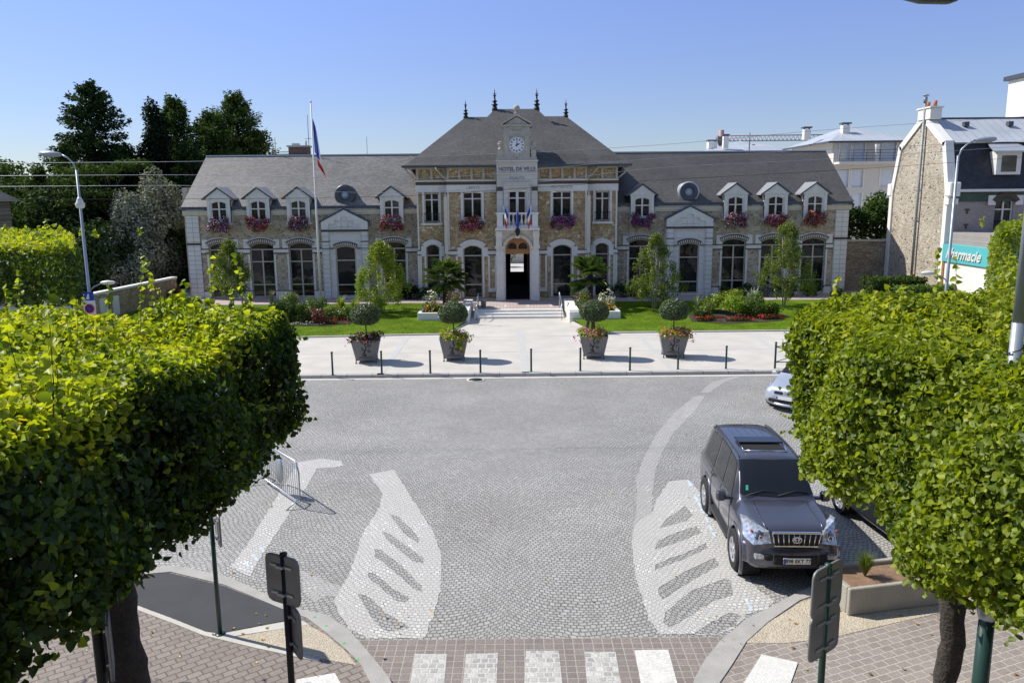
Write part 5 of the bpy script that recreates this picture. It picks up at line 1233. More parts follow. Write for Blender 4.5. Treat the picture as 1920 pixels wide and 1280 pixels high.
for sg, nm in ((-1, 'left'), (1, 'right')):
    X = lambda a: CX + sg*a
    shrub('flowering_plant', f'orange and yellow flowers along the front of the {nm} raised bed', X(4.6), 43.95, .6, (.75,.4,.3), M['lf_mid'], 10, .06, .8, 'flowers', blooms='pt_yel', nb=260, bs=.06)
    shrub('white_flowering_plant', f'tall white flowering plant in the {nm} raised bed', X(4.95), 44.7, .6, (.5,.4,.62), M['lf_pale'], 12, .1, .6, 'flowers', blooms='pt_wht', nb=110, bs=.09)
    shrub('leafy_plant', f'yellow green leafy plant at the back of the {nm} raised bed', X(3.65), 45.2, .6, (.5,.45,.6), M['lf_birch'], 12, .08, .7, 'plant', blooms='pt_mix', nb=60, bs=.06)
# island beds
M['bed'] = M['earth']
def bed(poly): 
    lawn('flower_bed', poly, M['earth'], .02)
bed([(-13.5, 42.2), (-9.8, 41.9), (-7.8, 43.0), (-8.3, 44.6), (-10.5, 46.5), (-13.8, 46.8)])
bed([(9.6, 42.2), (11.5, 41.6), (14.4, 42.2), (15.2, 43.6), (14.2, 45.2), (11.5, 45.6), (9.8, 44)])
SH = [(-11.3,43.0,.75,'lf_mid'),(-10.4,42.6,.6,'lf_red'),(-12.3,43.4,.85,'lf_mid'),(-9.8,43.6,.7,'lf_birch'),(-9.0,43.3,.55,'lf_hedge'),(-11.0,44.6,.85,'lf_hedge'),(-12.4,45.2,.9,'lf_birch'),(-8.6,44.2,.5,'lf_hedge'),(-13.2,44.2,.8,'lf_mid')]
SL = ['rounded green shrub at the middle of the left bed','bronze leaved shrub beside the flagpole','dark green shrub left of the flagpole','yellow green shrub right of the flagpole','low green shrub at the right tip of the left bed','bright green shrub behind the flagpole','tall pale green shrub at the back of the left bed','small green shrub near the first ball topiary','dark shrub half hidden by the near lime hedge']
for (x, y, r, m), l in zip(SH, SL): shrub('garden_shrub', l, x, y, lz(x,y), (r*1.0, r*.85, r*.8), M[m], 13, .09, .8)
SH = [(10.6,43.5,.6,'lf_birch'),(11.4,44.6,.75,'lf_yellow'),(12.2,43.6,.75,'lf_bright'),(13.3,43.4,.95,'lf_hedge'),(14.3,43.6,.6,'lf_mid'),(12.6,44.9,.8,'lf_yellow'),(10.2,42.9,.45,'lf_mid')]
SL = ['olive green shrub at the left tip of the right bed','tall yellow leaved shrub in the right bed','lime green plant in the middle of the right bed','large rounded feathery shrub in the right bed','dark shrub at the right tip of the right bed','yellow shrub behind the feathery shrub','small dark shrub beside the last ball topiary']
for (x, y, r, m), l in zip(SH, SL): shrub('garden_shrub', l, x, y, lz(x,y), (r*1.0, r*.85, r*.85), M[m], 13, .09, .8)
for x, y, l in ((-9.6,42.5,'red bedding flowers along the front of the left bed'),(10.5,42.3,'red bedding flowers at the left front of the right bed'),(12.2,42.2,'red bedding flowers at the middle front of the right bed'),(14.0,42.6,'red bedding flowers at the right end of the right bed')):
    shrub('bedding_flowers', l, x, y, lz(x,y), (.8,.22,.16), M['lf_mid'], 9, .05, .7, 'flowers', blooms='pt_red', nb=150, bs=.055)
shrub('bedding_flowers', 'white edging flowers along the left bed', -10.9, 42.15, lz(0,42), (.9,.18,.12), M['lf_grey'], 8, .05, .7, 'flowers', blooms='pt_wht', nb=120, bs=.045)
spiky('ornamental_grass', 'clump of pale yellow grass beside the flagpole', -9.6, 44.6, lz(0,44.6), 1.25, 130, 'lf_yellow', .02)
spiky('ornamental_grass', 'second clump of pale yellow grass right of the flagpole', -8.9, 44.9, lz(0,44.9), 1.1, 90, 'lf_yellow', .02)
spiky('yucca', 'spiky grey green plant behind the feathery shrub', 13.5, 44.6, lz(0,44.6), 1.5, 120, 'lf_oak', .035, spread=.45)
spiky('yucca', 'pale spiky plant near the last ball topiary', 10.5, 44.9, lz(0,44.9), 1.05, 70, 'lf_pale', .03)
spiky('lavender', 'grey lavender clump below the first large window', -14.6, 48.3, .5, 1.1, 130, 'lf_grey', .012, spread=.35)
spiky('lavender', 'grey lavender clump below the second large window', -13.2, 48.2, .5, 1.0, 110, 'lf_grey', .012, spread=.35)
# plants against the facade
FP = [(-6.4,51.0,.95,'lf_cyp','dark shrub at the left foot of the pavilion'),(-5.4,50.6,.7,'lf_dark','grey green shrub left of the left palm'),(-7.4,51.4,.6,'lf_dark','low dark shrub below the fourth left window'),
      (7.0,51.0,.75,'lf_dark','dark shrub at the right foot of the pavilion'),(5.9,50.5,.6,'lf_cyp','dark shrub right of the right palm'),(8.0,51.3,.6,'lf_dark','low dark shrub left of the right doorcase'),
      (13.6,50.9,.7,'lf_dark','dark shrub right of the right doorcase'),(15.0,50.9,.75,'lf_mid','green shrub below the middle right window'),(16.3,50.9,.8,'lf_grey','grey shrub behind the slim birch'),(17.7,50.9,.85,'lf_dark','dark bush below the last right window'),
      (19.2,50.8,.9,'lf_dark','large dark bush near the right corner'),(20.6,50.2,.6,'lf_hedge','small round green bush at the right corner'),(22.6,49.6,.9,'lf_red','dark red shrub at the right end of the path'),(24.4,49,.9,'lf_red','dark red shrub against the hedge'),(-21.6,51,.7,'lf_red','red shrub at the left corner of the town hall')]
for x, y, r, m, l in FP: shrub('facade_shrub', l, x, y, TZ-.05, (r*.9, r*.6, r*.72), M[m], 12, .1, .9, 'shrub', 'shrubs along the facade')
# flower boxes on the windows
def flowerbox(label, cx, Y, z, mat, w_=.78):
    th = thing('flower_box', label, 'flower box', (cx, Y-.25, z), 'flower boxes on the facade')
    b = MB(); b.bbox(cx-w_*.8, cx+w_*.8, Y-.36, Y-.14, z-.08, z+.1, .01); b.build('trough', M['zinc_dark'], th)
    cl = [((cx+random.uniform(-w_*.82,w_*.82), Y-.3+random.uniform(-.1,.06), z+random.uniform(-.42,.32)), (.19,.16,.19)) for _ in range(24)]
    clumps('foliage', cl, .7, .07, M['lf_mid'], th)
    Ps, Us = [], []
    for c, r in cl:
        p, v = ellip(34, c, (.23,.2,.22), .9); k = v[:,1] < .35; Ps.append(p[k]); Us.append(v[k])
    leaves('blooms', np.concatenate(Ps), np.concatenate(Us), .062, M[mat], th, PETAL, None, .4)
FB = [(-19.12,'leftmost flower box of pink and purple petunias','a'),(-16.6,'flower box of red geraniums under the half open dormer window','b'),(-14.02,'third flower box from the left, lilac petunias','a'),(-8.03,'flower box left of the pavilion, red and pink flowers','b'),
      (8.03,'dark purple flower box just right of the pavilion','c'),(14.02,'pink and violet flower box on the third right dormer from the corner','a'),(16.6,'red and pink flower box on the second dormer from the right corner','b'),(19.12,'rightmost flower box of pink petunias','b')]
for a, l, k in FB: flowerbox(l, CX+a, YW-.3, 5.36, 'pt_box_'+k)
flowerbox('flower box on the left pavilion window, pink and red flowers', CX-2.8, YC-.12, 5.35, 'pt_box_b', .85)
flowerbox('flower box on the right pavilion window in shade', CX+2.8, YC-.12, 5.35, 'pt_box_c', .85)
# ------------------------------------------------------------------ cars
M['paint_suv'] = plain('slate violet metallic paint', (.085,.085,.112), .3, metal=.6, var=.03, coat=1.0, spec=.5)
M['paint_silver'] = plain('silver car paint', (.5,.54,.6), .28, metal=.5, var=.02, coat=1.0)
M['paint_black'] = plain('dark car paint', (.03,.033,.04), .3, metal=.4, var=.02, coat=1.0)
M['chrome'] = plain('chrome', (.7,.7,.72), .08, metal=1, var=.01)
M['alloy'] = plain('alloy wheel', (.42,.43,.46), .3, metal=.35, var=.03)
M['lamp_glass'] = plain('headlamp glass', (.5,.53,.58), .1, metal=.5, var=.5, scale=16, spec=.8)
M['amber'] = plain('amber lens', (.35,.07,.03), .2); M['plate_w'] = plain('number plate', (.75,.75,.72), .4, var=.02); M['plate_b'] = plain('number plate band', (.03,.07,.4), .4)
M['plastic'] = plain('dark trim plastic', (.035,.036,.04), .55, var=.08)
M['sticker'] = plain('green windscreen sticker', (.05,.45,.3), .5)
def cr(a, x):
    """smooth interpolation through a table of (x, v...)"""
    xs = [r[0] for r in a]
    if x <= xs[0]: return np.array(a[0][1:], float)
    if x >= xs[-1]: return np.array(a[-1][1:], float)
    i = max(j for j in range(len(xs)-1) if xs[j] <= x); t = (x-xs[i])/(xs[i+1]-xs[i])
    p1, p2 = np.array(a[i][1:], float), np.array(a[i+1][1:], float)
    p0 = np.array(a[i-1][1:], float) if i > 0 else p1; p3 = np.array(a[i+2][1:], float) if i+2 < len(a) else p2
    h = xs[i+1]-xs[i]
    m1 = (p2-p0)/(xs[i+1]-(xs[i-1] if i > 0 else xs[i]))*h; m2 = (p3-p1)/((xs[i+2] if i+2 < len(a) else xs[i+1])-xs[i])*h
    # limit overshoot
    d = p2-p1; m1 = np.where(np.sign(m1) == np.sign(d), np.clip(m1, -3*abs(d), 3*abs(d)), 0); m2 = np.where(np.sign(m2) == np.sign(d), np.clip(m2, -3*abs(d), 3*abs(d)), 0)
    return (2*t**3-3*t**2+1)*p1 + (t**3-2*t**2+t)*m1 + (-2*t**3+3*t**2)*p2 + (t**3-t**2)*m2
class Car:
    """loft: rows are stations along the length (front is -y). Station columns:
       zb bottom, ws sill half width, wm widest half width, zs shoulder height, ws2 shoulder half width, wr roof edge half width, zr roof edge height, zt top centre height"""
    def __init__(s, st): s.st = st; s.cache = {}
    def prof(s, y):
        k = round(y, 4)
        if k in s.cache: return s.cache[k]
        zb, wsl, wm, zs, w2, wr, zr, zt = cr(s.st, y)
        pts = [(0, zb), (wsl*.6, zb), (wsl, zb+.02), (wm*.985, zb+.12), (wm, zb+(zs-zb)*.35), (wm, zb+(zs-zb)*.62), (w2+.035, zs-.07), (w2, zs), (w2-.02+(wr-w2)*.06, zs+(zr-zs)*.08), (wr+(w2-wr)*.12, zr-(zr-zs)*.1), (wr, zr), (wr*.9, zr+(zt-zr)*.45), (wr*.55, zt-(zt-zr)*.12), (0, zt)]
        s.cache[k] = pts; return pts
    def S(s, y, v, off=0.0, side=1):
        p = s.prof(y); i = min(int(v), len(p)-2); t = v-i
        x, z = p[i][0]*(1-t)+p[i+1][0]*t, p[i][1]*(1-t)+p[i+1][1]*t
        nx, nz = p[i+1][1]-p[i][1], -(p[i+1][0]-p[i][0]); L = math.hypot(nx, nz) or 1
        return Vector(((x+nx/L*off)*side, y, z+nz/L*off))
    def body(s, wells=(), n=110):
        ys = np.linspace(s.st[0][0], s.st[-1][0], n); m = MB(); N = 14; cols = 2*N-2
        vs = []
        for y in ys:
            p = s.prof(y); ring = [(x, y, z) for x, z in p] + [(-x, y, z) for x, z in p[-2:0:-1]]
            # cut the wheel arches: lift the lower side points above the wheel
            r2 = []
            for (x, yy, z) in ring:
                for (wy, wr) in wells:
                    d = abs(yy-wy)
                    if d < wr and abs(x) > .45:
                        za = .36 + math.sqrt(wr*wr-d*d)
                        if z < za: z = min(za, .95)
                r2.append((x, yy, z))
            vs += r2
        fs = [[i*cols+j, i*cols+(j+1)%cols, (i+1)*cols+(j+1)%cols, (i+1)*cols+j] for i in range(n-1) for j in range(cols)]
        fs += [list(range(cols))[::-1], [(n-1)*cols+j for j in range(cols)]]
        m.add(vs, fs, True); return m
    def patch(s, quad, side=1, off=.008, nu=8, nv=4, th=.004):
        """quad: four (y, v) corners; a thin panel following the body"""
        m = MB(); (a, b, c, d) = quad; g = []
        for i in range(nu+1):
            t = i/nu
            for j in range(nv+1):
                q = j/nv
                y = (a[0]*(1-t)+b[0]*t)*(1-q) + (d[0]*(1-t)+c[0]*t)*q; v = (a[1]*(1-t)+b[1]*t)*(1-q) + (d[1]*(1-t)+c[1]*t)*q
                g.append(s.S(y, v, off, side))
        m.add(g, [[i*(nv+1)+j, (i+1)*(nv+1)+j, (i+1)*(nv+1)+j+1, i*(nv+1)+j+1] for i in range(nu) for j in range(nv)], True); return m
def band_patch(c, y0v, y1v, off=.01, n=16, sides=(-1, 1), rows=6):
    """panel across the car between two curves given as (y at centre, y at edge, v centre, v edge)"""
    m = MB(); g = []
    for i in range(-n, n+1):
        a = abs(i)/n; sd = 1 if i >= 0 else -1
        for j in range(rows+1):
            q = j/rows
            ya = y0v[0]+(y0v[1]-y0v[0])*a; yb = y1v[0]+(y1v[1]-y1v[0])*a; y = ya*(1-q)+yb*q
            vmax = y0v[2]*(1-q)+y1v[2]*q; g.append(c.S(y, 13-(13-vmax)*a, off, sd))
    R_ = rows+1
    m.add(g, [[i*R_+j, (i+1)*R_+j, (i+1)*R_+j+1, i*R_+j+1] for i in range(2*n) for j in range(rows)], True); return m
def wheel(parent, x, y, side, r=.38, w_=.26, spokes=6, steer=0, rim='alloy'):
    m = MB(); m.lathe([(r*.62,-w_/2),(r*.92,-w_/2),(r,-w_/2+.035),(r,w_/2-.035),(r*.92,w_/2),(r*.64,w_/2),(r*.60,w_/2-.03)], (0,0,0), 36, 'x', cap=False)
    t = bpy.data.objects.new('wheel', m.me('wheel')); col.objects.link(t); t.data.materials.append(M['black']); smooth(t.data, 35)
    t.parent = parent; t.location = (x*side, y, r); t.rotation_euler = (0, 0, (math.pi if side < 0 else 0) + steer)
    h = MB(); h.lathe([(r*.62, w_/2-.02),(r*.6, w_/2-.005),(r*.55,w_/2-.03),(r*.54,w_/2-.1)], (0,0,0), 30, 'x', cap=False)
    h.lathe([(.0,w_/2-.012),(r*.12,w_/2-.014),(r*.17,w_/2-.05)], (0,0,0), 14, 'x')
    for k in range(spokes):
        a = 2*math.pi*k/spokes; ca, sa = math.cos(a), math.sin(a)
        p = [(r*.1, -.03), (r*.57, -.042), (r*.57, .042), (r*.1, .03)]
        fr = [(w_/2-.03 if u < r*.3 else w_/2-.02, u*ca-v*sa, u*sa+v*ca) for u, v in p]; bk = [(q[0]-.03, q[1], q[2]) for q in fr]
        h.add(fr+bk, [(0,1,2,3),(7,6,5,4),(0,4,5,1),(1,5,6,2),(2,6,7,3),(3,7,4,0)])
    o = h.build('rim', M[rim], t, world=False)
    d = MB(); d.lathe([(0,w_/2-.095),(r*.56,w_/2-.1)], (0,0,0), 20, 'x'); d.build('brake_disc', M['dark_in'], t, world=False)
    return t
def arch_flare(parent, c, wy, side, R=.47, mat='paint_suv', w_=.07, x=.9, th=.055):
    m = MB(); pts = []; 
    for k in range(21):
        a = rad(-28 + 236*k/20); pts.append((side*x, wy + math.cos(a)*R, .37 + math.sin(a)*R))
    prof = [(0,0)]
    m.tube(pts, th, 8); 
    me = m.me('wheel_arch'); smooth(me); link('wheel_arch', me, M[mat], parent, world=False)
def well(parent, wy, side, R, x):
    m = MB(); m.lathe([(R, -.42), (R, .0)], (0,0,0), 24, 'x', cap=False); m.lathe([(0, -.415), (R, -.42)], (0,0,0), 24, 'x')
    me = m.me('wheel_well'); me.transform(Matrix.Translation((side*x, wy, .37)) @ Matrix.Scale(side, 4, (1,0,0))); link('wheel_well', me, M['black'], parent, world=False)
# ---- the off-roader
#            y     zb   wsill wm    zs    w2    wr    zr    zt
st = [(-2.30, .50, .42, .55, .88, .50, .42, .96, .98), (-2.27, .42, .62, .76, .96, .70, .60, 1.06, 1.09), (-2.18, .38, .76, .865, 1.0, .80, .70, 1.11, 1.15), (-2.02, .36, .82, .91, 1.02, .85, .74, 1.14, 1.18),
      (-1.6, .36, .84, .925, 1.06, .875, .76, 1.18, 1.215), (-1.22, .38, .85, .925, 1.09, .885, .77, 1.215, 1.25), (-1.10, .38, .85, .925, 1.08, .885, .775, 1.22, 1.26), (-.82, .38, .85, .925, 1.10, .885, .72, 1.50, 1.55),
      (-.52, .38, .85, .925, 1.12, .885, .685, 1.75, 1.80), (-.35, .38, .85, .925, 1.12, .885, .675, 1.81, 1.865), (.3, .38, .85, .925, 1.13, .885, .67, 1.85, 1.905), (1.2, .38, .85, .925, 1.15, .885, .66, 1.84, 1.895),
      (1.85, .40, .85, .92, 1.17, .88, .65, 1.80, 1.85), (2.1, .42, .84, .915, 1.17, .87, .64, 1.70, 1.76), (2.26, .45, .80, .89, 1.16, .84, .66, 1.35, 1.40), (2.36, .5, .7, .84, 1.0, .79, .66, 1.1, 1.12)]
c = Car(st); px, py = 5.08, 15.55
suv = thing('parked_car', 'dark violet grey off road car with open sunroof, facing the camera', 'car', (px, py, 0), None, rad(-2.5)); suv.scale = (.915, 1, 1.01)
o = c.body(((-1.42, .49), (1.37, .49))).build('body', M['paint_suv'], suv, world=False); smooth(o.data, 50)
ws_ = band_patch(c, (-1.08, -1.0, 10.1), (-.50, -.44, 10.35), .012); o = ws_.build('windscreen', M['car_glass'], suv, world=False)
q = MB(); q.add([tuple(c.S(-.98, 11.2, .022, -1)), tuple(c.S(-.98, 11.4, .022, -1)), tuple(c.S(-.91, 11.4, .022, -1)), tuple(c.S(-.91, 11.2, .022, -1))], [(0,1,2,3)]); q.build('sticker', M['sticker'], o, world=False)
q = MB()
for s0 in (-.62, .05): q.tube([tuple(c.S(-1.07, 11.6, .03, -1) + Vector((s0+.5, 0, 0))), (s0+.35, -1.0, c.S(-1.0, 13, .03).z-.005), (s0+.62, -1.02, c.S(-1.02, 13, .03).z-.02)], .01, 5)
q.build('wiper', M['plastic'], o, world=False)
for sd_ in (-1, 1):
    for (y0, y1, y2, y3) in ((-.78, -.02, .0, -.42), (.06, .82, .80, .06), (.92, 1.86, 1.66, .90)):
        c.patch(((y0, 7.6), (y1, 7.6), (y2, 9.75), (y3, 9.75)), sd_, .008).build('side_window', M['car_glass'], suv, world=False)
    # lower cladding and step
    b = MB(); b.bbox(*sorted((sd_*.80, sd_*.97)), -.85, .85, .33, .39, .015); b.build('side_step', M['plastic'], suv, world=False)
    for wy, nm in ((-1.42, 'f'), (1.37, 'r')):
        arch_flare(suv, c, wy, sd_, .50, 'paint_suv', x=.905, th=.05)
        well(suv, wy, sd_, .475, .93); wheel(suv, .845, wy, sd_, .385, .27, 6)
    mi = MB(); mi.bbox(*sorted((sd_*.99, sd_*1.20)), -.86, -.72, 1.10, 1.30, .04); mi.box(*sorted((sd_*.87, sd_*1.0)), -.82, -.76, 1.13, 1.19); mi.build('door_mirror', M['paint_suv'], suv, world=False)
    for yy in (-.05, .87): 
        h = MB(); p = c.S(yy-.12, 6.2, .02, sd_); h.bbox(*sorted((p.x, p.x+sd_*.035)), p.y-.1, p.y+.1, p.z-.02, p.z+.02, .008); h.build('door_handle', M['paint_suv'], suv, world=False)
    dl = MB()
    for yy in (-.86, .03, .88): dl.tube([tuple(c.S(yy, v, .002, sd_)) for v in (3.2, 4, 5, 6, 6.8, 7.4)], .006, 4)
    dl.build('door_gap', M['black'], suv, world=False)
    rr = MB(); rr.tube([tuple(c.S(yy, 10.75, .02, sd_)) for yy in np.linspace(-.38, 1.95, 10)], .014, 5); rr.build('roof_rail', M['plastic'], suv, world=False)
    # headlamp
    hl = MB(); H = [(.46,-2.27,.90),(.78,-2.21,.84),(.905,-2.0,.90),(.895,-1.72,1.16),(.80,-1.93,1.19),(.50,-2.22,1.10)]
    H2 = [(x*sd_, y+.12, z-.0) for x, y, z in H]; Hf = [((x+.02)*sd_, y-.075, z+.02) for x, y, z in H]
    cf = tuple(sum(p[i] for p in Hf)/6 for i in range(3)); cf = (cf[0]+sd_*.03, cf[1]-.05, cf[2]+.02)
    hl.add(Hf+H2+[cf], [(i, (i+1)%6, 12) for i in range(6)] + [(i, 6+i, 6+(i+1)%6, (i+1)%6) for i in range(6)]); ho = hl.build('headlamp', M['lamp_glass'], suv, world=False)
    rf = MB(); rf.lathe([(.034,.0),(.05,.02),(.058,.0)], (sd_*.66, -2.30, .99), 14, 'y', cap=False); rf.build('reflector', M['chrome'], ho, world=False)
    am = MB(); am.lathe([(.0,.012),(.022,.006),(.026,-.02)], (sd_*.815, -2.17, 1.07), 10, 'y'); am.build('indicator', M['amber'], ho, world=False)
    fg = MB(); fg.bbox(*sorted((sd_*.60, sd_*.78)), -2.36, -2.18, .62, .70, .015); fg.build('fog_lamp', M['lamp_glass'], suv, world=False)
    vv = MB(); vv.bbox(*sorted((sd_*.44, sd_*.58)), -2.375, -2.2, .60, .71, .015); vv.build('air_vent', M['black'], suv, world=False)
    rd_ = MB(); rd_.tube([tuple(c.S(yy, vv_, .007, sd_)) for yy, vv_ in ((-2.22, 11.3), (-2.0, 11.4), (-1.7, 11.45), (-1.4, 11.5), (-1.2, 11.55))], .018, 6); rd_.build('bonnet_crease', M['paint_suv'], suv, world=False)
# bumper shape: a bowed bar
bp = MB(); pr = []
xs = np.linspace(-.94, .94, 25)
def bowy(x): return -2.38 + .30*abs(x/.94)**3.2
for x in xs:
    y = bowy(x); pr.append([(x, y+.06, .45), (x, y, .51), (x, y-.012, .62), (x, y, .73), (x, y+.02, .79), (x*.985, y+.10, .85), (x*.97, y+.22, .855), (x*.96, y+.25, .47)])
vs = [p for r in pr for p in r]; k = 8
bp.add(vs, [[i*k+j, (i+1)*k+j, (i+1)*k+(j+1)%k, i*k+(j+1)%k] for i in range(24) for j in range(k)] + [list(range(k)), [24*k+j for j in range(k)][::-1]], True)
bo = bp.build('front_bumper', M['paint_suv'], suv, world=False); smooth(bo.data, 40)
q = MB(); q.bbox(-.42, .42, -2.405, -2.33, .53, .71, .02); q.build('lower_grille', M['black'], bo, world=False)
g = MB(); g.xz([(-.42,.87),(.42,.87),(.46,1.10),(-.46,1.10)], -2.34, -2.15); go = g.build('grille', M['black'], suv, world=False)
g = MB()
for z, hh in ((1.11, .46), (.87, .415)): g.bbox(-hh, hh, -2.36, -2.30, z-.016, z+.016, .008)
for s in (-1, 1): g.tube([(s*.415, -2.335, .87), (s*.46, -2.335, 1.11)], .016, 6)
g.build('grille_surround', M['chrome'], go, world=False)
g = MB()
for i in range(8):
    x = -.35+.1*i; g.tube([(x*.95, -2.345, .89), (x*1.03, -2.345, 1.09)], .013, 6)
g.build('grille_bar', M['chrome'], go, world=False)
# oval badge of three rings
g = MB()
def ring(cx, cz, rx, rz, r=.011): 
    g.tube([(cx+rx*math.cos(t), -2.37, cz+rz*math.sin(t)) for t in np.linspace(0, 2*math.pi, 25)], r, 6)
ring(0,.995,.085,.056); ring(0,.995,.03,.052,.009); ring(0,1.013,.055,.022,.009); g.build('badge', M['chrome'], go, world=False)
def numplate(parent, s, x, y, z, w_=.52, h=.11, rz=0, tilt=0, world=False):
    m = MB(); m.bbox(-w_/2, w_/2, -.008, .008, -h/2, h/2, .003)
    p = link('number_plate', m.me('number_plate'), M['plate_w'], parent, world=False); p.location = (x, y, z); p.rotation_euler = (tilt, 0, rz)
    m = MB(); m.box(-w_/2+.004, -w_/2+.045, -.0125, -.0095, -h/2+.006, h/2-.006); m.build('country_band', M['plate_b'], p, world=False)
    if s:
        me = text_mesh(s, .098, Matrix.Translation((.02, -.011, -.003)) @ FACE, .0015, bold=.0012)
        link('lettering', me, M['iron'], p, world=False)
    return p
numplate(suv, '898 EKT 77', 0, -2.42, .625)
# sunroof, roof ribs, spare rear details
sr = MB(); sr.bbox(-.46, .46, -.12, .28, c.S(.1, 13).z-.03, c.S(.1, 13).z+.006, .02); so2 = sr.build('sunroof', M['dark_in'], suv, world=False)
sr = MB(); sr.bbox(-.50, .50, .24, .62, c.S(.4, 13).z+.015, c.S(.4, 13).z+.05, .015); sr.build('sunroof_panel', M['car_glass'], so2, world=False)
sr = MB(); z_ = c.S(-.1,13).z
for s in (-1, 1): sr.tube([(s*.47, -.13, z_+.0), (s*.47, .26, z_+.03)], .014, 6)
sr.tube([(-.47, -.14, z_+.0), (.47, -.14, z_+.0)], .018, 6); sr.build('sunroof_frame', M['chrome'], so2, world=False)
for x in (-.42, -.25, -.08, .09, .26, .43):
    r_ = MB(); pts = []
    for yy in np.linspace(.68, 1.88, 8):
        p = c.prof(yy); zz = np.interp(abs(x), [0, p[-2][0], p[-3][0], p[-4][0]], [p[-1][1], p[-2][1], p[-3][1], p[-4][1]]); pts.append((x, yy, float(zz)+.001))
    r_.tube(pts, .008, 5); r_.build('roof_rib', M['paint_suv'], suv, world=False)
# ---- small hatchback
def hatch(name, label, x, y, rz, paint, plate=True):
    st = [(-1.90, .34, .3, .42, .52, .38, .3, .56, .57), (-1.86, .24, .5, .62, .60, .55, .42, .68, .69), (-1.74, .20, .64, .74, .68, .68, .52, .78, .80), (-1.4, .2, .7, .81, .76, .75, .6, .88, .91), (-1.0, .22, .72, .83, .84, .79, .66, .96, 1.0),
          (-.9, .22, .72, .83, .86, .8, .67, 1.0, 1.04), (-.3, .22, .72, .83, .9, .8, .58, 1.34, 1.39), (-.05, .22, .72, .83, .92, .8, .56, 1.42, 1.48), (.7, .22, .72, .83, .94, .8, .55, 1.43, 1.49), (1.4, .24, .72, .82, .97, .79, .54, 1.34, 1.39), (1.72, .28, .66, .8, .98, .77, .58, 1.1, 1.13), (1.88, .35, .55, .74, .85, .72, .6, .9, .92)]
    c = Car(st); t = thing(name, label, 'car', (x, y, 0), None, rz)
    o = c.body(((-1.2, .36), (1.27, .36)), 90).build('body', M[paint], t, world=False); smooth(o.data, 50)
    band_patch(c, (-.88, -.80, 10.1), (-.26, -.2, 10.3), .012).build('windscreen', M['car_glass'], t, world=False)
    for s in (-1, 1):
        for (y0, y1, y2, y3) in ((-.6, .2, .22, -.15), (.28, 1.3, 1.1, .27)): c.patch(((y0, 7.6), (y1, 7.6), (y2, 9.7), (y3, 9.7)), s, .008).build('side_window', M['car_glass'], t, world=False)
        for wy in (-1.2, 1.27): well(t, wy, s, .35, .822); wheel(t, .73, wy, s, .3, .19, 7)
        hl = MB(); H = [(.40,-1.80,.60),(.66,-1.70,.58),(.74,-1.52,.70),(.70,-1.38,.82),(.52,-1.68,.74)]
        Hf = [(a*s, b_-.03, z_+.01) for a, b_, z_ in H]; Hb = [(a*s*.95, b_+.15, z_-.05) for a, b_, z_ in H]
        hl.add(Hf+Hb, [(0,1,2,3,4)] + [(i, 5+i, 5+(i+1)%5, (i+1)%5) for i in range(5)]); hl.build('headlamp', M['lamp_glass'], t, world=False)
        g = MB(); g.bbox(*sorted((s*.08, s*.36)), -1.915, -1.80, .575, .665, .015); g.build('grille', M['black'], t, world=False)
        m = MB(); m.bbox(*sorted((s*.86, s*1.02)), -.72, -.6, .92, 1.05, .03); m.build('door_mirror', M[paint], t, world=False)
    g = MB(); g.bbox(-.55, .55, -1.93, -1.75, .30, .42, .03); g.build('lower_grille', M['black'], t, world=False)
    g = MB(); xs = np.linspace(-.72, .72, 15); pr = [[(x_, -1.96+.3*abs(x_/.72)**2.4, z_) for z_ in (.21, .28)] + [(x_, -1.80+.3*abs(x_/.72)**2.4, z_) for z_ in (.29, .21)] for x_ in xs]
    g.add([p for r in pr for p in r], [[i*4+j, (i+1)*4+j, (i+1)*4+(j+1)%4, i*4+(j+1)%4] for i in range(14) for j in range(4)], True); g.build('bumper_lip', M[paint], t, world=False)
    g = MB(); g.xz([(0,.57),(.045,.63),(0,.69),(-.045,.63)], -1.91, -1.86); g.build('badge', M['chrome'], t, world=False)
    if plate: numplate(t, None, 0, -1.945, .47, tilt=0)
    return t
p = G(1456, 768, 0)
hatch('parked_car', 'silver hatchback half hidden behind the right lime tree', p[0]+1.42, p[1]+1.05, rad(-43), 'paint_silver')
hatch('parked_car', 'black car under the right lime tree, only a wheel and bonnet showing', 8.15, 15.6, rad(6), 'paint_black', False)
# ------------------------------------------------------------------ street furniture
def bollard_proto():
    t = thing('bollard', 'x', 'bollard', (0, 0, FZ), 'dark green bollards along the kerb')
    m = MB(); m.lathe([(.055,0),(.055,.015),(.04,.03),(.038,.80),(.045,.81),(.045,.825),(.036,.835)], (0,0,0), 12); m.build('post', M['green_paint'], t, world=False)
    m = MB(); m.lathe([(.022,.83),(.03,.85),(.048,.875),(.05,.905),(.035,.935),(.0,.945)], (0,0,0), 12); m.build('ball_cap', M['green_paint'], t, world=False)
    return t
bp_ = bollard_proto()
BL = ['leftmost bollard in the kerb row, beside the lime hedge', 'bollard just right of the leftmost topiary planter', 'bollard between the two left topiary planters', 'bollard right of the second topiary planter, before the shadow', 'bollard in the middle of the row, facing the steps',
      'bollard just left of the third topiary planter', 'bollard right of the third planter, beside its shadow', 'bollard in front of the fourth topiary planter', 'last bollard before the crossed railing']
for i, (bx, by) in enumerate([(624,703),(716,701),(807,700),(901,699),(996,697),(1088,695),(1181,694),(1271,692),(1361,691)]):
    o = bp_ if i == 0 else copy_tree(bp_); x, y = G(bx, by, FZ); o.location = (x, y, FZ); o['label'] = BL[i]
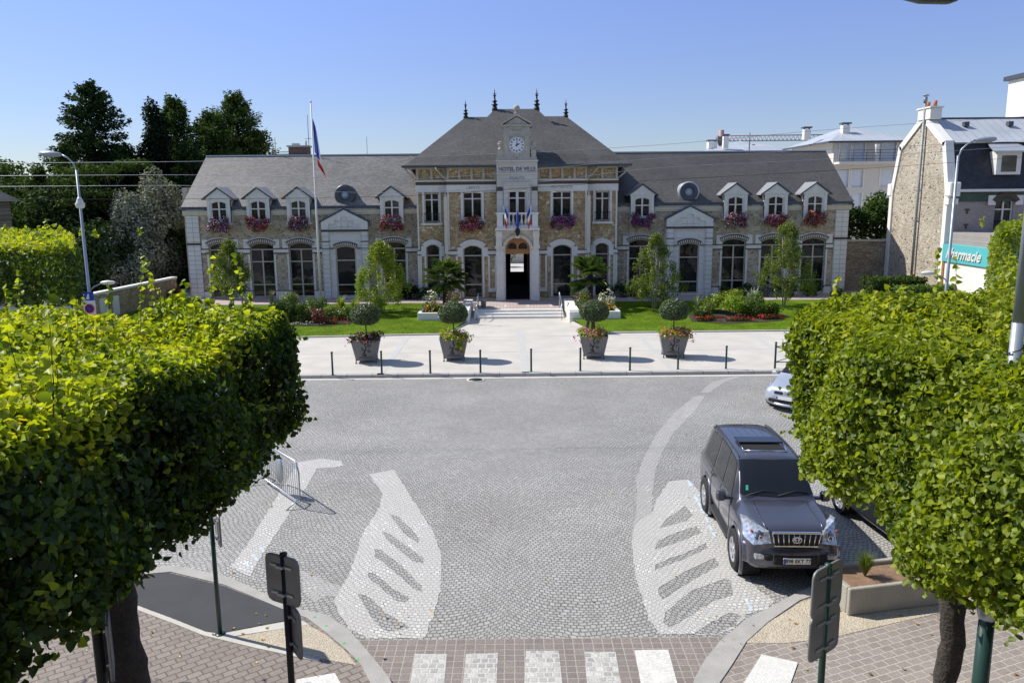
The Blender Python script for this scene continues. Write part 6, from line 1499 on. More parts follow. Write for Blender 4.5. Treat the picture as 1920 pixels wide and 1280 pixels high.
# crossed railing
t = thing('railing', 'dark green railing with crossed bars at the right of the kerb', 'railing', (10.5, 31.2, FZ))
m = MB(); x0, x1, yy = 10.48, 12.3, 31.2
for x in (x0, x1): m.lathe([(.055,0),(.042,.03),(.04,.93),(.048,.95),(.048,.97),(.02,.985),(.05,1.02),(.045,1.06),(.0,1.08)], (x, yy, FZ), 12)
m.build('post', M['green_paint'], t)
m = MB()
for z in (.25, .88): m.tube([(x0, yy, FZ+z), (x1, yy, FZ+z)], .02, 6)
m.tube([(x0, yy, FZ+.25), (x1, yy, FZ+.88)], .016, 6); m.tube([(x0, yy+.01, FZ+.88), (x1, yy+.01, FZ+.25)], .016, 6); m.build('cross_bar', M['green_paint'], t)
# planters with ball topiaries
def planter_proto():
    t = thing('planter', 'x', 'planter', (0,0,FZ), 'square steel planters on the forecourt'); m = MB()
    b, tp, h0, h1 = .42, .6, .12, 1.0
    m.add([(-b,-b,h0),(b,-b,h0),(b,b,h0),(-b,b,h0),(-tp,-tp,h1),(tp,-tp,h1),(tp,tp,h1),(-tp,tp,h1),(-tp+.04,-tp+.04,h1),(tp-.04,-tp+.04,h1),(tp-.04,tp-.04,h1),(-tp+.04,tp-.04,h1),(-tp+.04,-tp+.04,h1-.12),(tp-.04,-tp+.04,h1-.12),(tp-.04,tp-.04,h1-.12),(-tp+.04,tp-.04,h1-.12)],
          [(3,2,1,0),(0,1,5,4),(1,2,6,5),(2,3,7,6),(3,0,4,7),(4,5,9,8),(5,6,10,9),(6,7,11,10),(7,4,8,11),(8,9,13,12),(9,10,14,13),(10,11,15,14),(11,8,12,15)])
    m.build('tub', M['zinc_pot'], t, world=False)
    s = MB(); s.quad((-tp+.05,-tp+.05,h1-.07),(tp-.05,-tp+.05,h1-.07),(tp-.05,tp-.05,h1-.07),(-tp+.05,tp-.05,h1-.07)); s.build('soil', M['earth'], t, world=False)
    for a in (-1, 1):
        for c in (-1, 1):
            f = MB(); f.box(a*.42-.02, a*.42+.02, c*.42-.02, c*.42+.02, 0, .2); f.box(a*.42-.045, a*.42+.045, c*.42-.045, c*.42+.045, 0, .02); f.build('foot', M['zinc_dark'], t, world=False)
    # scroll ornament on the front
    o = MB(); yf = lambda z: -(b + (tp-b)*(z-h0)/(h1-h0)) - .006
    def curve(f, r=.013): o.tube([(x, yf(z), z) for x, z in f], r, 5)
    def spiral(cx, cz, r0, turns, d=1, ph=0): return [(cx + d*(r0*(1-k/30*.75))*math.cos(ph+turns*6.283*k/30), cz + (r0*(1-k/30*.75))*math.sin(ph+turns*6.283*k/30)) for k in range(31)]
    curve([(.02, .30), (-.06, .38), (-.08, .48), (.0, .58), (.02, .68), (-.03, .80), (.02, .92)], .02)
    curve(spiral(.14, .74, .09, 1.3)); curve(spiral(.15, .54, .075, 1.2, 1, 2)); curve(spiral(-.06, .38, .1, 1.2, 1, 1)); curve([(-.2, .55), (-.1, .6), (.0, .55)]); curve([(-.18, .70), (-.12, .62), (-.02, .52)])
    curve([(-.28, .24), (-.18, .28), (-.05, .24), (.1, .26), (.26, .25)], .012)
    o.build('scroll_ornament', M['iron'], t, world=False)
    return t
pp = planter_proto()
PLX = [((685,681),'steel planter with scroll ornament, leftmost, pink trailing flowers', 6), ((850,677),'steel planter with bright green trailing leaves', 4), ((1115,673),'steel planter with magenta petunias, near the walking person', -5), ((1265,671),'steel planter with red and pink flowers, rightmost', -6)]
def topiary(label, x, y, R=.6):
    t = thing('topiary_tree', label, 'topiary', (x, y, FZ+1.05), 'ball topiaries in the planters')
    cz = FZ + 1.98
    n = 8000; v = RNG.normal(0,1,(n,3)); v /= np.linalg.norm(v,axis=1)[:,None]
    ph = RNG.random()*6; bump = 1 + .03*np.sin(v[:,0]*5+ph)*np.sin(v[:,2]*4+ph) + .03*np.sin(v[:,1]*9+ph*2)*np.sin(v[:,0]*8) + np.abs(RNG.normal(0,.022,n))
    p = v*bump[:,None]*np.array([R, R, R*.78]); p[:,2] = np.where(p[:,2] < -R*.5, -R*.5+(p[:,2]+R*.5)*.5, p[:,2]); leaves('clipped_ball', p+np.array([x,y,cz]), v+np.array([0,0,.3]), .05, M['lf_ball'], t, DIAM, None, .65)
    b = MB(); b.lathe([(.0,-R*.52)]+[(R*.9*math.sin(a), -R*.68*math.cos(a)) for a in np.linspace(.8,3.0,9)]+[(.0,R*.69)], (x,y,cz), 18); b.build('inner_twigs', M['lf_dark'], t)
    s = MB(); s.tube([(x,y,FZ+.9),(x+.02,y,FZ+1.3),(x-.01,y,cz-.2)], [.032,.026,.024], 7); s.build('stem', M['bark'], t); return t
def potflowers(label, x, y, leaf, pt, trail=0, side=-1):
    t = thing('potted_flowers', label, 'flowers', (x, y, FZ+1.1), 'flowers in the steel planters'); z = FZ+1.0
    cl = [((x+random.uniform(-.55,.55), y+random.uniform(-.55,.45), z+random.uniform(0,.18)), (.2,.2,.14)) for _ in range(20)]
    cl += [((x+random.uniform(-.6,.6), y-.6, z+random.uniform(-.06,.08)), (.15,.1,.12)) for _ in range(7)]
    if trail:
        cl += [((x+.28+random.uniform(-.12,.15), y-.66+.02*k, z-.08*k), (.16,.09,.13)) for k in range(7)] + [((x+.7, y-.3, z-.05), (.16,.16,.2))]
    clumps('foliage', cl, .55, .09, M[leaf], t)
    if pt:
        Ps = []
        for c, r in cl:
            p, v = ellip(26, c, (.22,.22,.2), .9); Ps.append(p[v[:,2] > -.5])
        if not trail: Ps.append(np.stack([x+side*.72+RNG.normal(0,.08,40), y-.45+RNG.normal(0,.15,40), z-.1+RNG.normal(0,.1,40)], 1))
        P_ = np.concatenate(Ps); P_ = P_[RNG.random(len(P_)) < (.2 if trail else (.14 if 'sparse' in label else .4))]; leaves('blooms', P_, np.tile([0,-.4,.8], (len(P_),1)), .065, M[pt], t, PETAL, None, .5)
    return t
M['pt_mag'] = petals('magenta petunias', [(.6,.02,.3), PINK, (.55,.2,.5), RED_]); M['pt_rp'] = petals('red and pink planter flowers', [RED_, ORG, (.75,.4,.45), PINK])
TL = ['ball topiary in the leftmost steel planter', 'ball topiary in the planter with bright trailing leaves', 'ball topiary in front of the walking person', 'ball topiary in the rightmost steel planter']
FLW = [('sparse pink flowers in the leftmost planter','lf_mid','pt_mag',0,-1), ('bright green trailing leaves with few orange flowers','lf_bright','pt_mix',1,1), ('dense magenta and lilac petunias in the third planter','lf_bright','pt_mag',0,-1), ('red, orange and pink flowers in the rightmost planter','lf_bright','pt_rp',0,1)]
for i, ((bx, by), lab, rz) in enumerate(PLX):
    x, y = G(bx, by, FZ); y += .42
    o = pp if i == 0 else copy_tree(pp); o.location = (x, y, FZ); o.rotation_euler.z = rad(rz); o['label'] = lab
    topiary(TL[i], x, y); f = FLW[i]; potflowers(f[0], x, y, *f[1:])
# flagpole and flag
fx, fy = -11.55+.0, 46.6; fx, fy = G(603, 584, .4)
fp = thing('flagpole', 'tall white flagpole on the left lawn', 'flagpole', (fx, fy, .35)); ztop = W(590, 193, fy)[1]
m = MB(); m.tube([(fx,fy,.2),(fx,fy,5),(fx,fy,ztop)], [.075,.06,.035], 10); m.lathe([(.09,.2),(.09,.5),(.075,.52)], (fx,fy,.1), 12); m.build('pole', M['white_frame'], fp)
m = MB(); m.lathe([(.0,.14),(.06,.08),(.06,.04),(.0,-.02)], (fx,fy,ztop), 10); m.build('finial', M['steel'], fp)
fg = thing('flag', 'blue white and red flag hanging limp on the tall flagpole', 'flag', (fx, fy, ztop-1))
def cloth(name, mat, parent, s0, s1, z0, z1, x, y, wd=1.2, fold=.12, slant=0, k=9):
    """hanging strip: s along the fly 0..1"""
    m = MB(); N, K = 16, 10; g = []
    for i in range(N+1):
        t = i/N; z = z0 + (z1-z0)*t
        for j in range(K+1):
            s = s0 + (s1-s0)*j/K
            xx = x + .05 + wd*1.5*s*(.2 + .17*t) ; yy = y + fold*math.sin(s*k + t*1.5)*(.3+.7*t); g.append((xx, yy, z - slant*s*(1-.2*math.sin(t*3))))
    m.add(g, [[i*(K+1)+j, (i+1)*(K+1)+j, (i+1)*(K+1)+j+1, i*(K+1)+j+1] for i in range(N) for j in range(K)], True); return m.build(name, M[mat], parent)
zt = W(591, 222, fy)[1]
cloth('blue_band', 'blue', fg, 0, .5, zt, zt-1.85, fx, fy, 1.1, .13, 1.0); cloth('white_band', 'white_cloth', fg, .5, .62, zt-.1, zt-1.95, fx, fy, 1.1, .13, 1.0); cloth('red_band', 'red', fg, .30, 1.0, zt-1.55, zt-2.2, fx, fy, 1.2, .13, 1.3)
# balcony flags
for sx, lab, dr in ((-.78, 'small blue white and red flag leaning from the left of the balcony', -1), (.78, 'small blue white and red flag leaning from the right of the balcony', 1)):
    x0, y0 = CX+sx, YE-.9; t = thing('balcony_flag', lab, 'flag', (x0, y0, 5.9), 'flags on the balcony')
    m = MB(); m.tube([(x0, YE-.85, 5.75), (x0-dr*(-.05), YE-1.3, 6.35)], .02, 6); m.build('staff', M['white_frame'], t)
    for i, mt in enumerate(('blue', 'white_cloth', 'red')):
        m = MB(); g = []; xa = x0 - dr*.1
        for a in range(9):
            q = a/8
            for b_ in range(7):
                s = (i + b_/6)/3
                zc = 6.3 - s*.95 - q*.42; xc = x0 + (-dr)*(.02+ .2*q*(1-.4*s)) + dr*.03*s; g.append((xc, YE-1.26+.5*s*.6+.05*math.sin(q*7+s*4), zc))
        m.add(g, [[a*7+b_, a*7+b_+1, (a+1)*7+b_+1, (a+1)*7+b_] for a in range(8) for b_ in range(6)], True); m.build(('blue_band','white_band','red_band')[i], M[mt], t)
t = thing('balcony_flag', 'furled blue flag hanging straight at the middle of the balcony', 'flag', (CX, YE-.95, 5.9), 'flags on the balcony')
m = MB(); m.tube([(CX, YE-.9, 6.1), (CX, YE-1.1, 6.15)], .015, 5); m.build('staff', M['white_frame'], t)
m = MB(); m.lathe([(.02,6.12),(.06,5.9),(.09,5.4),(.11,5.12),(.02,5.08)], (CX, YE-1.05, 0), 7); m.build('furled_cloth', M['blue'], t)
# handrails and bin
for sx, lab in ((-2.35, 'steel handrail left of the steps'), (2.4, 'steel handrail right of the steps')):
    x = CX+sx; t = thing('handrail', lab, 'handrail', (x, 45, FZ), 'handrails beside the steps')
    m = MB()
    for y, z in ((44.3, FZ), (46.5, TZ)): m.tube([(x, y, z), (x, y, z+.92)], .024, 8)
    m.build('post', M['steel'], t); m = MB(); m.tube([(x, 43.95, FZ+.8), (x, 44.3, FZ+.92), (x, 46.5, TZ+.92), (x, 46.85, TZ+.8)], .024, 8); m.tube([(x, 44.3, FZ+.45), (x, 46.5, TZ+.45)], .015, 6); m.build('rail', M['steel'], t)
t = thing('litter_bin', 'small dark litter bin at the top of the steps on the left', 'litter bin', (CX-2.05, 46.6, TZ)); m = MB(); m.lathe([(.12,0),(.14,.02),(.16,.42),(.17,.44),(.17,.47),(.14,.47),(.12,.1)], (CX-2.05, 46.6, TZ), 16); m.build('bin', M['zinc_pot'], t)
m = MB(); m.lathe([(.175,.42),(.175,.45)], (CX-2.05, 46.6, TZ+.01), 16); m.build('rim', M['steel'], t)
# crowd barrier
p0, p1 = Vector(G(564, 954, 0)), Vector(G(448, 873, 0)); d = (p1-p0).normalized(); p1 = p0 + d*2.3; nrm_ = Vector((-d.y, d.x))
t = thing('crowd_barrier', 'galvanised crowd barrier with oval plate casting a shadow on the cobbles', 'barrier', (p0.x, p0.y, 0), None, math.atan2(d.y, d.x))
m = MB(); m.tube([(0,0,.2),(0,0,.88),(.1,0,1.05),(.2,0,1.1),(2.1,0,1.1),(2.2,0,1.05),(2.3,0,.88),(2.3,0,.2),(2.2,0,.14),(.1,0,.14),(0,0,.2)], .02, 8); m.build('frame', M['steel'], t, world=False)
m = MB()
for k in range(19): m.tube([(.12+k*.115, 0, .14), (.12+k*.115, 0, 1.1)], .007, 5)
m.build('bars', M['steel'], t, world=False)
m = MB()
for x in (.12, 2.18): m.tube([(x,-.3,0),(x,0,.2),(x,.3,0)], .018, 6)
m.build('foot', M['steel'], t, world=False)
m = MB(); m.lathe([(0,-.006),(1,-.006),(1,.006),(0,.006)], (0,0,0), 24, 'y'); me = m.me('plate'); me.transform(Matrix.Translation((1.15,0,.66)) @ Matrix.Diagonal((.26,1,.36,1))); link('oval_plate', me, M['steel'], t, world=False)
# concrete planter box on the right pavement
A, B_ = Vector(G(1591,1154,PZ)), Vector(G(1727,1137,PZ)); L = 2.0; d = (B_-A).normalized(); rz = math.atan2(d.y, d.x)
t = thing('concrete_planter', 'rectangular concrete planter with dry soil on the right pavement', 'planter', (A.x, A.y, PZ), None, rz)
wd, hh = .92, .47; m = MB()
m.bbox(0, L, 0, .09, 0, hh, .015); m.bbox(0, L, wd-.09, wd, 0, hh, .015); m.bbox(0.001, .09, .088, wd-.088, 0, hh, .012); m.bbox(L-.09, L-.001, .088, wd-.088, 0, hh, .012)
M['agg'] = plain('exposed aggregate concrete', (.36,.34,.29), .9, var=.2, scale=2.5, bump=.006, bscale=70, fine=.45); m.build('trough', M['agg'], t, world=False)
m = MB(); m.quad((.08,.08,hh-.07),(L-.08,.08,hh-.07),(L-.08,wd-.08,hh-.07),(.08,wd-.08,hh-.07)); m.build('soil', M['soil_red'], t, world=False)
c_ = Vector((A.x, A.y)) + d*.62 + Vector((-d.y, d.x))*.5
spiky('dry_plant', 'wiry greenish tuft growing in the concrete planter', c_.x, c_.y, PZ+hh-.09, .5, 320, 'lf_birch', .005, 'plant', spread=.55)
# fallen leaves: small individual marks on the paving
M['dry'] = plain('dry fallen leaf', (.35,.2,.06), .8, var=.4, scale=2)
pts = []
for _ in range(90):
    x, y = random.choice(((-7, -1.2), (3.2, 8))); xx = random.uniform(x, y); yy = random.uniform(9.5, 12.6); pts.append((xx, yy, PZ+.012))
for _ in range(40): pts.append((random.uniform(-8, 9), random.uniform(12, 26), .014))
M['lf_dry'] = leafmat('fallen leaves', [(0,(.22,.12,.03)),(.6,(.4,.26,.07)),(1,(.5,.36,.12))], .2)
o = leaves('fallen_leaves', pts, np.tile([0,0,1.], (len(pts),1)), .05, M['lf_dry'], None, LIME, None, .12); tag(o, 'dry fallen leaves scattered on the paving', 'leaves', kind='stuff')
# sign posts
def signpost(label, base, panels, ztop, r=.035, rz=0, z0=PZ, name='sign_post', group=None, mat='green_paint'):
    t = thing(name, label, 'sign', (base[0], base[1], z0), group, 0)
    m = MB(); m.tube([(0,0,0),(0,0,ztop)], r, 12); m.lathe([(r+.004,ztop-.01),(r+.004,ztop+.02),(0,ztop+.03)], (0,0,0), 12); m.lathe([(r+.05,0),(r+.05,.012),(r+.01,.02)], (0,0,0), 12); m.build('post', M[mat], t, world=False)
    for (zc, w_, h, ang, ox, tilt) in panels:
        me = MB(); me.bbox(-w_/2, w_/2, -.012, .012, -h/2, h/2, .008)
        # rounded corners: use a bevelled outline
        k = .06; pl = [(-w_/2+k, -h/2), (w_/2-k, -h/2), (w_/2-.017, -h/2+.017), (w_/2, -h/2+k), (w_/2, h/2-k), (w_/2-.017, h/2-.017), (w_/2-k, h/2), (-w_/2+k, h/2), (-w_/2+.017, h/2-.017), (-w_/2, h/2-k), (-w_/2, -h/2+k), (-w_/2+.017, -h/2+.017)]
        q = MB(); q.xz(pl, -.011, .011); ps = q.build('panel', M['alu_back'], t, world=False)
        ps.location = (ox, 0, zc); ps.rotation_euler = (0, 0, ang)
        e = MB(); pts = [(x, 0, z) for x, z in pl] + [(pl[0][0], 0, pl[0][1])]; e.tube(pts, .018, 5, cap=False); e.build('panel_edge', M['alu_back'], ps, world=False)
        f = MB()
        for zz in (-h*.3, h*.3): f.box(-w_*.34, w_*.34, -.026, -.0125, zz-.014, zz+.014); f.box(-r-.012, r+.012, -.05, -.024, zz-.014, zz+.014)
        f.build('bracket', M['steel'], ps, world=False)
    return t
def at_depth(px, py, Y): x, z = W(px, py, Y); return x, z
# front left sign: two panels, seen from behind
Y0 = 7.6
xa, za = at_depth(532, 1062, Y0); 
zc1 = W(533, 1098, Y0)[1]; zc2 = W(545, 1188, Y0)[1]; xb = W(541, 1190, Y0)[0]
signpost('sign post with two dark panels seen from behind, left of the crossing', (xb, Y0), [(zc1, .42, .50, rad(-28), -.02, 0), (zc2, .46, .50, rad(-56), .05, 0)], zc1+.27, mat='iron')
xb = W(1545, 1190, Y0)[0]; zc1 = W(1548, 1115, Y0)[1]; zc2 = W(1532, 1197, Y0)[1]
signpost('green sign post with two grey panels seen from behind, by the concrete planter', (xb, Y0), [(zc1, .52, .50, rad(38), .0, 0), (zc2, .52, .48, rad(38), .0, 0)], zc1+.25)
x, y = G(413, 1188, PZ); zc = W(405, 1013, y)[1]
signpost('thin green sign post standing at the edge of the dark asphalt patch', (x, y), [(zc+.13, .36, .5, rad(-60), .1, 0)], zc+.35)
xb = W(188, 1240, 7.4)[0]; zc = W(203, 1220, 7.4)[1]
signpost('thick dark sign post beside the left tree trunk with a pale edge-on panel', (xb, 7.4), [(zc, .4, .62, rad(-64), .12, 0)], 4.2, r=.05, mat='iron')
# street lamps
def lamp(label, x, y, zt, arm, head, low=None, r=.062, sign=False, group='tall street lamps'):
    t = thing('street_lamp', label, 'street lamp', (x, y, 0), group)
    m = MB(); m.tube([(x,y,0),(x,y,2.2),(x,y,zt)], [r*1.25, r, r*.62], 10); m.lathe([(r*1.9,0),(r*1.9,.6),(r*1.3,.7)], (x,y,0), 10); m.build('pole', M['steel_lamp'], t)
    m = MB(); m.tube([(x,y,zt-.1),(x+arm*.15,y,zt+.2),(x+arm*.45,y,zt+.38),(x+arm*.8,y,zt+.48)], r*.45, 8); m.build('arm', M['steel_lamp'], t)
    a = 1 if arm > 0 else -1; hx = x+arm*.8
    m = MB(); pr = []
    for k, (u, hw, hh) in enumerate([(0,.04,.04),(.08,.09,.07),(.3,.13,.10),(.55,.13,.09),(.68,.08,.06),(.72,.02,.02)]):
        pr.append([(hx+a*u, y+hw*math.cos(q), zt+.48+.06*u+hh*math.sin(q)) for q in np.linspace(0, 2*math.pi, 13)[:-1]])
    m.add([p for r_ in pr for p in r_], [[i*12+j, (i+1)*12+j, (i+1)*12+(j+1)%12, i*12+(j+1)%12] for i in range(5) for j in range(12)], True); m.build('lamp_head', M[head], t)
    if low:
        z, s = low; m = MB(); m.tube([(x,y,z-.25),(x+s*.2,y,z-.1),(x+s*.45,y,z)], .022, 6); ar = m.build('low_arm', M['steel_lamp'], t)
        m = MB(); pr = []
        for (u, hw, hh) in [(0,.03,.03),(.08,.09,.06),(.25,.12,.08),(.42,.09,.06),(.5,.02,.02)]: pr.append([(x+s*(.42+u), y+hw*math.cos(q), z+.02+hh*math.sin(q)) for q in np.linspace(0, 2*math.pi, 13)[:-1]])
        m.add([p for r_ in pr for p in r_], [[i*12+j, (i+1)*12+j, (i+1)*12+(j+1)%12, i*12+(j+1)%12] for i in range(4) for j in range(12)], True); m.build('low_lamp_head', M['white_frame'], ar)
    return t
x, zt = W(144, 318, 27); l1 = lamp('tall grey street lamp in front of the spruces on the left', W(155, 430, 27)[0], 27, zt, -.55, 'steel_lamp', (W(190, 531, 27)[1], 1))
b = MB(); x, z = W(149, 381, 27); b.lathe([(.06,-.18),(.13,-.14),(.15,-.02),(.11,.04),(.09,.12),(.05,.2)], (W(155,430,27)[0], 27, z), 12); b.build('junction_box', M['white_frame'], l1)
x, zt = W(1797, 292, 27); lamp('tall grey street lamp in front of the stone gable house', W(1787, 400, 27)[0], 27, zt, .62, 'steel_lamp', (W(1750, 513, 27)[1], -1))
# parking signs on the left lamp
x, z = W(170, 578, 26.9)
t = thing('parking_sign', 'white panel with a blue and red round no parking sign on the left lamp', 'sign', (x, 26.85, z-1))
m = MB(); m.bbox(x-.2, x+.2, 26.84, 26.87, z-.28, z+.28, .01); m.build('panel', M['white_frame'], t)
m = MB(); m.lathe([(0,.012),(.13,.012),(.13,0)], (x, 26.835, z), 20, 'y'); m.build('blue_disc', M['blue'], t)
m = MB(); m.tube([(x+.14*math.cos(a), 26.82, z+.14*math.sin(a)) for a in np.linspace(0, 6.283, 21)], .018, 6); m.tube([(x-.1, 26.82, z+.1), (x+.1, 26.82, z-.1)], .014, 6); m.build('red_ring', M['red'], t)
x, z = W(168, 556, 26.9)
t = thing('direction_sign', 'small blue and white square sign above the no parking sign', 'sign', (x, 26.85, z-1)); m = MB(); m.bbox(x-.16, x+.16, 26.84, 26.87, z-.14, z+.16, .01); m.build('panel', M['blue'], t)
m = MB(); m.xz([(x-.09, z-.08), (x+.02, z-.08), (x+.02, z+.1), (x-.02, z+.1)], 26.825, 26.835); m.build('arrow_mark', M['white_frame'], t)
# near lamp post on the right, reaching up through the lime crown
Yn = 7.0; xn = W(1914, 560, Yn)[0]
t = thing('street_lamp', 'near octagonal lamp post rising through the right lime crown', 'street lamp', (xn, Yn, PZ))
m = MB(); m.tube([(xn,Yn,PZ),(xn,Yn,3.2)], [.085,.07], 8); m.build('green_sleeve', M['green_paint'], t)
m = MB(); m.tube([(xn,Yn,3.2),(xn,Yn,5.85)], [.06,.052], 8); m.tube([(xn,Yn,5.85),(xn,Yn,8.75)], [.05,.04], 8); m.build('pole', M['steel_lamp'], t)
m = MB(); m.lathe([(.07,3.0),(.09,3.03),(.09,3.12),(.06,3.2)], (xn,Yn,0), 8); m.build('collar', M['steel'], t)
m = MB()
for z0 in (3.8, 4.3, 4.75, 5.1, 5.5): m.tube([(xn+.062*math.cos(a), Yn+.062*math.sin(a), z0+.05*a/6.28*(1 if z0 < 5 else 3)) for a in np.linspace(0, 6.28, 14)], .006, 4)
m.build('wrapped_cable', M['black'], t)
hx, hz = W(1735, 1, Yn)
m = MB(); m.tube([(xn,Yn,8.6),(xn-.1,Yn,8.85),(xn-.35,Yn,8.93),(hx+.1,Yn,hz+.1)], .035, 8); m.build('arm', M['steel_lamp'], t)
m = MB(); pr = []
for (u, hw, hh) in [(-.30,.05,.04),(-.22,.12,.07),(.05,.15,.09),(.26,.13,.07),(.34,.05,.03)]: pr.append([(hx-u*.8+.02, Yn+hw*math.cos(q), hz+.06+.1*u+hh*math.sin(q)) for q in np.linspace(0, 2*math.pi, 13)[:-1]])
m.add([p for r_ in pr for p in r_], [[i*12+j, (i+1)*12+j, (i+1)*12+(j+1)%12, i*12+(j+1)%12] for i in range(4) for j in range(12)], True); m.build('lamp_head', M['zinc_dark'], t)
# overhead cables
CB = [('highest thin cable crossing the slate roofs', [(-40,306),(345,303),(791,294),(1220,273),(1560,243),(1980,215)], 'steel'), ('cable passing in front of the clock pavilion eaves', [(-40,330),(345,328),(760,336),(1000,318),(1220,298),(1480,284),(1980,262)], 'steel'),
      ('lower pale cable crossing the first floor windows', [(-40,350),(345,348),(740,362),(1000,343),(1220,316),(1555,298),(1980,270)], 'steel'), ('lowest dark cable crossing the dormers', [(-40,374),(345,373),(740,368),(1000,352),(1140,343),(1640,315),(1980,290)], 'black')]
for lab, pts, mt in CB:
    t = thing('overhead_cable', lab, 'cable', (0, 24, 7), 'overhead cables'); m = MB()
    X_ = [p[0] for p in pts]; Y_ = [p[1] for p in pts]; sp = []
    tab = [(p[0], p[1]) for p in pts]
    for u in np.linspace(-40, 1980, 60): sp.append((W(u, float(cr(tab, u)[0]), 24)[0], 24, W(u, float(cr(tab, u)[0]), 24)[1]))
    m.tube(sp, .0052, 5); m.build('wire', M[mt], t)
# the person behind the third topiary
# ------------------------------------------------------------------ other buildings and walls
# left boundary wall with notice panels
t = thing('boundary_wall', 'pale boundary wall with notice panels left of the town hall', 'wall', (-22.5, 44, 0))
a, b_ = (-23.0, 40.0), (-21.9, 52.2)
m = MB(); m.prism([a, b_, (b_[0]-.3, b_[1]), (a[0]-.3, a[1])], 0, 1.85); m.build('wall', M['rub_side'], t)
m = MB(); m.prism([(a[0]+.06, a[1]), (b_[0]+.06, b_[1]), (b_[0]-.36, b_[1]), (a[0]-.36, a[1])], 1.853, 1.97); m.prism([(a[0]-.1, a[1]-.35), (a[0]+.12, a[1]-.35), (a[0]+.12, a[1]-.003), (a[0]-.45, a[1]-.003), (a[0]-.45, a[1]-.35)], 0, 2.05); m.build('coping', M['stone_plain'], t)
for i, y in enumerate((40.5, 42.2, 43.6, 44.8)):
    x = a[0] + (b_[0]-a[0])*(y-a[1])/(b_[1]-a[1]); w_ = (1.3, 1.0, .8, .7)[i]
    m = MB(); m.box(x+.02, x+.1, y, y+w_, .5, 1.6); f = m.build('notice_frame', M['stone_plain'], t); m = MB(); m.box(x+.1, x+.11, y+.07, y+w_-.07, .57, 1.53); m.build('poster', M['blind' if i == 0 else 'white_frame'], f)
# old house on the left
t = thing('stone_house', 'old rubble house with dark pitched roof at the far left', 'house', (-38, 53, 0))
m = MB(); m.box(-44, -33.9, 51, 55, 0, 6.9); m.build('wall', M['rub_dark'], t)
m = MB(); m.add([(-45,50.4,6.9),(-33.4,50.4,6.9),(-33.4,55.6,6.9),(-45,55.6,6.9),(-42,53,9.0),(-36.2,53,9.0)], [(0,1,5,4),(1,2,5),(2,3,4,5),(3,0,4),(3,2,1,0)]); m.build('roof', M['slate'], t)
m = MB(); m.tube([(-33.8,50.9,0),(-33.8,50.9,6.8)], .06, 6); m.build('downpipe', M['zinc'], t)
# concrete post left of the town hall
t = thing('concrete_mast', 'grey concrete mast between the oak and the town hall', 'mast', (-22.4, 56, 0)); m = MB(); m.box(-22.6,-22.3,56,56.25,0,7.7); m.box(-22.15,-22.0,56,56.2,0,7.7); m.build('shaft', M['concrete'], t)
# garden wall on the right
t = thing('garden_wall', 'shaded rubble garden wall right of the town hall', 'wall', (23.5, 53.5, 0)); m = MB(); m.box(21.9, 26.0, 53.6, 54.0, 0, 3.75); m.build('wall', M['rub_dark'], t); m = MB(); m.box(21.85, 26.0, 53.5, 54.1, 3.753, 3.87); m.build('coping', M['stone_old'], t)
# gable house with the pharmacy
GX, Y1, Y2 = 24.95, 46.3, 53.4; ym = (Y1+Y2)/2; EZ, KZ, RZ = 7.2, 9.5, 11.3
ph = thing('pharmacy_house', 'mansard roofed house with rubble stone gable and turquoise shop fascia', 'house', (GX+4, Y1, 0))
gab = [(Y1+.35, 0), (Y2-.35, 0), (Y2-.35, EZ), (Y2-1.1, KZ+.2), (ym+.2, RZ-.15), (ym-.2, RZ-.15), (Y1+1.1, KZ+.2), (Y1+.35, EZ)]
m = MB(); m.yz(gab, GX+.05, GX+.4); m.build('gable_wall', M['rub_gable'], ph)
def rim_(pts, w_, x0, x1, mm):
    for (p, q) in zip(pts, pts[1:]):
        d = Vector((q[0]-p[0], q[1]-p[1])).normalized(); n = Vector((-d.y, d.x))*w_; mm.yz([(p[0], p[1]), (q[0], q[1]), (q[0]+n.x, q[1]+n.y), (p[0]+n.x, p[1]+n.y)], x0, x1)
m = MB(); out = [(Y1+.02, EZ-.05), (Y1+.75, KZ+.35), (ym, RZ+.3), (Y2-.75, KZ+.35), (Y2-.02, EZ-.05)]
rim_(out, -.38, GX-.04, GX+.42, m); m.box(GX-.05, GX+.43, Y1-.02, Y1+.36, 0, EZ); m.box(GX-.05, GX+.43, Y2-.36, Y2+.02, 0, EZ)
m.bbox(GX-.1, GX+.5, Y1-.34, Y1+.25, EZ-.5, EZ+.3, .05); m.bbox(GX-.1, GX+.5, Y2-.25, Y2+.3, EZ-.5, EZ+.3, .05); m.box(GX-.1, GX+.45, Y1-.25, Y1+.2, EZ-.95, EZ-.61)
m.bbox(GX-.1, GX+.6, ym-.95, ym+.55, RZ-.1, RZ+.55, .03); m.box(GX-.16, GX+.66, ym-1.02, ym+.62, RZ+.553, RZ+.64)
m.build('white_coping', M['white_render'], ph)
m = MB(); m.tube([(GX-.12, ym-.3, .4), (GX-.12, ym-.3, RZ+.9)], .08, 8); m.tube([(GX-.12, ym-.3, RZ+.9), (GX-.12, ym-.3, RZ+1.25)], .11, 8); m.lathe([(.18,RZ+1.3),(.18,RZ+1.36)], (GX-.12, ym-.3, 0), 10); m.build('flue_pipe', M['zinc_mid'], ph)
m = MB()
for y in (ym+.05, ym+.35, ym-.75): m.tube([(GX+.25, y, RZ+.64), (GX+.25, y, RZ+.98)], .11, 8)
m.build('chimney_pot', M['terracotta'], ph)
XE = 44
fr_ = plate('facade_wall', rect(GX+.42, XE, 0, EZ-.1), [arch(GX+2.35+.9, .52, 4.75, 6.35, 6.62), rect(GX+5.9, GX+7.0, 4.75, 6.5)], Y1+.02, Y1+.4, M['grey_brick'], ph)
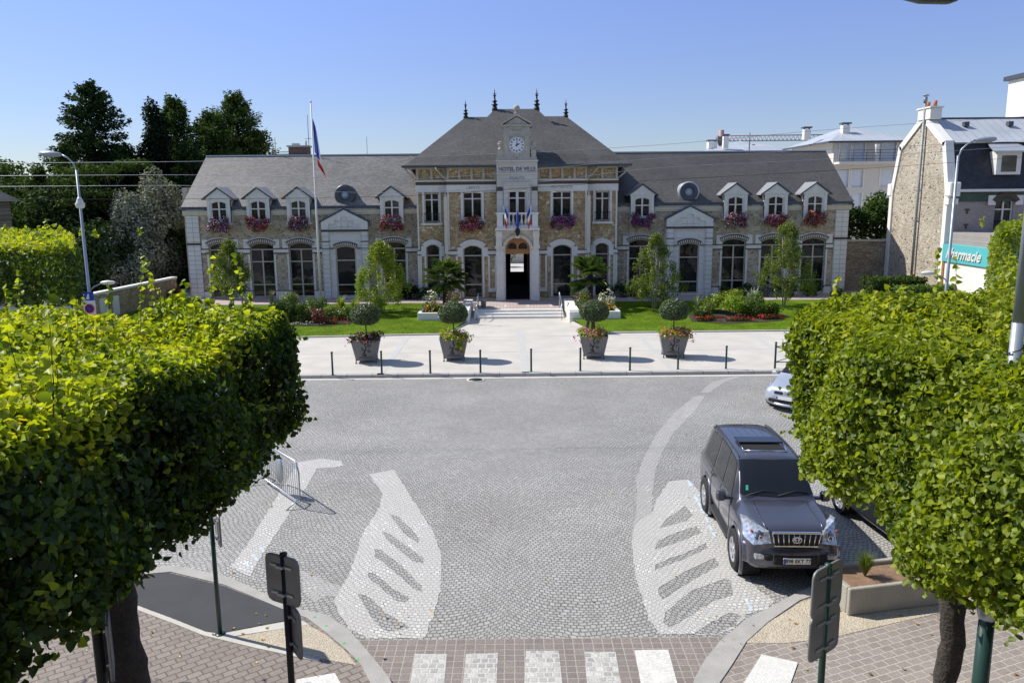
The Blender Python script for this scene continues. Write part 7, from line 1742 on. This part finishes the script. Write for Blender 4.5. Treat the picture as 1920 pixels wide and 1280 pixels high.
window(GX+3.25, Y1, .52, 4.75, 6.35, 6.62, (5.95,), parent=ph, fm='white_frame'); 
m = MB(); m.box(GX+.42, XE, Y1-.04, Y1+.015, 6.4, 6.95); m.build('frieze', M['mosaic'], ph)
me = plate_mesh('arch', seg_ring(GX+3.25, .56, 6.35, 6.66, .26), [], .08); me.transform(Matrix.Translation((0, Y1-.09, 0)) @ FACE); link('window_arch', me, M['brick_dark'], ph)
m = MB(); m.box(GX+2.25, GX+2.68, Y1-.1, Y1-.045, 6.2, 6.75); m.box(GX+3.82, GX+4.25, Y1-.1, Y1-.045, 6.2, 6.75); m.box(GX+2.5, GX+4.0, Y1-.2, Y1+.01, 4.5, 4.68); m.box(GX+.42, XE, Y1-.35, Y1+.1, 6.953, 7.1); m.build('stone_trim', M['stone_plain'], ph)
for i in range(3):
    for j, x in enumerate((1.15, 5.2, 6.6)):
        m = MB(); z = 5.9-i*.85
        if j == 0 or i == 0: m.xz([(GX+x-.13, z+.1), (GX+x+.13, z+.1), (GX+x+.13, z), (GX+x-.13, z)], Y1-.02, Y1+.015); m.box(GX+x-.05, GX+x+.05, Y1-.021, Y1+.015, z-.18, z-.001); m.build('brick_ornament', M['brick_dark'], ph)
m = MB()
for z in (4.75, 5.3): m.tube([(GX+2.6, Y1-.2, z), (GX+3.9, Y1-.2, z)], .02, 5)
for k in range(12): m.tube([(GX+2.65+.11*k, Y1-.2, 4.72), (GX+2.65+.11*k, Y1-.2, 5.3)], .012, 4)
m.build('window_railing', M['iron'], ph)
m = MB(); m.add([(GX+.43,Y1-.1,7.1),(XE,Y1-.1,7.1),(XE,Y1+.95,KZ+.2),(GX+.43,Y1+.95,KZ+.2),(GX+.43,Y2,7.1),(XE,Y2,7.1),(XE,Y2-.95,KZ+.2),(GX+.43,Y2-.95,KZ+.2)], [(0,1,2,3),(4,7,6,5),(3,2,6,7)]); m.build('mansard_roof', M['slate_m'], ph)
m = MB(); m.add([(GX+.43,Y1+.7,KZ+.23),(XE,Y1+.7,KZ+.23),(XE,ym,RZ),(GX+.43,ym,RZ),(GX+.43,Y2-.7,KZ+.23),(XE,Y2-.7,KZ+.23)], [(0,1,2,3),(3,2,5,4)]); zr = m.build('zinc_roof', M['zinc_roof'], ph)
m = MB()
for x in (2.0, 4.6, 7.2): m.box(GX+x-.14, GX+x+.14, ym-1.2, ym-.9, RZ-.55, RZ-.28)
m.box(GX+.43, XE, ym-.08, ym+.08, RZ-.03, RZ+.06); m.build('roof_vent', M['zinc_dark'], zr)
dx = GX+3.25; m = MB(); m.box(dx-.7, dx+.7, Y1-.02, Y1+1.2, 7.9, 9.2); dm = m.build('dormer', M['white_frame'], ph)
m = MB(); m.add([(dx-1.15,Y1-.45,9.12),(dx+1.15,Y1-.45,9.12),(dx+.6,Y1+1.6,9.9),(dx-.6,Y1+1.6,9.9),(dx-1.15,Y1-.45,9.2),(dx+1.15,Y1-.45,9.2),(dx+.6,Y1+1.6,9.98),(dx-.6,Y1+1.6,9.98)], [(3,2,1,0),(4,5,6,7),(0,1,5,4),(1,2,6,5),(2,3,7,6),(3,0,4,7)]); m.build('dormer_roof', M['zinc'], dm)
m = MB(); m.box(dx-.42, dx+.42, Y1-.04, Y1-.021, 8.05, 8.95); m.build('pane', M['glass_c'], dm)
# shop wing running towards the street
SY = 41.4; m = MB(); m.box(GX+.0, GX+9, SY, Y1-.03, 0, 3.05); sw = m.build('shop_wall', M['white_render'], ph)
m = MB(); m.box(GX+.3, GX+9, SY+.1, Y1-.04, 3.053, 4.7) ; m.build('shop_parapet', M['grey_brick'], ph)
m = MB(); m.box(GX-.1, GX+9.1, SY-.1, Y1-.05, 3.055, 4.03); fs_ = m.build('shop_fascia', M['sign_teal'], ph)
SIDE = Matrix.Rotation(-math.pi/2, 4, 'Z') @ Matrix.Rotation(math.pi/2, 4, 'X')
me = text_mesh('Pharmacie', .82, Matrix.Translation((GX-.13, 44.1, 3.52)) @ SIDE, .02, shear=.35, bold=.012); link('lettering', me, M['white_frame'], fs_)
for y in (Y1-.15, SY+.1): m = MB(); m.box(GX-.06, GX+.0, y-.08, y+.08, 0, 3.05); m.build('wood_post', M['wood_door'], ph)
m = MB(); m.xz([(0,0),(1,0)], 0, 0) if False else None
# apartment blocks behind
def apart(name, label, x0, x1, y0, y1, zt, rows, cols, roof='hip', rz=1.5, balc=(), chim=()):
    t = thing(name, label, 'building', ((x0+x1)/2, y0, 0))
    holes = [rect(x, x+w_, z, z+h) for x, w_ in cols for z, h in rows]
    plate('wall', rect(x0, x1, 0, zt), holes, y0, y0+.3, M['cream_render'], t)
    m = MB(); m.box(x0, x1, y0+.303, y1, 0, zt-.003); m.build('side_wall', M['cream_render'], t)
    for x, w_ in cols:
        for z, h in rows:
            m = MB(); m.box(x-.003, x+w_+.003, y0+.12, y0+.16, z, z+h); f = m.build('window', M['blind'], t)
            m = MB(); m.box(x-.14, x-.002, y0-.03, y0+.1, z-.02, z+h+.12); m.box(x+w_+.002, x+w_+.14, y0-.03, y0+.1, z-.02, z+h+.12); m.build('frame', M['white_frame'], f)
    o = .7; zm = zt+rz; ym_ = (y0+y1)/2; h = min((y1-y0)/2, (x1-x0)/2)
    m = MB(); m.add([(x0-o,y0-o,zt),(x1+o,y0-o,zt),(x1+o,y1+o,zt),(x0-o,y1+o,zt),(x0+h,ym_,zm),(x1-h+.01,ym_,zm)], [(0,1,5,4),(1,2,5),(2,3,4,5),(3,0,4),(3,2,1,0)]); rf = m.build('roof', M['zinc_roof'], t)
    m = MB(); m.box(x0-o-.02, x1+o+.02, y0-o-.06, y0-o+.02, zt-.12, zt+.05); m.box(x0-o-.06, x0-o+.02, y0-o+.02, y1+o, zt-.12, zt+.05); m.build('gutter', M['zinc_dark'], rf)
    for (x, z0, z1) in balc:
        m = MB(); m.box(x, x+z1, y0-1.3, y0-.003, z0-.2, z0); b = m.build('balcony', M['cream_render'], t); m = MB()
        for z in (.25, .5, .75, 1.0): m.tube([(x, y0-1.28, z0+z), (x+z1, y0-1.28, z0+z)], .025, 4)
        for xx in np.arange(x, x+z1+.01, 1.2): m.tube([(xx, y0-1.28, z0), (xx, y0-1.28, z0+1.0)], .025, 4)
        m.build('railing', M['zinc_dark'], b)
    for (x, y, z0, z1, w_) in chim:
        m = MB(); m.box(x-w_/2, x+w_/2, y-w_/2, y+w_/2, z0, z1); m.build('chimney', M['white_render'], rf); m = MB(); m.box(x-w_/2-.1, x+w_/2+.1, y-w_/2-.1, y+w_/2+.1, z1+.12, z1+.25)
        for a in (-1, 1): m.box(x+a*w_*.4-.05, x+a*w_*.4+.05, y-.05, y+.05, z1, z1+.12)
        m.build('chimney_cap', M['zinc_dark'], rf)
    return t
Yb = 74.0
fx_ = lambda px: W(px, 320, Yb)[0]
z_of = lambda py, px=1600: W(px, py, Yb)[1]
ap = apart('apartment_building', 'cream apartment block with zinc hip roof and balconies', fx_(1561), fx_(1700), Yb, Yb+11, z_of(266), [(z_of(301), 1.55), (z_of(351), 1.5), (z_of(400), 1.8)], [(fx_(1573), .9), (fx_(1598), 1.0), (fx_(1652), 1.2)], rz=W(1605, 236, Yb+5.5)[1]-z_of(266),
   balc=[(fx_(1562), z_of(304), 6.6)], chim=[(fx_(1589)+0.6, Yb+2.6, z_of(250), z_of(231), .65), (fx_(1538), Yb+4, z_of(256), z_of(236), .6)])
m = MB(); m.box(fx_(1632)-.15, fx_(1632)+.15, Yb-1.2, Yb-.9, z_of(304), z_of(272)); m.box(fx_(1572), fx_(1586), Yb+.07, Yb+.1, z_of(300), z_of(279)); m.build('balcony_screen', M['white_frame'], ap)
Yc = 96
gx = lambda px: W(px, 280, Yc)[0]; gz = lambda py: W(1400, py, Yc)[1]
ap2 = apart('apartment_building', 'far apartment block showing only its pale zinc roof above the town hall', gx(1322), gx(1512), Yc, Yc+14, gz(287), [(3, 1.5)], [(gx(1400), 1.0)], rz=W(1425, 264, Yc+7)[1]-gz(287),
   chim=[(gx(1350), Yc+4, gz(275), gz(262), 1.0), (gx(1366), Yc+1.5, gz(276), gz(254), .6)])
m = MB(); m.box(gx(1430), gx(1434), Yc+4, Yc+5, gz(274), gz(267)); m.add([(gx(1443),Yc+3.8,gz(273)),(gx(1455),Yc+3.8,gz(273)),(gx(1453),Yc+5.4,gz(266)),(gx(1441),Yc+5.4,gz(266))],[(0,1,2,3)]); m.tube([(gx(1402),Yc-.6,gz(290)),(gx(1402),Yc-.6,gz(250))], .06, 4); m.build('rooflight', M['zinc_dark'], ap2)
# crane jib
Yk = 150; kx = lambda px: W(px, 260, Yk)[0]; kz = lambda py: W(1430, py, Yk)[1]
t = thing('tower_crane', 'red and grey tower crane jib above the far roof', 'crane', (kx(1350), Yk, 0)); m = MB(); xa, xb, z0, z1 = kx(1345), kx(1545), kz(264), kz(254)
for z in (z0, z1): m.tube([(xa, Yk, z), (xb, Yk, z)], .09, 4)
n = 26
for i in range(n):
    u = xa+(xb-xa)*i/n; v_ = xa+(xb-xa)*(i+1)/n; m.tube([(u, Yk, z0), ((u+v_)/2, Yk, z1), (v_, Yk, z0)], .06, 4, cap=False)
M['crane'] = plain('crane red grey steel', (.34,.2,.22), .6); m.build('jib', M['crane'], t)
m = MB(); m.box(kx(1344), kx(1358), Yk-.8, Yk+.8, kz(268), kz(256)); m.build('counterweight', M['zinc_pot'], t)
m = MB(); x = kx(1352); m.tube([(x,Yk,0),(x,Yk,z1+1)], .5, 4); m.build('mast', M['crane'], t)
# white building at the right edge
xw = W(1892, 150, 70)[0]; zw = W(1892, 152, 70)[1]; t = thing('white_building', 'tall plain white building at the right edge behind the mansard house', 'building', (xw+5, 66, 0))
m = MB(); m.box(xw, xw+16, 64, 70, 0, zw); m.build('wall', M['white_render'], t)
m = MB(); m.box(xw-.25, xw+16, 63.6, 70.4, zw+.003, zw+.35); m.build('roof_edge', M['zinc_dark'], t)
# opposite row behind the hall, seen through the passage
t = thing('yard_wall', 'sunlit pale wall behind the open hall passage', 'wall', (CX, 76, 0)); m = MB(); m.box(CX-12, CX+12, 78, 78.4, 0, 2.1); m.build('wall', M['concrete'], t)
tree('leafy_tree', 'green tree glimpsed through the hall passage', CX-1.0, 74, .45, blob_crown((CX-1.2, 74, 2.0), (1.1, .8, 1.3), 14, .4), M['lf_mid'], .8, .14, .08)
# the street front opposite the hall: it shows only as reflections in the windows
M['pink_render'] = plain('pinkish plaster', (.42,.33,.28), .85, var=.06, scale=.8)
of = thing('street_front', 'plastered street front opposite the hall, mirrored in its windows', 'building', (0, -9, 0))
hol = [rect(x, x+1.1, z, z+1.7) for x in np.arange(-38, 38, 3.1) for z in (1.0, 4.3, 7.4)]
plate('wall', rect(-42, 42, -.1, 10.2), hol, -9, -8.6, M['pink_render'], of)
m = MB(); m.box(-42, 42, -9.3, -9.1, -.1, 10); m.build('shutters', M['dark_in'], of); m = MB(); m.yz([(-8.1, 10.2), (-8.1, 10.35), (-13, 14), (-18, 10.3), (-18, 10.2)], -42.5, 42.5); m.build('roof', M['slate'], of)
# ------------------------------------------------------------------ the person walking to the steps
M['skin'] = plain('skin', (.5,.3,.22), .55, var=.04); M['top'] = plain('light pink top', (.55,.4,.36), .8, var=.06); M['trousers'] = plain('dark trousers', (.03,.025,.035), .85); M['hair'] = plain('dark brown hair', (.04,.025,.018), .6); M['bag'] = plain('dark shoulder bag', (.03,.02,.03), .5)
def person(label, x, y, z, rz, h=1.66):
    t = thing('person', label, 'person', (x, y, z), None, rz); k = h/1.66
    J = {'pel':(0,0,.92),'wst':(0,.0,1.08),'chs':(0,-.01,1.28),'nck':(0,-.01,1.42),'hd0':(0,-.03,1.49),'hd1':(0,-.03,1.58),
         'hL':(.09,0,.88),'kL':(.10,-.12,.50),'aL':(.10,-.02,.09),'tL':(.10,-.18,.04),'hR':(-.09,0,.88),'kR':(-.10,.02,.49),'aR':(-.10,.22,.12),'tR':(-.10,.10,.03),
         'sL':(.17,0,1.37),'eL':(.25,.08,1.12),'wL':(.24,-.06,.90),'sR':(-.17,0,1.37),'eR':(-.24,-.02,1.11),'wR':(-.22,-.18,.95)}
    Rr = {'pel':.125,'wst':.105,'chs':.125,'nck':.05,'hd0':.07,'hd1':.088,'hL':.09,'kL':.06,'aL':.04,'tL':.035,'hR':.09,'kR':.06,'aR':.04,'tR':.035,'sL':.055,'eL':.038,'wL':.027,'sR':.055,'eR':.038,'wR':.027}
    E_ = [('pel','wst'),('wst','chs'),('chs','nck'),('nck','hd0'),('hd0','hd1'),('pel','hL'),('hL','kL'),('kL','aL'),('aL','tL'),('pel','hR'),('hR','kR'),('kR','aR'),('aR','tR'),('chs','sL'),('sL','eL'),('eL','wL'),('chs','sR'),('sR','eR'),('eR','wR')]
    for s, wn, en in (('L','wL','eL'),('R','wR','eR')):
        w0 = Vector(J[wn]); d = (w0-Vector(J[en])).normalized(); pm = w0 + d*.07; J['p'+s] = tuple(pm); Rr['p'+s] = .026; E_.append((wn, 'p'+s))
        for f in range(4): q = pm + d*(.06 + .012*(1-abs(f-1.5)))+Vector((0, (f-1.5)*.018, 0)); J[f'f{s}{f}'] = tuple(q); Rr[f'f{s}{f}'] = .008; E_.append(('p'+s, f'f{s}{f}'))
        q = w0 + d*.06 + Vector((0, -.045, 0)); J['th'+s] = tuple(q); Rr['th'+s] = .009; E_.append((wn, 'th'+s))
    keys = list(J); me = bpy.data.meshes.new('body'); me.from_pydata([tuple(c*k for c in J[n]) for n in keys], [(keys.index(a), keys.index(b)) for a, b in E_], [])
    o = link('body', me, [M['skin']], t, world=False)
    sk = o.modifiers.new('skin', 'SKIN'); me.skin_vertices  # layer created with the modifier
    for i, n in enumerate(keys): me.skin_vertices[0].data[i].radius = (Rr[n]*k, Rr[n]*k)
    me.skin_vertices[0].data[0].use_root = True
    ss = o.modifiers.new('sub', 'SUBSURF'); ss.levels = ss.render_levels = 2
    def tube_part(nm, mat, paths):
        m = MB()
        for pts, rr in paths: m.tube([tuple(c*k for c in (J[p] if isinstance(p, str) else p)) for p in pts], [r*k for r in rr], 12)
        m.build(nm, M[mat], t, world=False)
    tube_part('top', 'top', [([(0,0,.95),'wst','chs',(0,-.01,1.40)], [.145,.135,.15,.07]), (['sR','eR'], [.07,.05]), (['sL','eL'], [.07,.05]), ([(-.17,0,1.37),(.17,0,1.37)], [.068,.068])])
    tube_part('trousers', 'trousers', [([(0,0,1.0),'pel',(0,0,.82)], [.13,.15,.12]), (['hL','kL','aL'], [.1,.075,.06]), (['hR','kR','aR'], [.1,.075,.06])])
    tube_part('shoe', 'trousers', [([(.10,.03,.04),'tL'], [.045,.04]), ([(-.10,.26,.06),'tR'], [.045,.04])])
    m = MB(); m.lathe([(.0,1.70)]+[(.105*math.sin(a), 1.585+.115*math.cos(a)) for a in np.linspace(.3,1.9,7)]+[(.085,1.40),(.0,1.38)], (0,.03,0), 14); m.build('hair', M['hair'], t, world=False)
    m = MB(); m.bbox(.20,.34,-.16,.16,.72,1.0,.03); m.tube([(.27,0,1.0),(.2,0,1.3),(.1,.0,1.43)], .012, 5); m.build('shoulder_bag', M['bag'], t, world=False)
    m = MB(); m.lathe([(0,.02),(.012,.012),(0,-.0)], (0,-.118,1.53), 8, 'y')
    for s in (-1, 1): m.lathe([(0,.008),(.01,.004),(0,0)], (s*.032,-.105,1.56), 8, 'y')
    m.build('face', M['hair'], t, world=False)
    return t
x, y = G(1106, 624, FZ)
person('person in a light top and dark trousers with a bag behind the third topiary', x, y, FZ, rad(25))
